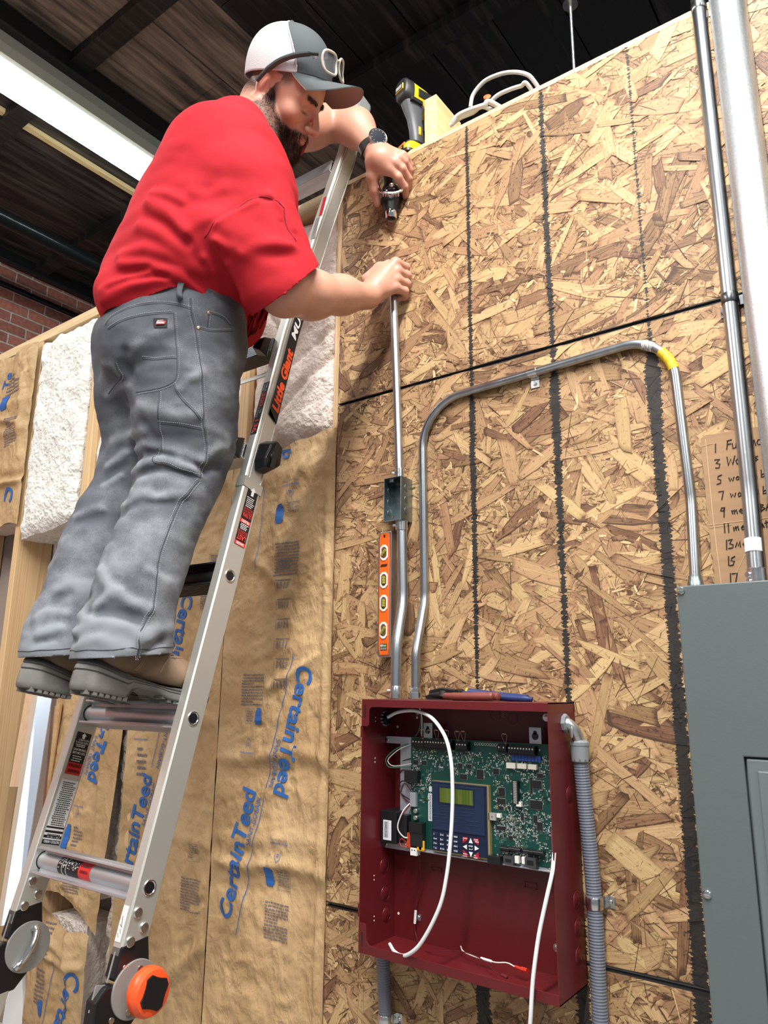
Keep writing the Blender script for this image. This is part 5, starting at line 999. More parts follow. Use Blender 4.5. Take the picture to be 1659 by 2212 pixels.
# ================================================================== ladder
LK = math.hypot(1, .2531); LT = np.array([0, .2531, 1]) / LK; LN = np.array([0, 1, -.2531]) / LK; LB = np.array([0, -.8631, 0])
def LP(x, s, n): return LB + np.array([x, 0, 0]) + LT * s + LN * n
def flare(s): return 0.0 if s < 2.66 else (0.052 * min(1, (s - 2.66) / 0.62) ** 1.1)
m_lad = M('ladder aluminium', (0.66, 0.66, 0.62), 0.48, 0.72, var=(5, 0.5, 5), col2=(0.56, 0.56, 0.52), bump=(150, 0.06, 0.001, (1, 1, .1)))
m_ladr = M('rung aluminium', (0.62, 0.63, 0.66), 0.42, 0.75, var=(26, 0.6, 5, (.15, 1, 1)), col2=(0.36, 0.37, 0.40))
m_dkr = M('dark rung', (0.10, 0.10, 0.11), 0.38, 0.9); m_lblk = M('black nylon', (0.010, 0.010, 0.012), 0.28); m_hinge = M('grey steel disc', (0.30, 0.30, 0.29), 0.6, 0.25)
m_or = M('orange plastic', (0.90, 0.10, 0.025), 0.3); m_redst = M('red sticker', (0.62, 0.022, 0.022), 0.4); m_blkst = M('black sticker', (0.012, 0.012, 0.013), 0.4); m_whst = M('white sticker', (0.66, 0.67, 0.68), 0.45)
lad = thing('ladder', 'aluminium articulated ladder leaning on the wall, orange knob at its hinge', 'ladder', tuple(LP(-.19, 0, .02)))
def lbox(mb, x0, x1, s0, s1, n0, n1, mi=0):
    return mb.box((x0, s0, n0), (x1, s1, n1), mi, T=lambda p: tuple(LP(*p)))
def rail(name, xo, side, s0, s1, grooves):
    """hollow looking rail; xo = outer face x, side=+1 for the right rail"""
    ns = 26 if s1 > 2.6 else 4; S = list(np.linspace(s0, s1, ns)); b = MB(); W, D = 0.026, 0.054
    prof = [(0, .003), (.003, 0), (W - .002, 0), (W, .002), (W, D - .002), (W - .002, D), (.003, D), (0, D - .003)]
    if grooves: prof = [(0, .0125), (.0022, .0115), (.0022, .010), (0, .009), (0, .0065), (.0022, .0055), (.0022, .004), (0, .003), (.003, 0), (W - .002, 0), (W, .002), (W, D - .002), (W - .002, D), (.003, D), (0, D - .003), (0, D - .005), (.0022, D - .006), (.0022, D - .0085), (0, D - .0095)]
    V = []
    for s in S:
        fx_ = flare(s) * side
        V += [LP(xo + fx_ - side * px_, s, n) for px_, n in prof]
    k = len(prof); F = [(i * k + j, i * k + (j + 1) % k, (i + 1) * k + (j + 1) % k, (i + 1) * k + j) for i in range(len(S) - 1) for j in range(k)]
    if side < 0: F = [f[::-1] for f in F]
    F += [tuple(range(k)), tuple(range((len(S) - 1) * k, len(S) * k))]
    return obj(name, b.add(V, F), m_lad, lad, smooth=25)
XL = -0.381
rail('right_lower_rail', 0, 1, 1.285, 2.238, False); rail('left_lower_rail', XL, -1, 1.275, 2.238, False)
rr = rail('right_upper_rail', -0.002, 1, 2.238, 3.43, True); rail('left_upper_rail', XL + .002, -1, 2.238, 3.43, True)
for s_ in (1, -1):
    X = 0.0 if s_ > 0 else XL
    b = MB(); V = [(X + s_ * .0012, 2.215, -.0012), (X + s_ * .0012, 2.240, -.0012), (X + s_ * .0012, 2.236, .0552), (X + s_ * .0012, 2.212, .0552), (X - s_ * .027, 2.215, -.0012), (X - s_ * .027, 2.240, -.0012), (X - s_ * .027, 2.236, .0552), (X - s_ * .027, 2.212, .0552)]
    F = [(0, 3, 2, 1), (4, 5, 6, 7), (0, 1, 5, 4), (3, 7, 6, 2)]; obj('rail_collar', b.add([LP(*v) for v in V], F if s_ > 0 else [f[::-1] for f in F]), m_lad, lad, smooth=0)
# flared end caps at the top of the rails
for s_ in (1, -1):
    X = (0.0 if s_ > 0 else XL) + s_ * 0.052
    b = MB().box((min(X, X - s_ * .034), 3.415, -.006), (max(X, X - s_ * .034), 3.53, .064), T=lambda p: tuple(LP(p[0] + s_ * .006, p[1], p[2])))
    obj('rail_end_cap', b, M('grey rubber cap', (0.42, 0.43, 0.43), 0.35, 0.3), lad, smooth=60, bevel=0.016, segs=4)
# lower rungs: round tube between two serrated treads
def plate(mb, s, ds, n0, n1, x0, x1, th=.0035):
    V = [(x0 + .010, s + ds, n0), (x1, s + ds, n0), (x1, s + ds, n1), (x0 - .0, s + ds, n1)]; s2 = ds + (th if ds > 0 else -th)
    V = V + [(a, s + s2, c) for a, _, c in V]; F = [(0, 1, 2, 3), (7, 6, 5, 4), (0, 4, 5, 1), (1, 5, 6, 2), (2, 6, 7, 3), (3, 7, 4, 0)]
    return mb.add([LP(*v) for v in V], F)
XI, XJ = -0.354, -0.0265
for s in (1.395, 1.700, 2.005):
    dark = s > 1.9
    rg = obj('rung', MB().cyl(LP(XI, s, .027), LP(XJ, s, .027), .0165, seg=28), m_dkr if dark else m_ladr, lad)
    for ds in (.0215, -.0215):
        b = MB(); plate(b, s, ds, -.001, .058, XI - .001, XJ)
        for k in range(9): n = .002 + .0065 * k; lbox(b, XI + .01, XJ, s + ds + (.0035 if ds > 0 else -.0047), s + ds + (.0047 if ds > 0 else -.0035), n, n + .003)
        lbox(b, XI + .004, XJ, s + min(ds, ds * .55), s + max(ds, ds * .55), .020, .034)
        obj('tread', b, m_dkr if dark else m_ladr, rg, smooth=0)
    for X, sg in ((0.0, 1), (XL, -1), (-.355, 1)):
        if X == -.355: obj('rung_collar', MB().torus(LP(X, s, .027), (1, 0, 0), .0172, .0012, 26, 6), m_lblk, lad); continue
        obj('rung_ferrule', MB().lathe([(.0145, -.004), (.0145, .0005), (.0135, .0018), (.0118, .0018), (.0102, .0006), (.0098, -.006)], LP(X, s, .027), (sg, 0, 0), 28), m_zinc, lad)
        obj('rung_hole', MB().cyl(LP(X - sg * .004, s, .027), LP(X + sg * .0008, s, .027), .0098, seg=24), m_lblk, lad)
# upper rungs: ribbed hollow bars
for s in (2.310, 2.615, 2.920, 3.225):
    fl_ = flare(s); x0, x1 = XL + .028 - fl_, -.028 + fl_; dk = s < 2.7
    b = MB(); lbox(b, x0, x1, s - .020, s + .020, -.006, .034)
    for k in range(8): lbox(b, x0, x1, s - .0185 + .005 * k, s - .0155 + .005 * k, -.0078, -.006)
    for k in range(6): lbox(b, x0, x1, s + .020, s + .0215, -.003 + .006 * k, .0005 + .006 * k)
    obj('rung', b, m_dkr if s in (2.615,) else m_ladr, lad, smooth=0)
    b = MB(); lbox(b, x1 - .001, x1 + .0008, s - .016, s + .016, -.003, .031); obj('rung_end', b, m_lblk, lad, smooth=0)
b = MB(); lbox(b, XL + .02, -.02, 2.560, 2.572, .036, .039); obj('spreader_bar', b, m_lad, lad, smooth=0)
for s in (2.310, 2.600):
    b = MB(); V = [(-.066, s - .012, -.010), (-.022, s - .030, -.012), (-.022, s + .028, -.012), (-.060, s + .022, -.010), (-.060, s - .006, -.036), (-.030, s - .022, -.034), (-.026, s + .018, -.034), (-.056, s + .018, -.036)]
    obj('lock_tab', b.add([LP(*v) for v in V], [(0, 1, 2, 3), (7, 6, 5, 4), (0, 4, 5, 1), (1, 5, 6, 2), (2, 6, 7, 3), (3, 7, 4, 0)]), m_lblk, lad, smooth=0, bevel=.003)
b = MB(); V = [(0, 2.262, .018), (0, 2.285, .010), (0, 2.330, .012), (0, 2.348, .030), (0, 2.338, .056), (0, 2.285, .062), (0, 2.266, .048)]
n7 = len(V); W_ = [(.040 if 1 < i < 6 else .030, a, c) for i, (_, a, c) in enumerate(V)]; W_ = [(w[0], 2.304 + (w[1] - 2.304) * .82, .038 + (w[2] - .038) * .82) for w in W_]
kb = obj('lock_knob', b.add([LP(*v) for v in V + W_], [tuple(range(n7))[::-1], tuple(range(n7, 2 * n7))] + [(i, (i + 1) % n7, n7 + (i + 1) % n7, n7 + i) for i in range(n7)]), m_lblk, lad, smooth=0, bevel=.003)
obj('knob_stem', MB().lathe([(.013, 0), (.013, .004), (.010, .006), (0, .0065)], LP(.034, 2.300, .036), (1, 0, 0), 20), m_lblk, kb)
b = MB(); lbox(b, .036, .0415, 2.268, 2.335, .029, .041); obj('knob_grip', b, m_lblk, kb, smooth=0, bevel=.002)

# hinges
for s_, X, xin in ((1, 0.0, -.026), (-1, XL, -.355)):
    for half in (0, 1):
        if half == 0: Pn = [(1.300, 0), (1.320, .052), (1.275, .070), (1.246, .050), (1.2465, .004), (1.252, 0)]
        else: Pn = [(1.242, .004), (1.236, .050), (1.200, .074), (1.160, .050), (1.140, -.010), (1.215, -.024), (1.238, -.010)]
        b = MB(); xs = (X + s_ * .0006, X - s_ * .0266); n_ = len(Pn)
        V = [LP(xs[0], a, c) for a, c in Pn] + [LP(xs[1], a, c) for a, c in Pn]
        F = [tuple(range(n_)), tuple(range(2 * n_ - 1, n_ - 1, -1))] + [(i, n_ + i, n_ + (i + 1) % n_, (i + 1) % n_) for i in range(n_)]
        hb_ = obj('hinge_half', b.add(V, F if s_ > 0 else [f[::-1] for f in F]), m_lblk, lad, smooth=0, bevel=.003)
        b = MB(); lbox(b, X - s_ * .0145, X - s_ * .0115, (1.243 if half == 0 else 1.20), (1.290 if half == 0 else 1.24), -.0015 if half == 0 else -.022, .0); obj('hinge_plate_edge', b, m_hinge, hb_, smooth=0)
        c_ = LP(X + s_ * .0006, 1.268 if half == 0 else 1.190, .018); obj('hinge_rivet', MB().lathe([(.0055, 0), (.005, .0018), (0, .0024)], c_, (s_, 0, 0), 16), m_screw, hb_)
    xd = 0.0008 if s_ > 0 else -.3548
    dc = obj('hinge_disc', MB().lathe([(.047, -.001), (.047, .0025), (.046, .0032), (0, .0032)], LP(xd, 1.236, .050), (1, 0, 0), 44), m_hinge, lad)
    b = MB(); V = [LP(xd + .0005, 1.300, .040), LP(xd + .0005, 1.272, .0), LP(xd + .0005, 1.236, .050), LP(xd + .0005, 1.29, .062)]
    obj('hinge_rivet', MB().lathe([(.0055, 0), (.005, .0025), (0, .003)], LP(xd + .003, 1.268, .048), (1, 0, 0), 16), m_screw, dc); obj('hinge_rivet', MB().lathe([(.0055, 0), (.005, .0025), (0, .003)], LP(xd + .003, 1.202, .046), (1, 0, 0), 16), m_screw, dc)
    if s_ > 0:
        kn = obj('hinge_knob', MB().lathe([(.014, 0), (.014, .006), (.022, .0065), (.034, .010), (.0395, .018), (.0395, .030), (.035, .039), (.026, .0415), (0, .0415)], LP(.012, 1.238, .050), (1, .05, .05), 30), m_or, lad)
        b = MB(); d = unit((1, .05, .05)); u, w, _ = frame_of(d); c_ = LP(.012, 1.238, .050) + d * .0405; P = []
        for k in range(16): r = .030 if k % 4 in (0, 1) else .024; a = 2 * pi * (k + .5) / 16; P.append(c_ + r * (cos(a) * u + sin(a) * w))
        Q = [p + d * .003 for p in P]; n_ = 16
        obj('knob_pad', b.add(P + Q, [tuple(range(n_, 2 * n_))] + [(i, (i + 1) % n_, n_ + (i + 1) % n_, n_ + i) for i in range(n_)]), m_lblk, kn, smooth=0, bevel=.001)
        obj('hinge_spring', MB().torus(LP(.006, 1.238, .050), (1, 0, 0), .0145, .002, 24, 8).torus(LP(.010, 1.238, .050), (1, 0, 0), .0145, .002, 24, 8), m_zinc, lad)
    else:
        d = np.array([1.0, 0, 0]); lv_ = obj('hinge_lever', MB().tube(smooth_path([LP(xd + .004, 1.272, .050), LP(xd + .010, 1.262, .054), LP(xd + .016, 1.240, .050), LP(xd + .010, 1.214, .044), LP(xd + .004, 1.198, .034)], 6), [.009] * 4 + [.006] * 6 + [.0055] * 5 + [.006] * 6 + [.008] * 4, 12), m_zinc, dc)
        obj('hinge_rivet', MB().lathe([(.008, 0), (.008, .006), (.006, .007), (0, .007)], LP(xd + .003, 1.234, .060), (1, 0, 0), 20), m_hinge, dc)
    # leg below the hinge down to the floor
    b = MB(); lbox(b, min(X, X - s_ * .0265), max(X, X - s_ * .0265), 0.005, 1.172, -.016, .040); obj('lower_leg', b, m_lad, lad, smooth=0, bevel=.002)
    b = MB(); lbox(b, min(X, X - s_ * .03) - .002, max(X, X - s_ * .03) + .002, -.002, .05, -.02, .044); obj('foot', b, m_lblk, lad, smooth=0, bevel=.003)
    for (sa, na) in ((1.354, .015), (1.331, .037), (1.308, .015)):
        obj('rivet', MB().lathe([(.0095, 0), (.0092, .0022), (.008, .0034), (0, .0038)], LP(X if s_ > 0 else -.355, sa, na), (1, 0, 0), 20), m_zinc, lad)
for s in (0.18, 0.485, 0.79, 1.095):
    b = MB(); lbox(b, XL + .026, -.026, s - .017, s + .017, -.006, .030); obj('rung', b, m_ladr, lad, smooth=0, bevel=.003)

# stickers and lettering
def face(x, s, n): return LP(x + (flare(s) if x > -.1 else 0), s, n)
def sticker(nm, x, s0, s1, n0, n1, m, slant=0.0):
    b = MB(); k = 40 if s1 > 2.66 else 6; V = []
    for i in range(k + 1):
        s = s0 + (s1 - s0) * i / k; sl = slant if i == 0 else 0
        V += [face(x, s + sl, n0), face(x, s - (0 if i else 0), n1)]
    return obj(nm, b.add(V, [(2 * i, 2 * i + 1, 2 * i + 3, 2 * i + 2) for i in range(k)]), m, lad, smooth=0)
def ltext(mb, body, x, s, n, ex, ey, size, **kw): put_text(mb, body, face(x, s, n), ex, ey, size, **kw)
st = sticker('name_decal', .0014, 2.405, 2.86, .0175, .0475, m_blkst, slant=.026)
def decal_text(body, s, n, L, h, m, sx_=1, bold=.03):
    V, F = text2d(body, 1.0, bold, 0.25); V = V - V.min(0); V = V / V.max(0) * np.array([L, h])
    P = [LP(.0020 + flare(s + v[0]), s + v[0], n - v[1]) for v in V]; obj('decal_lettering', MB().add(P, F), m, st, smooth=0)
decal_text('Little Giant', 2.432, .0445, .186, .0245, m_or, bold=.045); decal_text('MULTI', 2.650, .0415, .125, .0185, M('white sticker ink', (.8, .8, .8), .5), bold=.03)
XF = .0006; m_wi = M('white sticker ink', (.8, .8, .8), .5); m_ri = M('red sticker ink', (.72, .05, .04), .5)
st2 = sticker('position_sticker', XF, 2.078, 2.226, .0145, .0465, m_blkst)
for s0, s1 in ((2.078, 2.0875), (2.131, 2.1405)): o = sticker('red_band', XF + .0003, s0, s1, .0145, .0465, m_redst); 
iN, iT = -LN, -LT
bw, br_ = MB(), MB(); X2 = XF + .0008
ltext(bw, 'DANGER', X2, 2.0855, .0425, iN, iT, .0085, fit=.024, bold=.02); ltext(bw, 'PELIGRO', X2, 2.1385, .0425, iN, iT, .0085, fit=.024, bold=.02)
ltext(br_, 'LAST', X2, 2.1015, .0440, iN, iT, .0150, fit=.027, bold=.03); ltext(br_, 'LOCKING', X2, 2.1075, .0440, iN, iT, .0078, fit=.027); ltext(br_, 'POSITION', X2, 2.1140, .0440, iN, iT, .0078, fit=.027)
ltext(br_, 'ULTIMA', X2, 2.1560, .0440, iN, iT, .0145, fit=.027, bold=.02); ltext(br_, 'POSICION', X2, 2.1625, .0440, iN, iT, .0078, fit=.027); ltext(br_, 'DE BLOQUEO', X2, 2.1685, .0440, iN, iT, .0065, fit=.027)
def lines(mb, x, s0, s1, n0, n1, k):
    for i in range(k):
        s = s0 + (s1 - s0) * (i + .5) / k; a = n0 + (n1 - n0) * .1 * rng.random(); e = n1 - (n1 - n0) * .25 * rng.random(); n = a
        while n < e:
            l = .0018 + .003 * rng.random(); V = [face(x, s - .0009, n), face(x, s - .0009, min(n + l, e)), face(x, s + .0009, min(n + l, e)), face(x, s + .0009, n)]; mb.add(V, [(0, 1, 2, 3)]); n += l + .0009
lines(bw, X2, 2.1155, 2.130, .018, .043, 4); lines(bw, X2, 2.170, 2.196, .017, .044, 6)
A = [(2.221, .0300), (2.212, .0215), (2.212, .0262), (2.200, .0262), (2.200, .0340), (2.212, .0340), (2.212, .0390)]
bw.add([face(X2, a, c) for a, c in A], [tuple(range(7))])
obj('white_lettering', bw, m_wi, st2, smooth=0); obj('red_lettering', br_, m_ri, st2, smooth=0)
# load rating on the front of the right rail
b = MB(); lbox(b, -.0235, -.0035, 2.352, 2.500, -.0007, -.0002); st3 = obj('rating_sticker', b, m_blkst, lad, smooth=0)
def ftext(mb, body, x, s, size, **kw): put_text(mb, body, LP(x, s, -.0011), -LT, (1, 0, 0), size, **kw)
b = MB(); ftext(b, '300', -.019, 2.470, .018, fit=.040, bold=.03); ftext(b, '136', -.019, 2.396, .018, fit=.034, bold=.03); obj('red_lettering', b, m_ri, st3, smooth=0)
b = MB(); ftext(b, 'TYPE 1A', -.013, 2.497, .007, fit=.024); ftext(b, 'LOAD', -.020, 2.494, .006, fit=.018); ftext(b, 'lbs', -.019, 2.428, .006); ftext(b, 'TYPE', -.012, 2.422, .006); ftext(b, 'RATING', -.020, 2.420, .006, fit=.020); ftext(b, 'kg', -.019, 2.361, .007); obj('white_lettering', b, m_wi, st3, smooth=0)
b = MB(); lbox(b, .018, .030, 3.035, 3.105, -.0008, -.0002); obj('red_label', b, m_redst, lad, smooth=0); b = MB(); lbox(b, .010, .024, 2.955, 3.030, -.0008, -.0002); obj('grey_label', b, m_hinge, lad, smooth=0)
# warnings on the inner face of the left rail
XW = -.3545
st4 = sticker('warning_sticker', XW, 1.567, 1.657, .010, .0465, m_blkst); o = sticker('red_band', XW + .0003, 1.567, 1.592, .010, .0465, m_redst)
bw, bk = MB(), MB(); X2 = XW + .0008
ltext(bk, 'WARNING', X2, 1.5775, .044, iN, iT, .009, fit=.030, bold=.03); ltext(bk, 'ADVERTENCIA', X2, 1.5890, .044, iN, iT, .009, fit=.032, bold=.03)
lines(bw, X2, 1.594, 1.608, .014, .043, 3); ltext(bw, 'YOU CAN LOSE', X2, 1.6150, .044, iN, iT, .0065, fit=.032, bold=.02); ltext(bw, 'YOUR BALANCE', X2, 1.6220, .044, iN, iT, .0065, fit=.032, bold=.02); lines(bw, X2, 1.625, 1.632, .014, .043, 2)
ltext(bw, 'PUEDE PERDER EL', X2, 1.6370, .044, iN, iT, .0055, fit=.032); ltext(bw, 'EQUILIBRIO', X2, 1.6425, .044, iN, iT, .0055, fit=.026)
A = [(1.6560, .028), (1.650, .0215), (1.650, .0245), (1.644, .0245), (1.644, .0315), (1.650, .0315), (1.650, .0345)]; bw.add([face(X2, a, c) for a, c in A], [tuple(range(7))])
obj('white_lettering', bw, m_wi, st4, smooth=0); obj('black_lettering', bk, m_blkst, st4, smooth=0)
st5 = sticker('notice_sticker', XW, 1.425, 1.556, .0075, .0495, m_whst)
bk = MB(); lines(bk, X2, 1.462, 1.552, .012, .047, 22); lines(bk, X2, 1.440, 1.446, .012, .047, 2); obj('black_lettering', bk, m_blkst, st5, smooth=0)
for s0, s1 in ((1.4255, 1.4345), (1.4375, 1.443), (1.448, 1.4525), (1.457, 1.4605)): sticker('black_band', XW + .0003, s0, s1, .0075, .0495, m_blkst)
bw = MB(); ltext(bw, 'NOTICE / AVISO', X2, 1.4330, .0475, iN, iT, .0070, fit=.036, bold=.02); ltext(bw, 'TYPE 1A 300 LBS', X2, 1.4420, .0455, iN, iT, .0045, fit=.03); obj('white_lettering', bw, m_wi, st5, smooth=0)
# label wrapped on the lowest visible rung
s = 1.395; xa, xb, xc = -.278, -.205, -.166
lb = obj('rung_label', MB().cyl(LP(xa, s, .027), LP(xb, s, .027), .0169, seg=28, caps=False), m_blkst, lad); obj('rung_label_red', MB().cyl(LP(xb, s, .027), LP(xc, s, .027), .0169, seg=28, caps=False), m_redst, lad)
def rtext(mb, body, x, ang, size, **kw):
    V, F = text2d(body, size, kw.get('bold', 0)); V = V * np.array([kw['fit'] / np.ptp(V[:, 0]), 1]); V = V - V.min(0); P = []
    for v in V:
        a = ang - v[1] / .0172; P.append(LP(x - v[0], s + .0172 * sin(a), .027 - .0172 * cos(a)))
    mb.add(P, [f[::-1] for f in F])
bw, bk = MB(), MB()
rtext(bk, 'WARNING', -.172, 0.10, .008, fit=.026, bold=.03); rtext(bk, 'ADVERTENCIA', -.170, .75, .008, fit=.032, bold=.03)
for k in range(4): rtext(bw, 'x x xx x xx', -.208, -.1 + .22 * k, .0035, fit=.034, bold=.04)
obj('rung_label_ring', MB().torus(LP(-.262, s, .027), (1, 0, 0), .0168, .0006, 28, 5).torus(LP(-.248, s, .027), (1, 0, 0), .0168, .0006, 28, 5), m_wi, lb); obj('rung_label_lettering', bk, m_blkst, lb, smooth=0)
b = MB()
for k in range(26):
    a = -.2 + 1.0 * rng.random(); x = -.246 + .036 * rng.random(); l = .002 + .003 * rng.random()
    V = [LP(x + dx, s + .0172 * sin(a + da), .027 - .0172 * cos(a + da)) for dx, da in ((0, 0), (l, 0), (l, .07), (0, .07))]; b.add(V, [(0, 1, 2, 3)])
for k in range(16):
    a = -.3 + 1.2 * rng.random(); x = -.276 + .026 * rng.random(); l = .002 + .004 * rng.random()
    V = [LP(x + dx, s + .0172 * sin(a + da), .027 - .0172 * cos(a + da)) for dx, da in ((0, 0), (l, .06), (l, .14), (0, .08))]; b.add(V, [(0, 1, 2, 3)])
obj('rung_label_print', b, m_wi, lb, smooth=0)
b = MB(); lbox(b, -.023, -.008, 1.305, 1.362, -.0008, -.0002); o = obj('paper_tag', b, m_whst, lad, smooth=0); b = MB(); put_text(b, 'GIFE', LP(-.011, 1.322, -.0012), -LT, (1, 0, 0), .008, fit=.02) if False else None
b = MB()
for a in ((-.018, 1.345, -.014, 1.330), (-.020, 1.332, -.012, 1.328), (-.016, 1.325, -.012, 1.318), (-.020, 1.318, -.016, 1.312)): b.tube([LP(a[0], a[1], -.001), LP(a[2], a[3], -.001)], .0004, 5)
obj('tag_writing', b, m_ink, o)

# ================================================================== other things in the room
# visible ceiling strip light
sl = thing('strip_light', 'long glowing fluorescent strip light on the dark ceiling at upper left', 'ceiling light', (-1.67, -.4, 4.2))
obj('housing', MB().prism([(-1.80, 4.31), (-1.80, 4.262), (-1.745, 4.225), (-1.56, 4.225), (-1.545, 4.262), (-1.545, 4.31)], -2.2, .85), M('cream lamp housing', (.62, .64, .56), .5), sl, smooth=0)
m_glow = M('fluorescent glow', (1, 1, 1), .5, emit=((.93, 1.0, .97), 17.0))
obj('diffuser', MB().prism([(-1.792, 4.258), (-1.765, 4.215), (-1.635, 4.205), (-1.585, 4.224), (-1.75, 4.235)], -2.19, .845), m_glow, sl)
b = MB().box((-2.095, -6, 4.375), (-2.065, 6, 4.40)); tag(obj('wood_strip', b, m_py, smooth=0), 'long pale wooden strip on the ceiling left of the strip light', 'lumber')
b = MB().cyl((-2.62, -6, 4.20), (-2.62, 6, 4.20), .045, seg=28); tag(obj('sprinkler_pipe', b, M('black wet pipe', (.02, .022, .024), .18, 0.4, bump=(40, .3, .004))), 'glossy black pipe running under the ceiling near the brick wall', 'pipe')
# threaded rod with round plate
rd = thing('hanger_rod', 'thin steel rod with a round plate hanging above the strand board', 'rod', (.655, .11, 3.25))
rz = (0.6486, 0.1500, 3.4779)[2]
b = MB().tube([(.6497, .146, 3.138), (.6484, .15, rz)], .0042, 10); obj('rod', b, m_emt, rd); obj('round_plate', MB().lathe([(.020, 0), (.020, .004)], (.6484, .15, rz - .002), (0, 0, 1), 28), m_zinc, rd)
obj('rod_coupling', MB().lathe([(.0075, 0), (.0075, .022)], (.6497, .146, 3.138), (0, 0, 1), 6), m_zinc, rd, smooth=20); obj('upper_rod', MB().cyl((.6484, .15, rz), (.6484, .15, 4.4), .003, seg=8), m_emt, rd)
# wood block and cable coil on top of the wall
b = MB().box((.2720, .016, 3.1382), (.3100, .148, 3.2785)); tag(obj('wood_block', b, m_py, smooth=0, bevel=.001), 'short pale lumber offcut standing on the wall top beside the drill', 'lumber')
co = thing('cable_coil', 'loose coil of grey cable lying on top of the partition wall', 'cable', (.47, .09, 3.138))
m_gc = M('grey cable jacket', (.46, .47, .47), .4)
def loop(pts, r=.0055, m=m_gc): return obj('cable_turn', MB().tube(smooth_path(pts, 10), r, 10), m, co)
loop([(0.3958, 0.0500, 3.2149), (0.4050, 0.0500, 3.2495), (0.4378, 0.0500, 3.2727), (0.4790, 0.0500, 3.2715), (0.5188, 0.0500, 3.2578), (0.5570, 0.0500, 3.2306), (0.5744, 0.0600, 3.2075), (.60, .10, 3.145)])
loop([(0.4487, 0.0600, 3.2088), (0.4722, 0.0600, 3.2193), (0.5058, 0.0600, 3.2184), (0.5385, 0.0600, 3.2119), (0.5577, 0.0600, 3.2055), (.58, .12, 3.145)])
loop([(0.3467, 0.0400, 3.1849), (0.3642, 0.0400, 3.1978), (0.3997, 0.0400, 3.1968), (0.4412, 0.0400, 3.1895), (0.4592, 0.0500, 3.1959), (.52, .12, 3.148)], .007); loop([(0.3200, 0.0700, 3.2091), (0.3496, 0.0700, 3.2179), (0.3900, 0.0700, 3.2148), (0.4322, 0.0700, 3.2104), (.50, .13, 3.147)], .006)
o = obj('orange_clip', MB().lathe([(.004, 0), (.010, .003), (.010, .007), (.004, .009)], (0.4422, 0.0600, 3.2239), (.3, -.8, .3), 18), M('copper orange', (.50, .13, .04), .4), co)
# drill standing on its battery
m_dy = M('drill yellow', (.86, .52, .012), .38); m_dk = M('drill black', (.018, .019, .021), .42); m_dg = M('drill grey rubber', (.10, .11, .12), .45)
dr_ = thing('power_drill', 'yellow and black cordless drill standing on the wall top, butt towards the room', 'drill', (.215, .07, 3.138))
DX, DY, DZ = .206, .062, 3.138
def dp(a, b_, c): return (DX + a * .94 + b_ * .30, DY + b_ * .95 - a * .30, DZ + c)   # drill frame: a across, b forward (chuck), c up
def sect(rings, m, nm, seg=20, sub=None):
    """rings: list of (b, c, half width a, half height/length) superellipse rings stacked along c (axis='c')"""
    V = []
    for (bc, c, ha, hb_, e) in rings:
        for k in range(seg):
            t = 2 * pi * k / seg; ca, sa = cos(t), sin(t); V.append(dp(math.copysign(abs(ca) ** e, ca) * ha, bc + math.copysign(abs(sa) ** e, sa) * hb_, c))
    n = len(rings); F = [(i * seg + k, i * seg + (k + 1) % seg, (i + 1) * seg + (k + 1) % seg, (i + 1) * seg + k) for i in range(n - 1) for k in range(seg)] + [tuple(range(seg - 1, -1, -1)), tuple((n - 1) * seg + k for k in range(seg))]
    return obj(nm, MB().add(V, F), m, sub or dr_, smooth=50)
bat = sect([(.0, .0, .036, .052, .35), (.0, .004, .038, .054, .35), (.0, .020, .038, .054, .35), (.0, .022, .034, .050, .4), (.002, .034, .033, .046, .4), (.004, .044, .029, .040, .5)], m_dy, 'battery')
sect([(.0, -.0005, .0385, .0545, .35), (.0, .008, .0385, .0545, .35)], m_dk, 'battery_base', sub=bat)
def dbox(a0, a1, b0, b1, c0, c1, m, nm, sub, bev=.001):
    return obj(nm, MB().box((a0, b0, c0), (a1, b1, c1), T=lambda p: dp(*p)), m, sub, smooth=0, bevel=bev)
dbox(-.018, .022, -.0556, -.052, .009, .020, m_dk, 'battery_window', bat); dbox(-.013, .017, -.0475, -.044, .026, .037, M('deep orange latch', (.62, .20, .01), .4), 'latch', bat)
b = MB()
for k in range(5): b.box((-.012 + .006 * k, -.0560, .0135), (-.009 + .006 * k, -.0555, .0165), T=lambda p: dp(*p))
obj('battery_print', b, m_wi, bat, smooth=0)
sect([(.004, .038, .026, .038, .5), (.006, .048, .030, .044, .6), (.010, .054, .027, .040, .7), (.010, .060, .021, .030, .8)], m_dk, 'foot')
sect([(.012, .056, .0185, .024, .8), (.012, .075, .0175, .023, .9), (.008, .105, .0165, .022, .9), (.002, .140, .0175, .024, .9), (-.004, .165, .0200, .030, .8), (-.004, .185, .024, .036, .7)], m_dg, 'handle')
dbox(.0150, .0185, .004, .012, .085, .112, m_dy, 'side_accent', dr_); dbox(-.010, .010, .030, .042, .115, .150, m_dk, 'trigger', dr_)
V = []; seg = 20   # motor body, axis along b
rings = [(-.052, .014), (-.050, .024), (-.044, .0290), (-.020, .031), (.020, .031), (.05, .029), (.075, .026)]
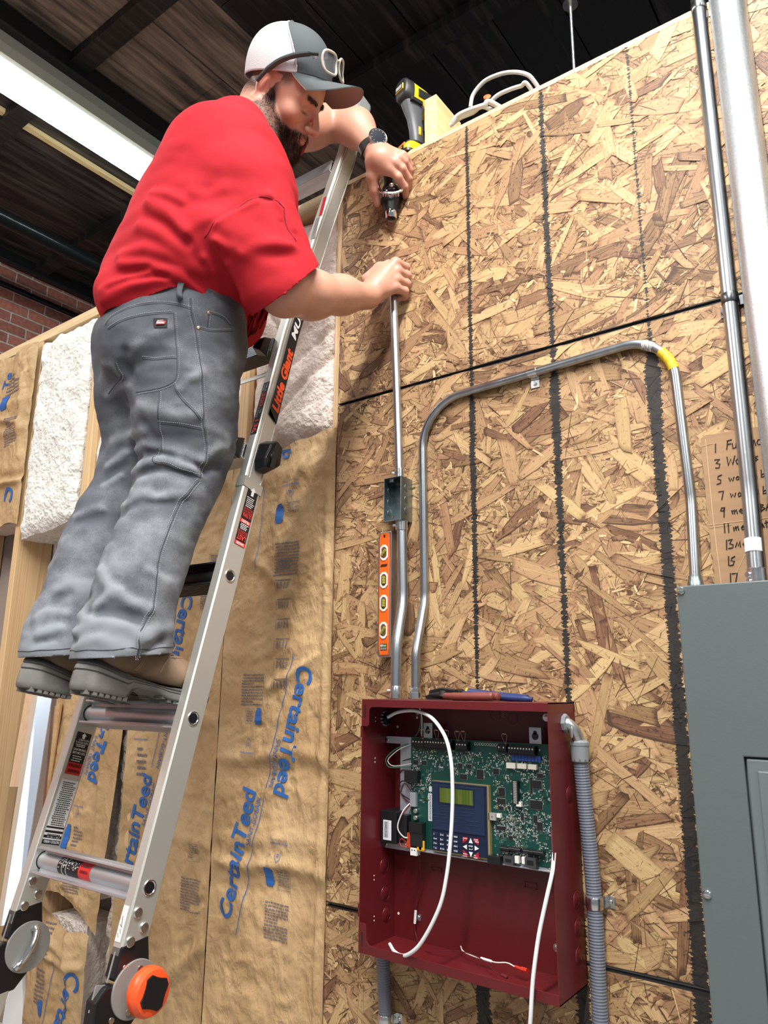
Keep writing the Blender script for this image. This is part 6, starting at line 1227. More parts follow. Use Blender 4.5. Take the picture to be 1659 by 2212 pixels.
def motor(r0, r1, m, nm, grow=0.0):
    rr_ = [r for r in rings if r0 <= r[0] <= r1]; V = []
    for bb, h in rr_:
        for k in range(seg):
            t = 2 * pi * k / seg; ca, sa = cos(t), sin(t); V.append(dp(math.copysign(abs(ca) ** .7, ca) * (h * .92 + grow), bb, .214 + math.copysign(abs(sa) ** .7, sa) * (h * 1.12 + grow) - bb * .12))
    n = len(rr_); F = [(i * seg + k, (i + 1) * seg + k, (i + 1) * seg + (k + 1) % seg, i * seg + (k + 1) % seg) for i in range(n - 1) for k in range(seg)] + [tuple(range(seg)), tuple((n - 1) * seg + k for k in range(seg - 1, -1, -1))]
    return obj(nm, MB().add(V, F), m, dr_, smooth=50)
mb_ = motor(-.06, -.019, m_dk, 'motor_end_cap', .0012); motor(-.045, .08, m_dy, 'motor_housing')
dbox(-.017, .017, -.0548, -.050, .210, .228, m_dy, 'badge_frame', mb_); dbox(-.0155, .0155, -.0555, -.0545, .2115, .2265, m_dk, 'badge', mb_)
b = MB()
for zz in (.2155, .2195, .2230):
    b.box((-.012, -.0560, zz - .0009), (.012, -.0554, zz + .0009), T=lambda p: dp(*p))
obj('badge_print', b, m_wi, mb_, smooth=0)
for zz in (.2425, .1985): dbox(-.010, .010, -.0490, -.0440, zz - .0025, zz + .0025, m_dy, 'cap_accent', mb_)
obj('chuck', MB().lathe([(.021, 0), (.021, .02), (.017, .045), (.010, .055)], dp(0, .075, .205), np.array(dp(0, 1, -.12)) - np.array(dp(0, 0, 0)), 22), m_dk, dr_)
dbox(.0285, .0305, -.006, .050, .200, .226, m_dk, 'side_label', dr_); dbox(.0200, .0290, -.030, .010, .178, .190, m_dk, 'side_grille', dr_)

# things leaning in the open bay at the lower left
def slab(nm, P, th, m, lab, cat):
    P = [np.array(p, float) for p in P]; n = unit(np.cross(P[1] - P[0], P[2] - P[0])); Q = [p + n * th for p in P]; k = len(P)
    return tag(obj(nm, MB().add(P + Q, [tuple(range(k))[::-1], tuple(range(k, 2 * k))] + [(i, (i + 1) % k, k + (i + 1) % k, k + i) for i in range(k)]), m, smooth=0, bevel=.001), lab, cat)
m_tan = pine('tan board', 'z', (.70, .50, .33), (.60, .40, .25))
slab('wood_board', [(-1.5492, 0.1000, 2.1185), (-1.4858, 0.1000, 2.1134), (-1.4095, 0.0200, 1.3579), (-1.4893, 0.0200, 1.3515)], .018, m_tan, 'thin tan board leaning in the open stud bay, left of the boots', 'lumber')
bt = thing('metal_stud', 'bright bent metal stud leaning in the corner left of the ladder', 'metal stud', (-1.2551, -0.0700, 1.1011))
A0, A1, A2, A3 = [np.array(p) for p in ((-1.3703, 0.0000, 1.6704), (-1.2952, 0.0000, 1.6713), (-1.1711, -0.1400, 0.9980), (-1.1138, -0.1400, 1.0081))]
mid0, mid1 = A0 + (A1 - A0) * .45, A2 + (A3 - A2) * .50
obj('web', MB().add([A0, mid0, mid1, A2, A0 + (0, .02, 0), mid0 + (0, .002, 0), mid1 + (0, .002, 0), A2 + (0, .02, 0)], [(0, 3, 2, 1), (4, 5, 6, 7), (0, 4, 7, 3), (1, 2, 6, 5), (0, 1, 5, 4)]), M('cream painted steel', (.66, .60, .50), .4, .3), bt, smooth=0)
obj('flange', MB().add([mid0, A1 + (0, .03, 0), A3 + (0, .03, 0), mid1, mid0 + (0, .003, 0), A1 + (0, .033, 0), A3 + (0, .033, 0), mid1 + (0, .003, 0)], [(0, 3, 2, 1), (4, 5, 6, 7), (1, 2, 6, 5), (0, 1, 5, 4)]), M('bluish zinc', (.70, .80, .95), .25, .8), bt, smooth=0)
slab('paper_flap', [(-1.2717, 0.0300, 1.6327), (-1.1771, 0.0000, 1.6426), (-1.2108, 0.0000, 1.2334), (-1.2840, 0.0300, 1.2210)], .003, M('brown paper flap', (.46, .24, .10), .7), 'narrow orange-brown paper flap hanging beside the stud left of the ladder', 'paper')
slab('white_board', [(-1.3984, 0.0500, 0.8041), (-1.3372, 0.0500, 0.8191), (-1.2817, 0.0500, 0.6164), (-1.4182, 0.0500, 0.5828)], .012, M('white board', (.80, .84, .86), .5), 'sliver of white board at the bottom left corner behind the ladder leg', 'board')
# ================================================================== the man: signed distance shapes
def smin(a, b, k):
    h = np.clip(0.5 + 0.5 * (b - a) / k, 0, 1); return b * (1 - h) + a * h - k * h * (1 - h)
def smax(a, b, k): return -smin(-a, -b, k)
def sph(p, c, r): return np.linalg.norm(p - np.array(c), axis=-1) - r
def rc(p, a, b, ra, rb):
    a = np.array(a, float); b = np.array(b, float); d = b - a; t = np.clip(((p - a) @ d) / (d @ d), 0, 1)
    return np.linalg.norm(p - a - t[:, None] * d, axis=-1) - (ra + (rb - ra) * t)
def ell(p, c, r):
    q = p - np.array(c); r = np.array(r); k0 = np.linalg.norm(q / r, axis=-1); k1 = np.linalg.norm(q / r ** 2, axis=-1) + 1e-9
    return k0 * (k0 - 1) / k1
def chain(p, pts, k=0.02):
    d = None
    for (a, ra), (b, rb) in zip(pts, pts[1:]):
        e = rc(p, a, b, ra, rb); d = e if d is None else smin(d, e, k)
    return d
def line_d(p, P):
    d = None
    for a, b in zip(P, P[1:]):
        e = rc(p, a, b, 0, 0); d = e if d is None else np.minimum(d, e)
    return d
def creases(p, d, L):
    """L: (points, height, width); positive height raises a fold, negative presses a crease"""
    near = np.abs(d) < 0.05
    if not near.any() or not L: return d
    q = p[near]; e = d[near].copy()
    for P, h, w in L: e = e - h * np.exp(-(line_d(q, P) / w) ** 2)
    d = d.copy(); d[near] = e; return d

# joints
C7 = np.array((0.0600, -0.4422, 2.9861)); HEADC = np.array((0.1000, -0.3482, 3.1132))
HF, HU, HR = np.array((0.6457, 0.4739, -0.5987)), np.array((0.7243, -0.1320, 0.6767)), np.array((0.2417, -0.8706, -0.4285))
SHR = np.array((0.1150, -0.4694, 2.7633)); ELR = np.array((0.1720, -0.3848, 2.5418)); WRR = np.array((0.1900, -0.1177, 2.6469))
SHL = np.array((-0.0500, -0.2572, 3.1431)); ELL = np.array((0.0500, -0.0719, 3.2611)); WRL = np.array((0.1700, -0.0799, 3.1128))
GRIP = np.array((0.2075, -0.0365, 2.715))     # where the right fist holds the conduit
E1 = np.array((0.81, 0.586, 0.0)); N1 = np.array((0.586, -0.81, 0.0)); UZ = np.array((0, 0, 1.0))

# ---- trousers
LEGR = [((-0.0650, -0.4500, 2.4284), .118), ((-0.0660, -0.4498, 2.3615), .114), ((-0.0680, -0.4404, 2.2879), .108), ((-0.0700, -0.4295, 2.2264), .096), ((-0.0730, -0.4298, 2.1711), .084), ((-0.0750, -0.4493, 2.1267), .080), ((-0.0760, -0.4631, 2.0724), .0745), ((-0.0770, -0.4811, 2.0188), .0745), ((-0.0780, -0.4986, 1.9669), .0765), ((-0.0790, -0.5149, 1.9119), .0765), ((-0.0800, -0.5286, 1.8589), .0765), ((-0.0800, -0.5346, 1.8124), .082), ((-0.0800, -0.5432, 1.7623), .0855), ((-0.0800, -0.5430, 1.7312), .086)]
LEGL = [((-0.2050, -0.4533, 2.4413), .108), ((-0.2150, -0.4498, 2.3746), .106), ((-0.2250, -0.4287, 2.3138), .098), ((-0.2320, -0.4203, 2.2541), .090), ((-0.2380, -0.4269, 2.1965), .082), ((-0.2400, -0.4489, 2.1414), .078), ((-0.2420, -0.4837, 2.0694), .076), ((-0.2440, -0.5100, 2.0019), .074), ((-0.2460, -0.5253, 1.9284), .074), ((-0.2480, -0.5444, 1.8570), .073), ((-0.2500, -0.5587, 1.8076), .076), ((-0.2500, -0.5610, 1.7646), .080), ((-0.2500, -0.5592, 1.7317), .081)]
def pants_base(p):
    d = chain(p, LEGR, .03); l = chain(p, LEGL, .03); d = smin(d, l, .018)
    q = smin(ell(p, (-0.0850, -0.4679, 2.5183), (.155, .128, .135)), sph(p, (-0.1150, -0.5177, 2.4438), .112), .04)
    q = smin(q, sph(p, (-0.2250, -0.4884, 2.4865), .092), .03); q = smin(q, ell(p, (-0.0750, -0.4565, 2.5963), (.158, .128, .10)), .04); q = smin(q, sph(p, (-0.0700, -0.4167, 2.4772), .108), .04)
    return smin(d, q, .035)
#FOLDS-BEGIN
PANT_FOLDS = [
    ([(-0.0843, -0.5338, 2.1562), (-0.0295, -0.5210, 2.1617), (-0.0014, -0.4980, 2.1531), (0.0128, -0.4719, 2.1430)], 0.0080, 0.0120),
    ([(-0.0802, -0.5374, 2.1356), (-0.0256, -0.5219, 2.1396), (0.0101, -0.4772, 2.1304)], -0.0060, 0.0100),
    ([(-0.0760, -0.5410, 2.1152), (-0.0303, -0.5273, 2.1204), (0.0058, -0.4858, 2.1081)], 0.0060, 0.0120),
    ([(-0.0791, -0.5310, 2.1992), (-0.0370, -0.5233, 2.1885), (-0.0028, -0.4990, 2.1768), (0.0183, -0.4584, 2.1670)], 0.0060, 0.0120),
    ([(-0.0701, -0.5301, 2.1785), (-0.0190, -0.5133, 2.1689), (0.0162, -0.4610, 2.1499)], -0.0060, 0.0100),
    ([(-0.0728, -0.5570, 2.2774), (-0.0271, -0.5425, 2.2550), (0.0071, -0.5191, 2.2500), (0.0339, -0.4851, 2.2596)], 0.0050, 0.0140),
    ([(-0.0644, -0.5458, 2.2403), (-0.0487, -0.5330, 2.2119), (-0.0370, -0.5233, 2.1885)], -0.0040, 0.0120),
    ([(-0.0844, -0.5983, 2.3712), (-0.0481, -0.5945, 2.3948), (-0.0171, -0.5763, 2.4155), (0.0067, -0.5574, 2.4287)], 0.0040, 0.0160),
    ([(-0.0800, -0.5866, 2.3573), (-0.0403, -0.5759, 2.3655), (-0.0103, -0.5620, 2.3823)], -0.0040, 0.0140),
    ([(-0.0725, -0.6026, 2.3836), (-0.0856, -0.5942, 2.3657), (-0.0845, -0.5797, 2.3461)], -0.0080, 0.0120),
    ([(-0.2161, -0.5178, 2.2341), (-0.1786, -0.5058, 2.2455), (-0.0693, -0.5409, 2.2258)], 0.0060, 0.0120),
    ([(-0.2160, -0.5256, 2.1760), (-0.1867, -0.5046, 2.2067), (-0.0940, -0.5283, 2.1979)], 0.0070, 0.0120),
    ([(-0.2099, -0.5299, 2.1539), (-0.1816, -0.5054, 2.1802), (-0.0925, -0.5293, 2.1708)], -0.0060, 0.0100),
    ([(-0.2038, -0.5391, 2.1261), (-0.1827, -0.5130, 2.1535), (-0.0881, -0.5352, 2.1446)], 0.0060, 0.0120),
    ([(-0.1541, -0.5991, 2.3770), (-0.1217, -0.5985, 2.3662), (-0.1132, -0.5812, 2.3479)], 0.0040, 0.0120),
    ([(-0.2005, -0.5523, 2.3284), (-0.1581, -0.5547, 2.3380), (-0.0975, -0.5656, 2.3246)], 0.0050, 0.0120),
    ([(0.0174, -0.5267, 2.3052), (0.0330, -0.5132, 2.3280), (0.0441, -0.4978, 2.3430)], 0.0040, 0.0120),
    ([(0.0357, -0.4642, 2.2365), (0.0389, -0.4279, 2.2344), (0.0304, -0.3977, 2.2199)], 0.0040, 0.0140),
    ([(0.0257, -0.4425, 2.1842), (0.0310, -0.4245, 2.2026), (0.0278, -0.4005, 2.2072)], 0.0050, 0.0120),
    ([(0.0182, -0.4447, 2.1440), (0.0206, -0.4298, 2.1569), (0.0192, -0.4109, 2.1618)], -0.0080, 0.0120),
    ([(-0.0910, -0.5993, 1.9230), (-0.0484, -0.6033, 1.8887), (-0.0071, -0.5774, 1.8588), (0.0068, -0.5477, 1.8489)], 0.0080, 0.0130),
    ([(-0.0677, -0.6196, 1.8465), (-0.0483, -0.6082, 1.8702), (-0.0290, -0.5951, 1.8792)], 0.0060, 0.0120),
    ([(-0.0821, -0.6226, 1.8381), (-0.0335, -0.6084, 1.8427), (0.0026, -0.5707, 1.8264)], -0.0060, 0.0140),
    ([(-0.0804, -0.6301, 1.8080), (-0.0429, -0.6195, 1.8189), (-0.0053, -0.5908, 1.8107), (0.0124, -0.5534, 1.7920)], 0.0060, 0.0140),
    ([(-0.2393, -0.5768, 2.0567), (-0.1900, -0.5508, 2.0725), (-0.1067, -0.5468, 2.0687)], 0.0050, 0.0120),
    ([(-0.2288, -0.5815, 2.0408), (-0.1841, -0.5523, 2.0509), (-0.0893, -0.5599, 2.0438)], -0.0040, 0.0100),
    ([(-0.0894, -0.5430, 2.0970), (-0.0240, -0.5315, 2.0734), (0.0054, -0.4857, 2.0888)], 0.0060, 0.0140),
    ([(-0.0920, -0.5556, 2.0549), (-0.0508, -0.5488, 2.0670), (-0.0035, -0.5081, 2.0655)], -0.0050, 0.0120),
    ([(-0.0705, -0.6253, 1.8255), (-0.1859, -0.6059, 1.8447), (-0.2167, -0.6283, 1.8475), (-0.2332, -0.6373, 1.8351)], 0.0060, 0.0130),
    ([(-0.1086, -0.6095, 1.8709), (-0.1942, -0.5990, 1.8868), (-0.2117, -0.6147, 1.8769)], -0.0060, 0.0120),
    ([(-0.0925, -0.6313, 1.7997), (-0.1859, -0.6156, 1.8130), (-0.2156, -0.6396, 1.8003)], 0.0060, 0.0120),
    ([(-0.0899, -0.6345, 1.7848), (-0.1880, -0.6221, 1.7943), (-0.2181, -0.6428, 1.7849)], -0.0040, 0.0100),
    ([(0.0059, -0.5120, 1.9044), (0.0041, -0.5339, 1.9143), (-0.0019, -0.5486, 1.9252)], 0.0050, 0.0120),
    ([(-0.0033, -0.4853, 1.8148), (0.0120, -0.5335, 1.8110), (0.0097, -0.5653, 1.7914)], 0.0060, 0.0140),
    ([(0.0107, -0.5159, 1.7883), (0.0139, -0.5457, 1.7749), (0.0114, -0.5634, 1.7597)], -0.0060, 0.0120),
    ([(-0.0803, -0.6362, 1.7758), (-0.0335, -0.6222, 1.7867), (0.0034, -0.5860, 1.7704)], 0.0050, 0.0120)]
SHIRT_FOLDS = [
    ([(0.1135, -0.5757, 2.6044), (0.1387, -0.5684, 2.6254), (0.1661, -0.5372, 2.6614), (0.1955, -0.5108, 2.6901), (0.2226, -0.4651, 2.6957)], -0.0040, 0.0060),
    ([(0.1157, -0.5728, 2.5994), (0.1417, -0.5663, 2.6216), (0.1686, -0.5346, 2.6579), (0.1977, -0.5079, 2.6870)], 0.0030, 0.0100),
    ([(0.1131, -0.5752, 2.6029), (0.1156, -0.5389, 2.5634), (0.1052, -0.4709, 2.5221), (0.0645, -0.3934, 2.5219)], -0.0100, 0.0220),
    ([(0.1316, -0.5593, 2.5891), (0.1676, -0.5136, 2.5726), (0.2198, -0.4709, 2.5948), (0.2387, -0.4414, 2.6034)], 0.0070, 0.0180),
    ([(0.1287, -0.5718, 2.6103), (0.1564, -0.5266, 2.5778), (0.2072, -0.4812, 2.5748), (0.2361, -0.4470, 2.5741)], -0.0050, 0.0180),
    ([(-0.1165, -0.6392, 2.4976), (-0.0508, -0.6218, 2.5189), (0.0031, -0.5920, 2.5304), (0.0407, -0.5575, 2.5341)], 0.0070, 0.0130),
    ([(-0.1143, -0.6463, 2.5131), (-0.0578, -0.6305, 2.5328), (0.0007, -0.6001, 2.5467), (0.0425, -0.5643, 2.5456)], 0.0060, 0.0120),
    ([(-0.0947, -0.6437, 2.5156), (-0.0422, -0.6211, 2.5319), (0.0207, -0.5808, 2.5374)], -0.0050, 0.0090),
    ([(-0.0655, -0.6368, 2.5675), (-0.0094, -0.6107, 2.5605), (0.0356, -0.5669, 2.5391), (0.0544, -0.5184, 2.5168), (0.0500, -0.4712, 2.4922)], 0.0080, 0.0140),
    ([(-0.0602, -0.6343, 2.5472), (-0.0077, -0.6067, 2.5502), (0.0318, -0.5628, 2.5267), (0.0453, -0.5188, 2.5039)], -0.0060, 0.0110),
    ([(-0.0696, -0.6362, 2.5891), (-0.0127, -0.6196, 2.5924), (0.0300, -0.5915, 2.5754), (0.0603, -0.5532, 2.5528)], 0.0080, 0.0160),
    ([(-0.0194, -0.6279, 2.6418), (0.0255, -0.6086, 2.6150), (0.0555, -0.5778, 2.5809), (0.0730, -0.5368, 2.5485)], 0.0080, 0.0160),
    ([(-0.0032, -0.6284, 2.6948), (0.0447, -0.6109, 2.6611), (0.0745, -0.5877, 2.6151)], 0.0070, 0.0160),
    ([(-0.0055, -0.6278, 2.6641), (0.0417, -0.6060, 2.6336), (0.0758, -0.5782, 2.5925)], -0.0060, 0.0120),
    ([(0.0036, -0.6271, 2.7168), (0.0451, -0.6151, 2.7021), (0.0714, -0.5999, 2.6841)], 0.0060, 0.0140),
    ([(0.0958, -0.5060, 2.5401), (0.0761, -0.4730, 2.5228), (0.0599, -0.4282, 2.5080)], -0.0080, 0.0120),
    ([(0.1267, -0.5207, 2.5531), (0.1197, -0.4845, 2.5265), (0.1204, -0.4547, 2.5009)], 0.0070, 0.0140),
    ([(0.0967, -0.5494, 2.5649), (0.0925, -0.5077, 2.5404), (0.0715, -0.4685, 2.5185)], 0.0060, 0.0140),
    ([(0.2273, -0.4620, 2.6478), (0.2320, -0.4548, 2.6106), (0.2424, -0.4303, 2.6079)], -0.0050, 0.0080),
    ([(0.2154, -0.4829, 2.7043), (0.2277, -0.4541, 2.6760), (0.2365, -0.4360, 2.6428)], 0.0050, 0.0120),
    ([(0.0896, -0.5902, 2.7019), (0.1187, -0.5700, 2.6935), (0.1501, -0.5534, 2.7059)], 0.0040, 0.0200)]
#FOLDS-END
HEMR, HEML = 1.762, 1.768
def pants_cut(p):
    wl = (p - np.array((-0.0600, -0.4817, 2.5946))) @ unit((0.22, 0.06, 1.0))
    return np.maximum(wl, np.where(p[:, 0] > -0.165, HEMR, HEML) - p[:, 2] + 0.10 * (p[:, 1] + 0.53))
def rumple(p, d, a, k, sd):
    near = np.abs(d) < .03
    if near.any():
        d = d.copy(); d[near] -= a * 2 * (fbm(p[near] * np.array(k), 3, sd) - .5)
    return d
def pants_skin(p): return rumple(p, creases(p, pants_base(p), [(P_, h_ * 1.1, w_ * .85) for P_, h_, w_ in PANT_FOLDS]), .0058, (10, 10, 19), 3)
def pants(p): return np.maximum(pants_skin(p), pants_cut(p))

# ---- shirt
TORSO = [((-0.0850, -0.4565, 2.5819), .158), ((-0.0450, -0.4470, 2.6680), .172), ((-0.0050, -0.4400, 2.7532), .168), ((0.0300, -0.4507, 2.8152), .152), ((0.0500, -0.4784, 2.8705), .116)]
def shirt_base(p):
    d = chain(p, TORSO, .05)
    d = smin(d, sph(p, (-0.1150, -0.4845, 2.5729), .146), .05)                       # lower back
    d = smin(d, rc(p, (-0.0700, -0.4130, 2.5971), (-0.0600, -0.3259, 2.5719), .135, .075), .04)     # loose belly hanging forward
    d = smin(d, sph(p, (-0.1200, -0.5944, 2.5297), .045), .06)                      # tail of the shirt at the back
    d = smin(d, rc(p, (0.0450, -0.4631, 2.8742), SHL, .078, .072), .04)             # yoke to the raised left shoulder
    d = smin(d, sph(p, SHR + (-.012, 0, .0), .086), .05)
    d = smin(d, rc(p, C7 + (-.01, -.005, -.02), HEADC - HF * .052 - HU * .128, .074, .055), .03)
    d = smin(d, rc(p, SHL, ELL * .40 + SHL * .60, .072, .066), .03)
    d = smin(d, rc(p, SHR, ELR + (-.004, 0, .004), .094, .090), .03)                 # right sleeve
    d = smin(d, rc(p, (0.1000, -0.5096, 2.6271), (0.1400, -0.4363, 2.5725), .07, .060), .04)
    return d
def shirt_cut(p):
    c = np.array((0.0000, -0.5204, 2.5556)); q = p - c; u = q @ E1      # hem: high over the right hip, low front and back
    low = np.interp(u, [-.30, -.21, -.10, 0.0, .06, .12, .17, .30], [-.075, -.082, -.068, -.034, -.066, -.112, -.142, -.15])
    d = low - q[:, 2]
    sr = (p - np.array((0.1720, -0.3659, 2.5710))) @ unit(np.array((0.1800, -0.3314, 2.5527)) - np.array((0.1650, -0.4079, 2.6171)))
    d = np.where((np.linalg.norm(p - ELR, axis=-1) < .17) & (p[:, 2] < SHR[2] + .02), np.maximum(d, sr), d)
    sl = (p - (SHL * .66 + ELL * .34)) @ unit(ELL - SHL); d = np.where(np.linalg.norm(p - ELL, axis=-1) < .25, np.maximum(d, sl), d)
    ne = rc(p, HEADC - HF * .040 - HU * .092, HEADC - HF * .018 - HU * .02, .066, .10); return np.maximum(d, -ne)
def shirt_skin(p): return rumple(p, creases(p, shirt_base(p), [(P_, h_ * 1.35, w_ * .8) for P_, h_, w_ in SHIRT_FOLDS]), .0075, (7, 7, 11), 7)
def shirt(p): return np.maximum(shirt_skin(p), shirt_cut(p))

# ---- head (local frame: forward, right, up)
def to_head(p): q = p - HEADC; return np.stack([q @ HF, q @ HR, q @ HU], -1) / 0.94
def head_sdf(p):
    q = to_head(p); s = q.copy(); s[:, 1] = np.abs(s[:, 1])
    d = ell(q, (-.006, 0, .038), (.101, .079, .096))
    d = smin(d, ell(q, (.045, 0, -.018), (.050, .060, .078)), .03)
    d = smin(d, rc(s, (-.002, .056, -.052), (.068, .020, -.112), .025, .026), .03)       # jaw
    d = smin(d, ell(q, (.080, 0, -.110), (.026, .027, .027)), .02)                          # chin
    d = smin(d, rc(s, (.083, .008, .020), (.070, .046, .022), .015, .014), .012)            # brow ridge
    d = smin(d, ell(s, (.062, .046, -.024), (.026, .024, .022)), .02)                       # cheek bone
    d = smin(d, ell(q, (.083, 0, -.062), (.022, .032, .026)), .018)                         # muzzle
    d = smax(d, -ell(s, (.099, .031, .001), (.017, .017, .012)), .012)                      # eye socket
    d = smin(d, ell(s, (.0795, .0315, .000), (.0125, .0135, .0115)), .004)                    # lowered lid
    d = smin(d, rc(q, (.096, 0, .010), (.1235, 0, -.030), .0085, .0105), .010)              # nose
    d = smin(d, ell(q, (.121, 0, -.034), (.0125, .012, .0105)), .008)
    d = smin(d, ell(s, (.108, .0135, -.037), (.0120, .0075, .0090)), .006)                  # nostril wing
    d = smax(d, -ell(s, (.112, .0085, -.0455), (.006, .0035, .004)), .003)
    d = smin(d, rc(s, (.1035, 0, -.0615), (.0955, .021, -.0660), .0058, .0035), .006)       # upper lip
    d = smin(d, rc(s, (.1020, 0, -.0735), (.0945, .019, -.0700), .0068, .0035), .006)       # lower lip
    d = smax(d, -rc(s, (.1095, 0, -.0670), (.0975, .024, -.0680), .0016, .0012), .003)
    # ear
    e = (s - np.array((-.012, .0775, -.006))) / 1.2; ca, sa = cos(radians(14)), sin(radians(14))
    ex = e[:, 0] * ca + e[:, 2] * sa; ez = -e[:, 0] * sa + e[:, 2] * ca; ey = e[:, 1] + 0.35 * ex
    E = np.stack([ex, ey, ez], -1)
    rr = np.sqrt((ex / .0165) ** 2 + (ez / .0295) ** 2); disc = ell(E, (0, .002, 0), (.0185, .0075, .0315))
    disc = smax(disc, -ell(E, (.001, .0095, .001), (.0125, .0065, .0235)), .003)
    disc = smin(disc, rc(E, (.002, .004, .013), (-.006, .004, -.008), .0030, .0028), .004)
    disc = smin(disc, ell(E, (.004, .003, -.026), (.0085, .005, .0095)), .004); disc = smin(disc, ell(E, (.0145, .001, -.004), (.005, .005, .0075)), .004)
    d = smin(d, disc * 1.2, .0045)
    return d * 0.94
def neck_sdf(p):
    return smin(rc(p, HEADC - HF * .045 - HU * .040, C7 + (.0, .030, -.050), .055, .066), rc(p, C7 + (0, .02, -.06), SHR * .5 + SHL * .5 + (-.03, -.02, -.03), .07, .08), .03)
def arms_sdf(p):
    d = chain(p, [(SHR, .062), (SHR * .4 + ELR * .6, .055), (ELR, .047)], .03)
    f1 = ELR * .72 + WRR * .28; f2 = ELR * .35 + WRR * .65
    d = smin(d, chain(p, [(ELR, .046), (f1 + (0, 0, -.004), .0515), (f2, .0415), (WRR, .0305)], .03), .02)
    d = smin(d, ell(p, ELR + (.0, -.01, -.012), (.045, .045, .040)), .03)
    d = np.minimum(d, 1e9)
    g = chain(p, [(SHL, .062), (SHL * .45 + ELL * .55, .056), (ELL, .047), (ELL * .55 + WRL * .45 + (.004, -.004, .010), .0475), (WRL, .031)], .03)
    return smin(d, g, .01)
# ---- right fist round the conduit
def G(e, n, z): return GRIP + E1 * e + N1 * n + UZ * z
FR = []
for i, (z, mz, le) in enumerate(((.041, .030, .0), (.0175, .011, .003), (-.006, -.009, .002), (-.028, -.028, -.003))):
    FR.append([(G(.006 + le, .0335, z - .002), .0125), (G(.0335 + le, .0115, z), .0105), (G(.0300, -.0120, z - .002), .0092), (G(.006, -.0195, z - .004), .0086)])
def fistR(p):
    d = None
    for F in FR:
        e = chain(p, F, .004)
        e = smin(e, rc(p, WRR + (0.004, 0, .006) if False else WRR, F[0][0], .022, .0125), .012)
        d = e if d is None else smin(d, e, .0045)
    d = smin(d, ell(p, G(-.030, .022, .004), (.034, .026, .036)), .02)
    d = smin(d, ell(p, WRR * .5 + G(-.03, .018, 0) * .5, (.036, .030, .032)), .02)
    t = chain(p, [(G(-.062, .012, .004), .0190), (G(-.034, .008, .038), .0160), (G(-.012, -.004, .056), .0120), (G(.010, -.020, .056), .0102)], .008)
    return smin(d, t, .010)
# ---- left hand round the tool
HL = np.array((0.2050, -0.0595, 3.0284)); PXL = 0.00123
NL = unit(np.array((1.215, -1.4312, 1.7047)) - HL); EL1 = unit(np.cross(NL, np.array((0, 0, 1.0)))) * -1; UL = np.cross(NL, EL1) 
if UL[2] < 0: UL = -UL
if EL1[0] < 0: EL1 = -EL1
def Q(px, py, n): return HL + EL1 * (px - 838) * PXL - UL * (py - 375) * PXL + NL * n
FL = [[(Q(843,368,.014), .0125), (Q(860,382,.020), .0112), (Q(874,401,.010), .0102), (Q(877,420,-.004), .0086)],
      [(Q(853,355,.010), .0120), (Q(869,366,.012), .0108), (Q(883,385,.002), .0098), (Q(884,407,-.012), .0086)],
      [(Q(862,346,.000), .0112), (Q(873,352,.000), .0102), (Q(884,368,-.012), .0092), (Q(884,392,-.024), .0084)],
      [(Q(868,340,-.010), .0102), (Q(877,345,-.012), .0092), (Q(886,358,-.022), .0084), (Q(884,376,-.032), .0078)]]
TL_ = [(Q(802,352,-.006), .0165), (Q(804,382,.000), .0145), (Q(809,410,.004), .0112), (Q(816,436,.004), .0085)]
def handL(p):
    d = None
    for F in FL:
        e = smin(chain(p, F, .004), rc(p, WRL + NL * .004, F[0][0], .021, .0125), .010)
        d = e if d is None else smin(d, e, .0045)
    d = smin(d, ell(p, Q(826,352,-.004), (.030, .028, .034)), .02)
    d = smin(d, rc(p, WRL, Q(818,345,-.004), .029, .030), .02)
    return smin(d, chain(p, TL_, .008), .012)
def mitts(p): return p
BODY_GROUPS = [(head_sdf, HEADC, .18), (neck_sdf, C7 + (.0, .04, -.02), .26), (arms_sdf, None, 0), (fistR, GRIP + (-.03, -.01, 0), .13), (handL, HL + (-.02, 0, .01), .13)]
def body(p):
    d = np.full(len(p), .5)
    for fn, c, r in BODY_GROUPS:
        if c is None: d = smin(d, fn(p), .012); continue
        m = np.linalg.norm(p - c, axis=-1) < r
        if m.any(): d[m] = smin(d[m], fn(p[m]), .012)
    return d

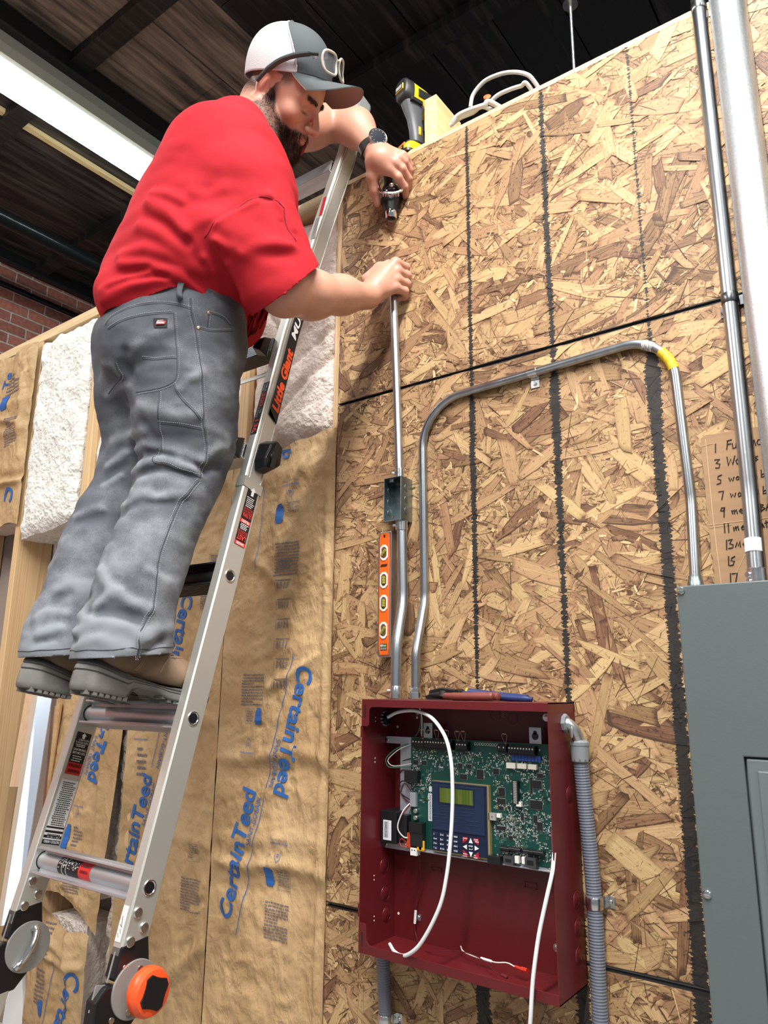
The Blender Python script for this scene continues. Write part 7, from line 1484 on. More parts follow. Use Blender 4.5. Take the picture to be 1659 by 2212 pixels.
def surface_nets(f, lo, hi, h, blk=8, lip=1.0):
    """sparse surface nets: returns verts, quads of the zero level of f"""
    lo = np.array(lo, float); H = h * blk; n = np.ceil((np.array(hi) - lo) / H).astype(int)
    I = np.stack(np.meshgrid(*[np.arange(k) for k in n], indexing='ij'), -1).reshape(-1, 3)
    c = lo + (I + .5) * H; keep = np.concatenate([np.abs(f(c[i:i + 60000])) for i in range(0, len(c), 60000)]) < H * .9 * lip + .004; I = I[keep]
    g = np.stack(np.meshgrid(*[np.arange(blk + 1)] * 3, indexing='ij'), -1).reshape(-1, 3); dims = n * blk + 2
    VK, VP, QA = [], [], []
    key = lambda a: (a[..., 0] * dims[1] + a[..., 1]) * dims[2] + a[..., 2]
    for s in range(0, len(I), 250):
        B = I[s:s + 250]; idx = B[:, None, :] * blk + g[None]; D = f((lo + idx * h).reshape(-1, 3)).reshape(len(B), blk + 1, blk + 1, blk + 1)
        cs = [D[:, a:a + blk, b_:b_ + blk, c_:c_ + blk] for a in (0, 1) for b_ in (0, 1) for c_ in (0, 1)]; st = np.stack(cs, -1); neg = st < 0
        mix = neg.any(-1) & ~neg.all(-1); bi, x, y, z = np.nonzero(mix); S = st[bi, x, y, z]; base = B[bi] * blk + np.stack([x, y, z], -1)
        co = np.array([(a, b_, c_) for a in (0, 1) for b_ in (0, 1) for c_ in (0, 1)], float); P = np.zeros((len(S), 3)); N = np.zeros(len(S))
        for i in range(8):
            for j in range(i + 1, 8):
                if np.abs(co[i] - co[j]).sum() != 1: continue
                m = (S[:, i] < 0) != (S[:, j] < 0); t = S[m, i] / (S[m, i] - S[m, j]); P[m] += co[i] + (co[j] - co[i]) * t[:, None]; N[m] += 1
        VK.append(key(base)); VP.append(lo + (base + P / N[:, None]) * h)
        for ax in range(3):
            A = D[:, :blk, :blk, :blk]; sl = [slice(None), slice(0, blk), slice(0, blk), slice(0, blk)]; sl[ax + 1] = slice(1, blk + 1); Bv = D[tuple(sl)]
            bi, x, y, z = np.nonzero((A < 0) != (Bv < 0)); nb = B[bi] * blk + np.stack([x, y, z], -1); u = np.zeros(3, int); v = np.zeros(3, int); u[(ax + 1) % 3] = 1; v[(ax + 2) % 3] = 1
            q = np.stack([key(nb - u - v), key(nb - v), key(nb), key(nb - u)], -1); fl = A[bi, x, y, z] < 0; q[~fl] = q[~fl][:, ::-1]; QA.append(q)
    VK = np.concatenate(VK); VP = np.concatenate(VP); QA = np.concatenate(QA); o = np.argsort(VK); VK = VK[o]; VP = VP[o]
    J = np.searchsorted(VK, QA); J = np.clip(J, 0, len(VK) - 1); ok = (VK[J] == QA).all(-1); return VP, J[ok]
def grad(f, p, e=.002):
    g = np.stack([f(p + np.eye(3)[k] * e) - f(p - np.eye(3)[k] * e) for k in range(3)], -1); return g / (np.linalg.norm(g, axis=-1, keepdims=True) + 1e-9)
def snap(f, P, off=0.0):
    P = np.array(P, float)
    for _ in range(6): P = P - grad(f, P) * (f(P) - off)[:, None]
    return P
def trim(V, F, skin, cut):
    """cut a garment open along cut = 0: drop what lies beyond, slide the last row of points onto the edge"""
    cv = cut(V); F = F[(cv[F] < 0).any(1)]; used = np.unique(F); k = used[cv[used] > 0]; P = V[k].copy()
    for _ in range(5):
        g = grad(cut, P, .0015); n = grad(skin, P, .0015); t = g - n * (g * n).sum(1, keepdims=True); t /= np.maximum((t * g).sum(1, keepdims=True), .25)
        P = P - t * np.clip(cut(P), -.006, .006)[:, None]; P = P - n * skin(P)[:, None]
    V = V.copy(); V[k] = P; m = np.full(len(V), -1); m[used] = np.arange(len(used)); return V[used], m[F]
def mesh_obj(name, V, F, mats, parent, smooth=True):
    me = bpy.data.meshes.new(name); off = root_loc(parent); me.from_pydata((V - off).tolist(), [], F.tolist() if hasattr(F, 'tolist') else F)
    for m in (mats if isinstance(mats, (list, tuple)) else [mats]): me.materials.append(m)
    me.polygons.foreach_set('use_smooth', np.ones(len(me.polygons), dtype=bool)); me.update()
    o = bpy.data.objects.new(name, me); COL.objects.link(o); o.parent = parent; return o
def vcol(o, C, name='col'):
    a = o.data.color_attributes.new(name, 'FLOAT_COLOR', 'POINT'); C = np.concatenate([C, np.ones((len(C), 1))], 1).astype(np.float32); a.data.foreach_set('color', C.ravel())
# ---------------------------------------------------------------- building the man
man = thing('person', 'man in red shirt and grey work trousers on the ladder, gripping a conduit', 'person', (-.12, -.45, 1.67))
m_skin = attr_mat('skin', rough=0.46, bump=(260, 0.15, 0.001), sss=0.10)
m_shirt = M('red jersey', (0.43, 0.012, 0.022), 0.85, var=(5, 0.35, 4), col2=(0.34, 0.009, 0.017), bump=(700, 0.3, 0.0006), spec=.25)
def jean_mat():
    m = M('grey duck cloth', (0.15, 0.16, 0.185), 0.85, bump=(900, 0.35, 0.0006)); nt = m.node_tree; L = nt.links.new; p = nt.nodes['Principled BSDF']
    tc = nd(nt, 'ShaderNodeTexCoord'); n = nd(nt, 'ShaderNodeTexNoise'); n.inputs['Scale'].default_value = 8; n.inputs['Detail'].default_value = 9; n.inputs['Roughness'].default_value = .65; L(tc.outputs['Object'], n.inputs['Vector'])
    n2 = nd(nt, 'ShaderNodeTexNoise'); n2.inputs['Scale'].default_value = 420; L(tc.outputs['Object'], n2.inputs['Vector'])
    g = nd(nt, 'ShaderNodeAttribute'); g.attribute_name = 'wear_and_glow'     # rubbed pale on the high folds, knees and hems
    a = nd(nt, 'ShaderNodeMath', operation='MULTIPLY_ADD'); L(g.outputs['Fac'], a.inputs[0]); a.inputs[1].default_value = .9; L(n.outputs[0], a.inputs[2])
    b_ = nd(nt, 'ShaderNodeMath', operation='MULTIPLY_ADD'); L(n2.outputs[0], b_.inputs[0]); b_.inputs[1].default_value = .30; L(a.outputs[0], b_.inputs[2])
    r = nd(nt, 'ShaderNodeValToRGB'); e = r.color_ramp.elements; e[0].position = .42; e[0].color = (.060, .067, .086, 1); e[1].position = 1.35 if False else 1.0; e[1].color = (.22, .24, .27, 1)
    k = e.new(.70); k.color = (.088, .097, .118, 1)
    L(b_.outputs[0], r.inputs[0]); L(r.outputs[0], p.inputs['Base Color']); return m
m_jean = jean_mat(); m_seam = M('seam thread', (0.27, 0.29, 0.33), 0.85); m_seamd = M('dark seam', (0.062, 0.068, 0.085), 0.9)

# body: head, neck, arms and hands in one skin
V, F = surface_nets(body, (-.25, -.65, 2.35), (.35, .05, 3.42), .0023)
bo = mesh_obj('body', V, F, m_skin, man)
q = np.stack([(V - HEADC) @ HF, (V - HEADC) @ HR, (V - HEADC) @ HU], -1) / .94
inhead = np.linalg.norm(V - HEADC, axis=1) < .17
C = np.tile(np.array([[.57, .285, .205]]), (len(V), 1)); nz = fbm(V * 22, 3, 2)[:, None]; C = C * (.94 + .12 * nz)
def blend(C, col, w): return C + (np.array(col) - C) * np.clip(w, 0, 1)[:, None]
f_, r_, u_ = q[:, 0], np.abs(q[:, 1]), q[:, 2]
gs = lambda f0, r0, u0, a, b_, c_: np.exp(-(((f_ - f0) / a) ** 2 + ((r_ - r0) / b_) ** 2 + ((u_ - u0) / c_) ** 2)) * inhead
C = blend(C, (.66, .26, .20), .55 * gs(.07, .045, -.025, .03, .03, .022)); C = blend(C, (.66, .25, .19), .5 * gs(.122, 0, -.032, .02, .02, .014)); C = blend(C, (.70, .24, .20), .6 * gs(-.012, .085, .0, .03, .015, .035))
C = blend(C, (.58, .20, .17), .85 * gs(.100, .006, -.0675, .012, .018, .0075))
def beard_w(f, r, u):
    line = np.interp(f, [-.02, .008, .020, .035, .060, .080, .090, .105], [-.045, .012, -.012, -.034, -.050, -.054, -.047, -.047])
    w = np.clip((line - u) / .008, 0, 1) * np.clip((f + .006 + .5 * np.clip(-.035 - u, 0, .06)) / .012, 0, 1) * np.clip((u + .150) / .02, 0, 1) * np.clip(1.25 - 0.0 * f, 0, 1)
    lip = np.exp(-(((f - .102) / .013) ** 2 + (r / .019) ** 2 + ((u + .0675) / .0085) ** 2)); return w * np.clip(1 - 1.6 * lip, 0, 1)
bw_ = beard_w(f_, r_, u_) * inhead; C = blend(C, (.060, .036, .030), bw_ * (.80 + .25 * (nz[:, 0] - .5)))
hair = np.clip((.030 - f_) / .02, 0, 1) * np.clip((u_ + .065) / .05, 0, 1) * inhead * (np.linalg.norm(q - np.array([-.012, 0, -.004]) * 0 , axis=1) > 0)
near_ear = (r_ > .076) & (np.abs(f_ + .010) < .028) & (np.abs(u_ + .002) < .040)
hair = np.where(near_ear, 0, hair); side = np.clip((.05 - f_) / .02, 0, 1) * np.clip((u_ - .012) / .02, 0, 1) * inhead; hair = np.maximum(hair, np.where(near_ear, 0, side))
C = blend(C, (.115, .080, .068), hair * .80)
brow = np.exp(-(((u_ - .0255 - .10 * (r_ - .03)) / .0055) ** 2)) * np.clip((r_ - .007) / .006, 0, 1) * np.clip((.050 - r_) / .008, 0, 1) * (f_ > .055) * inhead; C = blend(C, (.045, .028, .022), brow * .92)
lash = np.exp(-((u_ + .0085) / .0030) ** 2 - ((r_ - .032) / .013) ** 4) * (f_ > .07) * inhead; C = blend(C, (.09, .045, .04), lash * .9)
for FF in (FR, FL):      # redder knuckles
    for ch_ in FF:
        for p_, rr_ in ch_[:2]: C = blend(C, (.66, .27, .21), .45 * np.exp(-(np.linalg.norm(V - p_, axis=1) / .010) ** 2))
vcol(bo, np.clip(C, 0, 1))
# beard, brows and hair bristles
def bristles(name, sel, L_, col, n, lean, rad=.00035):
    idx = np.nonzero(sel)[0]; idx = idx[rng.random(len(idx)) < n / max(len(idx), 1)] if n < len(idx) else rng.choice(idx, n)
    P = V[idx] + rng.normal(0, .0008, (len(idx), 3)); N = grad(body, P, .003); P = P - N * body(P)[:, None]
    D = N * lean[0] + (HF * lean[1] + HU * lean[2])[None] + rng.normal(0, .25, P.shape); D /= np.linalg.norm(D, axis=1, keepdims=True); l = L_ * (.6 + .7 * rng.random((len(P), 1)))
    A = np.cross(D, rng.normal(0, 1, P.shape)); A /= np.linalg.norm(A, axis=1, keepdims=True); B = np.cross(D, A)
    base = [P + rad * A - N * .0005, P - rad * .5 * A + rad * .87 * B - N * .0005, P - rad * .5 * A - rad * .87 * B - N * .0005]; tip = P + D * l - HU * (l * .25)
    VV = np.stack(base + [tip], 1).reshape(-1, 3); k = np.arange(len(P)) * 4; FF = np.concatenate([np.stack([k + a, k + b_, k + 3], 1) for a, b_ in ((0, 1), (1, 2), (2, 0))])
    return mesh_obj(name, VV, FF, M(name + ' hair', col, .55), man, smooth=False)
wsel = rng.random(len(V)) < bw_ ** 1.2
bristles('beard', wsel & (bw_ > .1), .0105, (.030, .019, .016), 12000, (.65, .10, -.8), .0004)
bristles('eyebrows', brow > .35, .0065, (.022, .014, .011), 700, (.55, -.2, .2), .0003)
bristles('hair', (hair > .35) & (rng.random(len(V)) < hair), .0032, (.05, .036, .03), 5000, (.8, -.2, -.5), .00028)

# shirt and trousers
V, F = surface_nets(shirt_skin, (-.42, -.85, 2.20), (.38, 0.06, 3.42), .0046, lip=1.15); V, F = trim(V, F, shirt_skin, shirt_cut); sh = mesh_obj('shirt', V, F, m_shirt, man); md = sh.modifiers.new('cloth', 'SOLIDIFY'); md.thickness = .0035; md.offset = -1
sh['label'] = 'loose red short sleeved shirt'
sb = MB()
for Lp in ([(0.1135, -0.5757, 2.6044), (0.1387, -0.5684, 2.6254), (0.1661, -0.5372, 2.6614), (0.1955, -0.5108, 2.6901), (0.2172, -0.4798, 2.6940), (0.2263, -0.4580, 2.6808)], [(0.2263, -0.4580, 2.6808), (0.2325, -0.4511, 2.6404), (0.2414, -0.4310, 2.6151)]):
    sb.tube(list(snap(shirt_skin, np.array(smooth_path(Lp, 8)), -.0004)), .0013, 6)
obj('shirt_seam', sb, M('dark red seam', (.17, .004, .010), .9), sh)
V, F = surface_nets(pants_skin, (-.42, -.80, 1.62), (.18, -.18, 2.85), .0044, lip=1.15); V, F = trim(V, F, pants_skin, pants_cut); pa = mesh_obj('trousers', V, F, m_jean, man); md = pa.modifiers.new('cloth', 'SOLIDIFY'); md.thickness = .0035; md.offset = -1
pa['label'] = 'faded grey carpenter trousers'
hv = pants_skin(V + 0) ; cur = (pants_base(V))      # how far a fold stands out of the plain leg
wear_and_glow = np.clip(cur * 55, -.3, .45) + .25 * np.exp(-((V[:, 2] - 1.775) / .012) ** 2) + np.clip((2.12 - V[:, 2]) / .12, 0, 1) * .20
at = pa.data.attributes.new('wear_and_glow', 'FLOAT', 'POINT'); at.data.foreach_set('value', wear_and_glow.astype(np.float32))
SEAMS = [
    [(0.0438, -0.5368, 2.4975), (0.0410, -0.5287, 2.4655), (0.0407, -0.5159, 2.4359), (0.0423, -0.5045, 2.3903), (0.0450, -0.4958, 2.3435), (0.0417, -0.4840, 2.2897), (0.0347, -0.4744, 2.2458), (0.0298, -0.4602, 2.2123), (0.0247, -0.4514, 2.1868), (0.0184, -0.4548, 2.1582), (0.0154, -0.4557, 2.1299)],
    [(-0.1059, -0.6291, 2.4320), (-0.0619, -0.6165, 2.4466), (-0.0280, -0.5938, 2.4559), (0.0165, -0.5557, 2.4638)],
    [(0.0165, -0.5557, 2.4638), (0.0146, -0.5469, 2.4208), (0.0168, -0.5395, 2.3738), (0.0157, -0.5360, 2.3364), (0.0098, -0.5372, 2.3192), (-0.0087, -0.5480, 2.3079), (-0.0373, -0.5586, 2.3039), (-0.0805, -0.5624, 2.3068)],
    [(-0.0462, -0.5799, 2.3680), (-0.0150, -0.5623, 2.3668), (0.0163, -0.5399, 2.3684)],
    [(-0.1142, -0.6301, 2.4441), (-0.0897, -0.6253, 2.4638), (-0.0454, -0.6048, 2.4778), (-0.0077, -0.5790, 2.4831), (0.0203, -0.5561, 2.4812), (0.0411, -0.5327, 2.4758)],
    [(0.0441, -0.5118, 2.4404), (0.0556, -0.4831, 2.4407), (0.0603, -0.4304, 2.4621)],
    [(0.0586, -0.4991, 2.4756), (0.0650, -0.4671, 2.4774), (0.0624, -0.4377, 2.4701)],
    [(0.0586, -0.4991, 2.4756), (0.0530, -0.4948, 2.4462)],
    [(0.0086, -0.5373, 2.3146), (0.0157, -0.5238, 2.2873), (0.0267, -0.5025, 2.2653), (0.0332, -0.4776, 2.2451)],
    [(-0.0184, -0.5506, 2.2985), (-0.0227, -0.5432, 2.2609), (-0.0332, -0.5335, 2.2231), (-0.0321, -0.5206, 2.1788)],
    [(-0.0313, -0.5375, 2.2358), (0.0067, -0.5115, 2.2309), (0.0301, -0.4735, 2.2277)],
    [(-0.0417, -0.5250, 2.1865), (-0.0453, -0.5290, 2.1577), (-0.0162, -0.5137, 2.1494), (0.0103, -0.4777, 2.1349), (0.0154, -0.4557, 2.1299)],
    [(-0.1087, -0.5995, 2.3673), (-0.1116, -0.5898, 2.3568), (-0.1119, -0.5791, 2.3458), (-0.1547, -0.5631, 2.3446), (-0.1911, -0.5536, 2.3335)],
    [(0.0138, -0.4588, 2.1221), (0.0072, -0.4794, 2.0932), (0.0026, -0.4935, 2.0676), (0.0023, -0.5211, 1.9914), (0.0030, -0.5343, 1.9359), (0.0052, -0.5382, 1.8740), (0.0076, -0.5477, 1.8428), (0.0087, -0.5640, 1.8032), (0.0103, -0.5682, 1.7682), (0.0100, -0.5662, 1.7505)]]
sm, sd, st = MB(), MB(), MB()
for i, Lp in enumerate(SEAMS):
    P = np.array(smooth_path(Lp, 8)); Pb = snap(pants_skin, P, .0002)
    sd.tube(list(snap(pants_skin, P, -.0008)), .0017, 6)
    t = np.gradient(Pb, axis=0); n = grad(pants_skin, Pb); s_ = np.cross(n, t); s_ /= np.linalg.norm(s_, axis=1, keepdims=True) + 1e-9
    for off in ((.0048, -.0048) if i == 0 or i == len(SEAMS) - 1 else (.0045,)):
        Q2 = snap(pants_skin, Pb + s_ * off, .0004); d_ = np.cumsum([0] + list(np.linalg.norm(np.diff(Q2, axis=0), axis=1))); k = 0.0
        while k < d_[-1] - .003:
            a = [np.interp(k, d_, Q2[:, j]) for j in range(3)]; b_ = [np.interp(k + .0026, d_, Q2[:, j]) for j in range(3)]; st.tube([a, b_], .0008, 5); k += .0042
obj('seam', sd, m_seamd, pa); o = obj('stitching', st, m_seam, pa); o['kind'] = 'stuff'
hs = MB()
for sx0, hem in ((-.08, HEMR), (-.25, HEML)):
    P = []
    cx_, cy_ = (-.080, -.535) if sx0 > -.16 else (-.250, -.585)
    for k in range(48): a = 2 * pi * k / 48; P.append((cx_ + .08 * cos(a), cy_ + .08 * sin(a), hem + .013 + .10 * (cy_ + .08 * sin(a) + .53)))
    P = snap(pants_skin, P, .0002); hs.tube(list(P) + [P[0]], .0009, 6)
obj('hem_stitch', hs, m_seamd, pa)
for p_ in ((0.0586, -0.4991, 2.4756), (0.0441, -0.5118, 2.4404)): n = grad(pants_skin, np.array([p_]))[0]; obj('rivet', MB().lathe([(.0042, 0), (.0036, .0012), (.0012, .0016), (0, .0010)], snap(pants_skin, [p_])[0], n, 14), M('brass rivet', (.55, .47, .30), .3, 1.0), pa)
# woven label on the back pocket
Lb = [(-0.0144, -0.5816, 2.4495), (0.0069, -0.5624, 2.4513), (0.0054, -0.5595, 2.4320), (-0.0147, -0.5781, 2.4296)]; Lb = snap(pants_skin, Lb, .0012); g = np.linspace(0, 1, 7); Pl = [Lb[0] * (1 - a) * (1 - b_) + Lb[1] * a * (1 - b_) + Lb[2] * a * b_ + Lb[3] * (1 - a) * b_ for b_ in g for a in g]; Pl = snap(pants_skin, Pl, .0014)
def patch(P, n): return [(j * n + i, (j + 1) * n + i, (j + 1) * n + i + 1, j * n + i + 1) for j in range(n - 1) for i in range(n - 1)]
lab_ = obj('pocket_label', MB().add(Pl, patch(Pl, 7)), M('black woven label', (.018, .016, .020), .7), pa)
eu, ev = unit(Lb[1] - Lb[0]), unit(Lb[0] - Lb[3]); ctr = Lb.mean(0); nl = unit(np.cross(eu, ev)); w_ = np.linalg.norm(Lb[1] - Lb[0])
if nl @ (np.array((1.2, -1.4, 1.7)) - ctr) < 0: nl = -nl
def lp_(a, c, lift=.0022): return ctr + eu * a * w_ + ev * c * w_ + nl * lift
b = MB(); b.add([lp_(-.34, -.12), lp_(.30, -.12), lp_(.40, .10), lp_(.22, .14), lp_(-.20, .10), lp_(-.28, .02)], [(0, 1, 2, 3, 4, 5)]); obj('label_badge', b, M('red badge', (.62, .06, .05), .6), lab_, smooth=0)
b = MB(); put_text(b, 'Dickies', lp_(-.27, -.06, .0028), eu, ev, w_ * .22, fit=w_ * .52, bold=.04, shear=.2); b.add([lp_(-.22, .13, .0026), lp_(.22, .17, .0026), lp_(.22, .19, .0026), lp_(-.18, .17, .0026)], [(0, 1, 2, 3)]); obj('label_lettering', b, M('white badge thread', (.75, .72, .72), .6), lab_, smooth=0)
# belt and belt loop: run round the waist just above the waistband
bp_ = []
n_w = unit((0.22, 0.06, 1.0)); c_w = np.array((-0.0600, -0.4817, 2.5946)); 
for k in range(72):
    a = 2 * pi * k / 72; d_ = np.array((cos(a), sin(a), 0)); d_ = d_ - n_w * (d_ @ n_w); P0 = c_w + n_w * (-.006) + d_ * .15 + np.array((0, 0.0, 0)) ; bp_.append(P0)
bp_ = np.array(bp_); ct = np.array((-0.0750, -0.4568, 2.5998)); lo_, hi_ = np.zeros(72), np.full(72, .30)
for _ in range(26):
    mid = (lo_ + hi_) / 2; X_ = ct + (bp_ - c_w) / .15 * mid[:, None]; v_ = pants_base(X_); lo_ = np.where(v_ < 0, mid, lo_); hi_ = np.where(v_ < 0, hi_, mid)
ring = ct + (bp_ - c_w) / .15 * (lo_[:, None] - .004); dirs = (bp_ - c_w) / .15
def band(h0, h1, off, th):
    A = ring + dirs * off + n_w * h0; B = ring + dirs * off + n_w * h1; A2 = A + dirs * th; B2 = B + dirs * th; n = 72
    return MB().add(np.concatenate([A2, B2, A, B]), [f for i in range(n) for f in ((i, (i + 1) % n, n + (i + 1) % n, n + i), (n + i, n + (i + 1) % n, 3 * n + (i + 1) % n, 3 * n + i))])
obj('belt', band(-.012, .026, .001, .004), M('black leather belt', (.012, .012, .014), .42), man); 
bl = [snap(pants_skin, [p_], .006)[0] for p_ in ((0.0292, -0.5544, 2.5078), (0.0295, -0.5528, 2.4998), (0.0296, -0.5509, 2.4921))]; bl = [bl[0] + n_w * .030, bl[0] + n_w * .012] + bl; dr2 = unit(np.cross(n_w, grad(pants_skin, np.array([bl[2]]))[0]))
b = MB(); V2 = [p + dr2 * s_ * .0062 for p in bl for s_ in (-1, 1)]; b.add(V2, [(2 * i, 2 * i + 1, 2 * i + 3, 2 * i + 2) for i in range(4)]); o = obj('belt_loop', b, m_jean, pa, smooth=60); md = o.modifiers.new('c', 'SOLIDIFY'); md.thickness = .003; md.offset = 0
# ---------------------------------------------------------------- boots
m_lea = M('brown leather', (.25, .165, .105), .62, var=(14, .7, 6), col2=(.14, .095, .068), bump=(160, .3, .001)); m_sole = M('dusty rubber sole', (.19, .183, .172), .75, var=(20, .7, 6), col2=(.11, .108, .106), bump=(90, .3, .002)); m_sold = M('dark sole band', (.055, .055, .058), .6); m_thr = M('tan thread', (.36, .24, .15), .8)
def boot(x, heel, toe, yaw, left):
    A = np.array(heel); Bp = np.array(toe); f = unit(Bp - A); s_ = unit(np.cross(f, (0, 0, 1))); u = np.cross(s_, f)       # f forward, s to the right, u up
    T = lambda a, b_, c_: A + f * a + s_ * b_ + u * c_
    def up(p):
        q = p - A; q = np.stack([q @ f, q @ s_, q @ u], -1)
        d = ell(q, (.050, 0, .045), (.050, .034, .060)); d = smin(d, rc(q, (.055, 0, .06), (.065, 0, .150), .042, .046), .03); d = smin(d, rc(q, (.08, 0, .045), (.19, .002, .030), .040, .038), .03); d = smin(d, ell(q, (.225, .002, .026), (.062, .044, .036)), .02)
        return np.maximum(np.maximum(d, -q[:, 2] + .004), q[:, 2] - .135)
    Vb, Fb = surface_nets(up, A - .12 + (.02, .0, .0), A + np.array((.10, .34, .20)), .004)
    bt_ = mesh_obj('boot', Vb, Fb, m_lea, man); bt_['label'] = 'brown leather work boot on the %s foot' % ('left' if left else 'right')
    W = lambda a: np.interp(a, [-.004, .003, .02, .06, .11, .15, .19, .23, .26, .28, .293, .298], [.0, .018, .033, .037, .035, .039, .0445, .047, .043, .034, .018, 0])
    a_ = np.concatenate([np.linspace(-.004, .02, 7), np.linspace(.03, .27, 22), np.linspace(.278, .298, 7)])
    ol = [(a, W(a)) for a in a_] + [(a, -W(a)) for a in a_[::-1][1:-1]]; n = len(ol)
    topc = lambda a: -.002 + .022 * np.exp(-((a - .0) / .075) ** 2) + .010 * np.exp(-((a - .29) / .04) ** 2)
    botc = lambda a: np.interp(a, [-.01, .088, .100, .150, .18, .25, .30], [-.038, -.038, -.016, -.015, -.0255, -.0255, -.010])
    levels = [(0.00, 1.00), (.06, 1.035), (.14, 1.035), (.16, 1.005), (.20, 1.005), (.22, 1.05), (.34, 1.05), (.36, 1.012), (.40, 1.012), (.42, 1.06), (.80, 1.07), (.93, 1.05), (1.0, 1.0)]
    VV = []
    for t, g in levels:
        for a, w in ol: aa = .147 + (a - .147) * (1 + (g - 1) * .35); VV.append(T(aa, w * g, topc(a) + (botc(a) - topc(a)) * t))
    FF, MI = [], []
    for i in range(len(levels) - 1):
        for k in range(n): FF.append((i * n + k, i * n + (k + 1) % n, (i + 1) * n + (k + 1) % n, (i + 1) * n + k)); MI.append(1 if i in (3, 7) or i < 2 else 0)
    FF.append(tuple(range(n - 1, -1, -1))); MI.append(0); FF.append(tuple((len(levels) - 1) * n + k for k in range(n))); MI.append(0)
    mbs = MB(); mbs.v = [tuple(p) for p in VV]; mbs.f = FF; mbs.m = MI
    lg = mbs
    for k in range(7):
        for sd_ in (-1, 1):
            a = .010 + .0125 * k; w = W(a + .004) * .98; lg.box((a, min(sd_ * w * .35, sd_ * w), -.0445), (a + .0085, max(sd_ * w * .35, sd_ * w), -.036), T=lambda p: T(*p))
    for k in range(9):
        for sd_ in (-1, 1):
            a = .165 + .0135 * k; w = W(a + .004) * .98; z0 = float(botc(a)); lg.box((a, min(sd_ * w * .30, sd_ * w), z0 - .0055), (a + .009, max(sd_ * w * .30, sd_ * w), z0 + .002), T=lambda p: T(*p))
    so = obj('sole', mbs, (m_sole, m_sold), bt_, smooth=40)
    sp = MB(); si = 1
    P = snap(up, [T(.150, .045, .020), T(.156, .040, .045), T(.170, .036, .060), T(.190, .030, .064), T(.205, .020, .062)], .0006); sp.tube(smooth_path(list(P), 6), .0016, 6)
    P = snap(up, [T(.095, .045, .008), T(.100, .042, .030), T(.104, .040, .055)], .0006); sp.tube(smooth_path(list(P), 6), .0016, 6); sp.tube(smooth_path(list(snap(up, [T(.099, .045, .008), T(.104, .042, .030), T(.108, .040, .055)], .0006)), 6), .0016, 6)
    obj('boot_stitching', sp, m_thr, bt_)
    if not left:
        P = [T(.150, .030, .100), T(.165, .030, .094), T(.178, .028, .082), T(.172, .030, .070), T(.160, .030, .088)]; obj('lace_loop', MB().tube(smooth_path([tuple(p) for p in P], 6), .0022, 8), m_lea, bt_)
        e_ = snap(up, [T(.180, .03, .062)], .001)[0]; obj('eyelet', MB().torus(e_, grad(up, np.array([e_]))[0], .0042, .0014, 16, 6), m_screw, bt_)
    return bt_
boot(-.08, (-0.0800, -0.6305, 1.7343), (-.070, -.385, 1.690), 0, False); boot(-.25, (-0.2500, -0.6418, 1.7371), (-.245, -.395, 1.690), 0, True)
# ---------------------------------------------------------------- cap, glasses, watch
def HW_(f, r, u): return HEADC + .94 * (HF * f + HR * r + HU * u)
def CP(f, r, u): return HW_(-.010 + f * .914 - u * .407, r, .037 + f * .407 + u * .914)     # cap frame, tipped back
m_mesh = M('white cap mesh', (.60, .58, .61), .75, bump=(420, .8, .0015)); m_char = M('charcoal cap twill', (.060, .072, .078), .8, bump=(700, .3, .0005)); m_under = M('brim underside', (.28, .17, .15), .8)
cap_n = 168; lev = np.linspace(0, 1, 60) ** .8; V2 = []
for t in lev:
    k = (1 - t ** 2.5) ** (1 / 2.3)
    for i in range(cap_n):
        a = 2 * pi * i / cap_n; fx_ = .116 * (1.02 if cos(a) > 0 else 1.0) * cos(a) * k; V2.append((fx_ - .004 * t, .0905 * sin(a) * k, .128 * t - .004 * (1 - t)))
V2 = np.array(V2); Vw = np.array([CP(*v) for v in V2]); Fq = [(j * cap_n + i, j * cap_n + (i + 1) % cap_n, (j + 1) * cap_n + (i + 1) % cap_n, (j + 1) * cap_n + i) for j in range(len(lev) - 1) for i in range(cap_n)]
front = []; back = []
for f4 in Fq:
    c_ = V2[list(f4)].mean(0); lim = .062 * (1 - max(0, c_[2] / .128) ** 1.6); (front if c_[0] > lim else back).append(f4)
def cap_part(nm, faces, m, par, off=0.0):
    mb = MB(); used = sorted({i for f4 in faces for i in f4}); mp_ = {k: j for j, k in enumerate(used)}; mb.add([Vw[i] for i in used], [tuple(mp_[i] for i in f4) for f4 in faces]); o = obj(nm, mb, m, par, smooth=180); md = o.modifiers.new('c', 'SOLIDIFY'); md.thickness = .0022; md.offset = 1; return o
cap_ = cap_part('cap', front, m_char, man); cap_['label'] = 'trucker cap, charcoal front and brim, white mesh back'; cap_part('mesh_back', back, m_mesh, cap_)['label'] = 'white mesh back of the cap'
b = MB(); 
for sgn in (1, -1):
    P = []
    for u in np.linspace(0, .126, 22):
        f0 = .062 * (1 - (u / .128) ** 1.6); t = (u + .004) / .132; k = (1 - min(t, .999) ** 2.5) ** (1 / 2.3); rr_ = .0905 * k * math.sqrt(max(0, 1 - (f0 / (.117 * k + 1e-6)) ** 2)); P.append(CP(f0, sgn * (rr_ + .0018), u))
    b.tube(P, .0016, 6)
obj('cap_seam', b, m_mesh, cap_)
obj('cap_button', MB().sphere(CP(-.004, 0, .1295), .006, 14, 8), m_char, cap_)
b = MB(); nu, nv = 36, 10; top_, bot_ = [], []
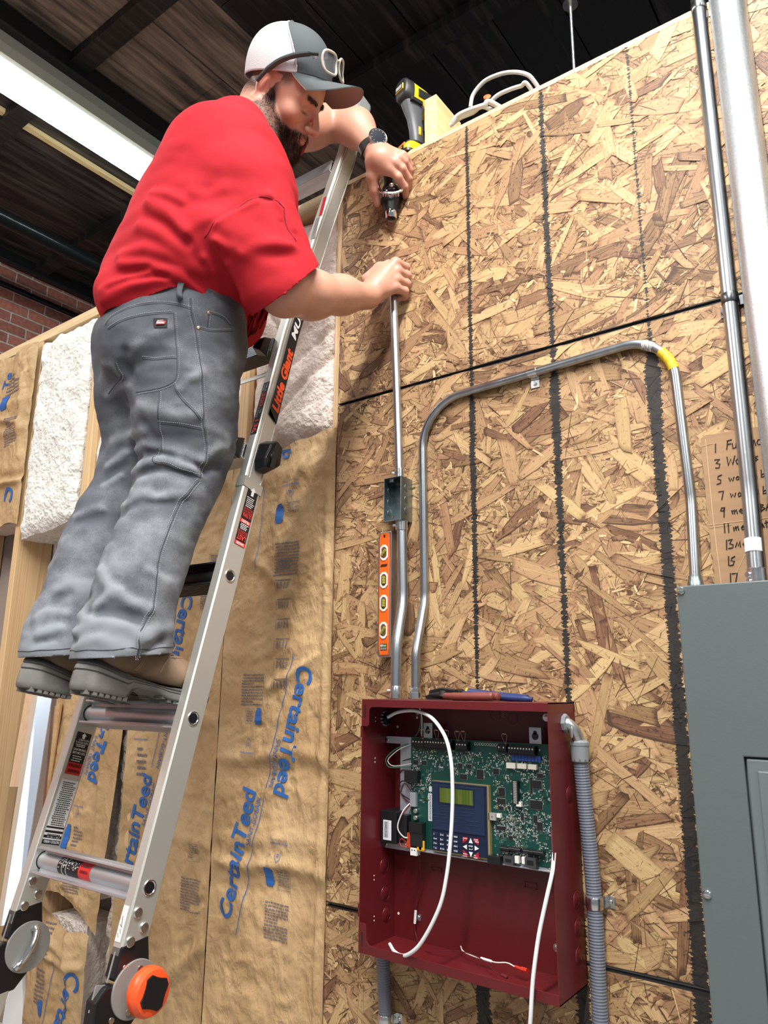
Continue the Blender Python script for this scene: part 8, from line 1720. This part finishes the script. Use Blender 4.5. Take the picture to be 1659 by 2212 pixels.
for j in range(nv + 1):
    v = j / nv
    for i in range(nu + 1):
        ph = radians(-64 + 128 * i / nu); fi, ri = .1165 * cos(ph), .0905 * sin(ph); fo, ro = .045 + .163 * max(0, cos(ph * 1.3)) ** .55, .083 * sin(ph * 1.3) 
        f = fi + (fo - fi) * v; r = ri + (ro - ri) * v; u = -.002 - (.006 * v) - 4.6 * r * r * v ** .8
        top_.append(CP(f, r, u)); bot_.append(CP(f, r, u - .0028))
G2 = [(j * (nu + 1) + i, j * (nu + 1) + i + 1, (j + 1) * (nu + 1) + i + 1, (j + 1) * (nu + 1) + i) for j in range(nv) for i in range(nu)]
n0 = len(top_); b.add(top_, [g_[::-1] for g_ in G2], 0); b.add(bot_, G2, 1)
edge_ = [nv * (nu + 1) + i for i in range(nu + 1)]; b.add([top_[i] for i in edge_] + [bot_[i] for i in edge_], [(i, i + 1, nu + 2 + i, nu + 1 + i) for i in range(nu)], 0)
obj('brim', b, (m_char, m_under), cap_, smooth=60)
b = MB(); o_ = CP(.092, .068, .044); ex_ = unit(CP(.100, .058, .044) - CP(.088, .072, .044)); ey_ = unit(CP(.09, .068, .055) - CP(.094, .068, .035)); put_text(b, 'D', o_ + .0045 * unit(np.cross(ex_, ey_)) - ey_ * .012, ex_, ey_, .015, bold=.0); b.add([o_ + .0045 * unit(np.cross(ex_, ey_)) + ex_ * a + ey_ * c for a, c in ((-.003, .001), (.012, .001), (.012, .0025), (-.003, .0025))], [(0, 1, 2, 3)]); obj('cap_emblem', b, M('pink thread', (.75, .22, .33), .6), cap_, smooth=0)
# safety glasses resting on the cap
m_fr = M('pale glasses frame', (.62, .58, .50), .3, .2); m_arm = M('dark glasses arm', (.045, .055, .058), .4)
gl = thing('glasses', 'safety glasses with pale lens rims pushed up on the cap front', 'glasses', tuple(CP(.12, 0, .03)))
lensm = M('mirror lens', (.62, .63, .68), .10, .85)
for sgn in (1, -1):
    P = []
    for k in range(28):
        a = 2 * pi * k / 28; e = .62; dx = .0245 * math.copysign(abs(cos(a)) ** e, cos(a)); dz = .0225 * math.copysign(abs(sin(a)) ** e, sin(a)); r = sgn * .0320 + dx + .008; P.append(CP(.1385 - 4.2 * r * r + (.006 if dz < 0 else .0) * abs(dz) / .0225, r, .034 + dz * 1.1))
    fr_ = obj('lens_rim', MB().tube(P + [P[0], P[1]], .0029, 8, caps=False), m_fr, gl); c_ = np.mean(P, 0); mb = MB().add(P + [c_ + .0015 * unit(CP(1, 0, 0) - CP(0, 0, 0))], [(i, (i + 1) % 28, 28) for i in range(28)]); obj('lens', mb, lensm, fr_, smooth=180)
    A_ = [CP(.112, sgn * .062 + .006, .044), CP(.088, sgn * .079, .040), CP(.055, sgn * .0905, .030), CP(.020, sgn * .0965, .014), CP(-.012, sgn * .0985, -.010), CP(-.034, sgn * .0975, -.032)]
    obj('temple', MB().tube(smooth_path([tuple(p) for p in A_], 7), [.0050] * 6 + [.0068] * 22 + [.0052] * 8, 10, flat=.8), m_arm, gl)
obj('nose_bridge', MB().tube(smooth_path([tuple(CP(.1372, .0160, .046)), tuple(CP(.140, .008, .048)), tuple(CP(.1372, .0, .046))], 5), .0024, 8), m_fr, gl)
# watch on the left wrist
ax = unit(HL + (-.02, 0, .02) - WRL); wc = WRL + ax * .002; m_str = M('dark watch strap', (.030, .032, .030), .42); u_w = unit(NL + UL * .35 + EL1 * .45); u_w = unit(u_w - ax * (u_w @ ax)); v_w = np.cross(ax, u_w)
wt = obj('watch', MB().lathe([(.0350, -.0125), (.0392, -.0115), (.0392, .0115), (.0350, .0125)], wc, ax, 36), m_str, man); wt['label'] = 'round dark sports watch'
fc = wc + u_w * .0380
obj('watch_case', MB().lathe([(.0245, -.006), (.0258, .002), (.0254, .0060), (.0225, .0082), (.0213, .0076)], fc, u_w, 34), m_zinc, wt); obj('watch_face', MB().lathe([(.0216, .0), (.0216, .0079), (0, .0080)], fc, u_w, 34), M('watch glass', (.020, .024, .034), .12), wt)
b = MB()
for k in range(12): a = 2 * pi * k / 12; e = cos(a) * ax + sin(a) * v_w; b.tube([fc + u_w * .0082 + e * .0175, fc + u_w * .0082 + e * .0200], .0005, 5)
obj('watch_marks', b, m_wi, wt)
# ---------------------------------------------------------------- tool held in the left hand
m_chr = M('polished chrome', (.78, .78, .80), .08, 1.0); tl = thing('hand_tool', 'chrome hand tool with dark nozzle held in the raised left hand', 'tool', tuple(Q(845,420,0)))
ax_t = unit(Q(845,466,.030) - Q(843,405,-.020)); o_t = Q(844,416,-.004); sx_t = EL1 - ax_t * (EL1 @ ax_t); sx_t = unit(sx_t); up_t = np.cross(sx_t, ax_t)
if up_t @ NL < 0: up_t = -up_t
def TT(a, b_, c_): return o_t + sx_t * a * 1.2 + ax_t * b_ * 1.08 + up_t * c_ * 1.2
obj('body', MB().tube([TT(0, -.020, -.006), TT(0, .0, -.006), TT(0, .022, -.003), TT(0, .040, .0), TT(0, .050, .001)], [.022, .027, .026, .020, .0165], 24), m_toolk, tl)
obj('nozzle', MB().lathe([(.0140, 0), (.0152, .004), (.0152, .032), (.0138, .034), (.0108, .033), (.0108, .010)], TT(0, .036, .002), ax_t, 26), m_chr, tl); obj('bore', MB().cyl(TT(0, .060, .002), TT(0, .0640, .002), .0112, seg=22), m_dark, tl)
fr_t = obj('trigger_frame', MB().tube(smooth_path([tuple(TT(a, b_, c_)) for a, b_, c_ in ((-.025, -.030, .012), (-.0265, -.010, .020), (-.022, .010, .026), (-.008, .017, .028), (.008, .017, .028), (.022, .010, .026), (.0275, -.004, .020))], 6), .0038, 10), m_chr, tl)
obj('inner_block', MB().sphere(TT(0, -.004, .012), (.016, .014, .010), 16, 10), m_dark, tl); obj('plunger', MB().sphere(TT(.002, -.006, .026), (.0075, .0065, .0055), 16, 10).sphere(TT(-.009, .004, .018), (.004, .004, .004), 12, 8), m_screw, tl)
b = MB()
for k in range(-3, 4): b.tube([TT(.0055 * k, .012, .0275), TT(.0055 * k, .023, .0235)], .0020, 8)
obj('chrome_ribs', b, m_chr, tl); obj('grip', MB().tube([TT(0, -.018, -.004), TT(-.002, -.040, -.010), TT(-.004, -.070, -.018)], [.018, .016, .014], 18), m_dark, tl)
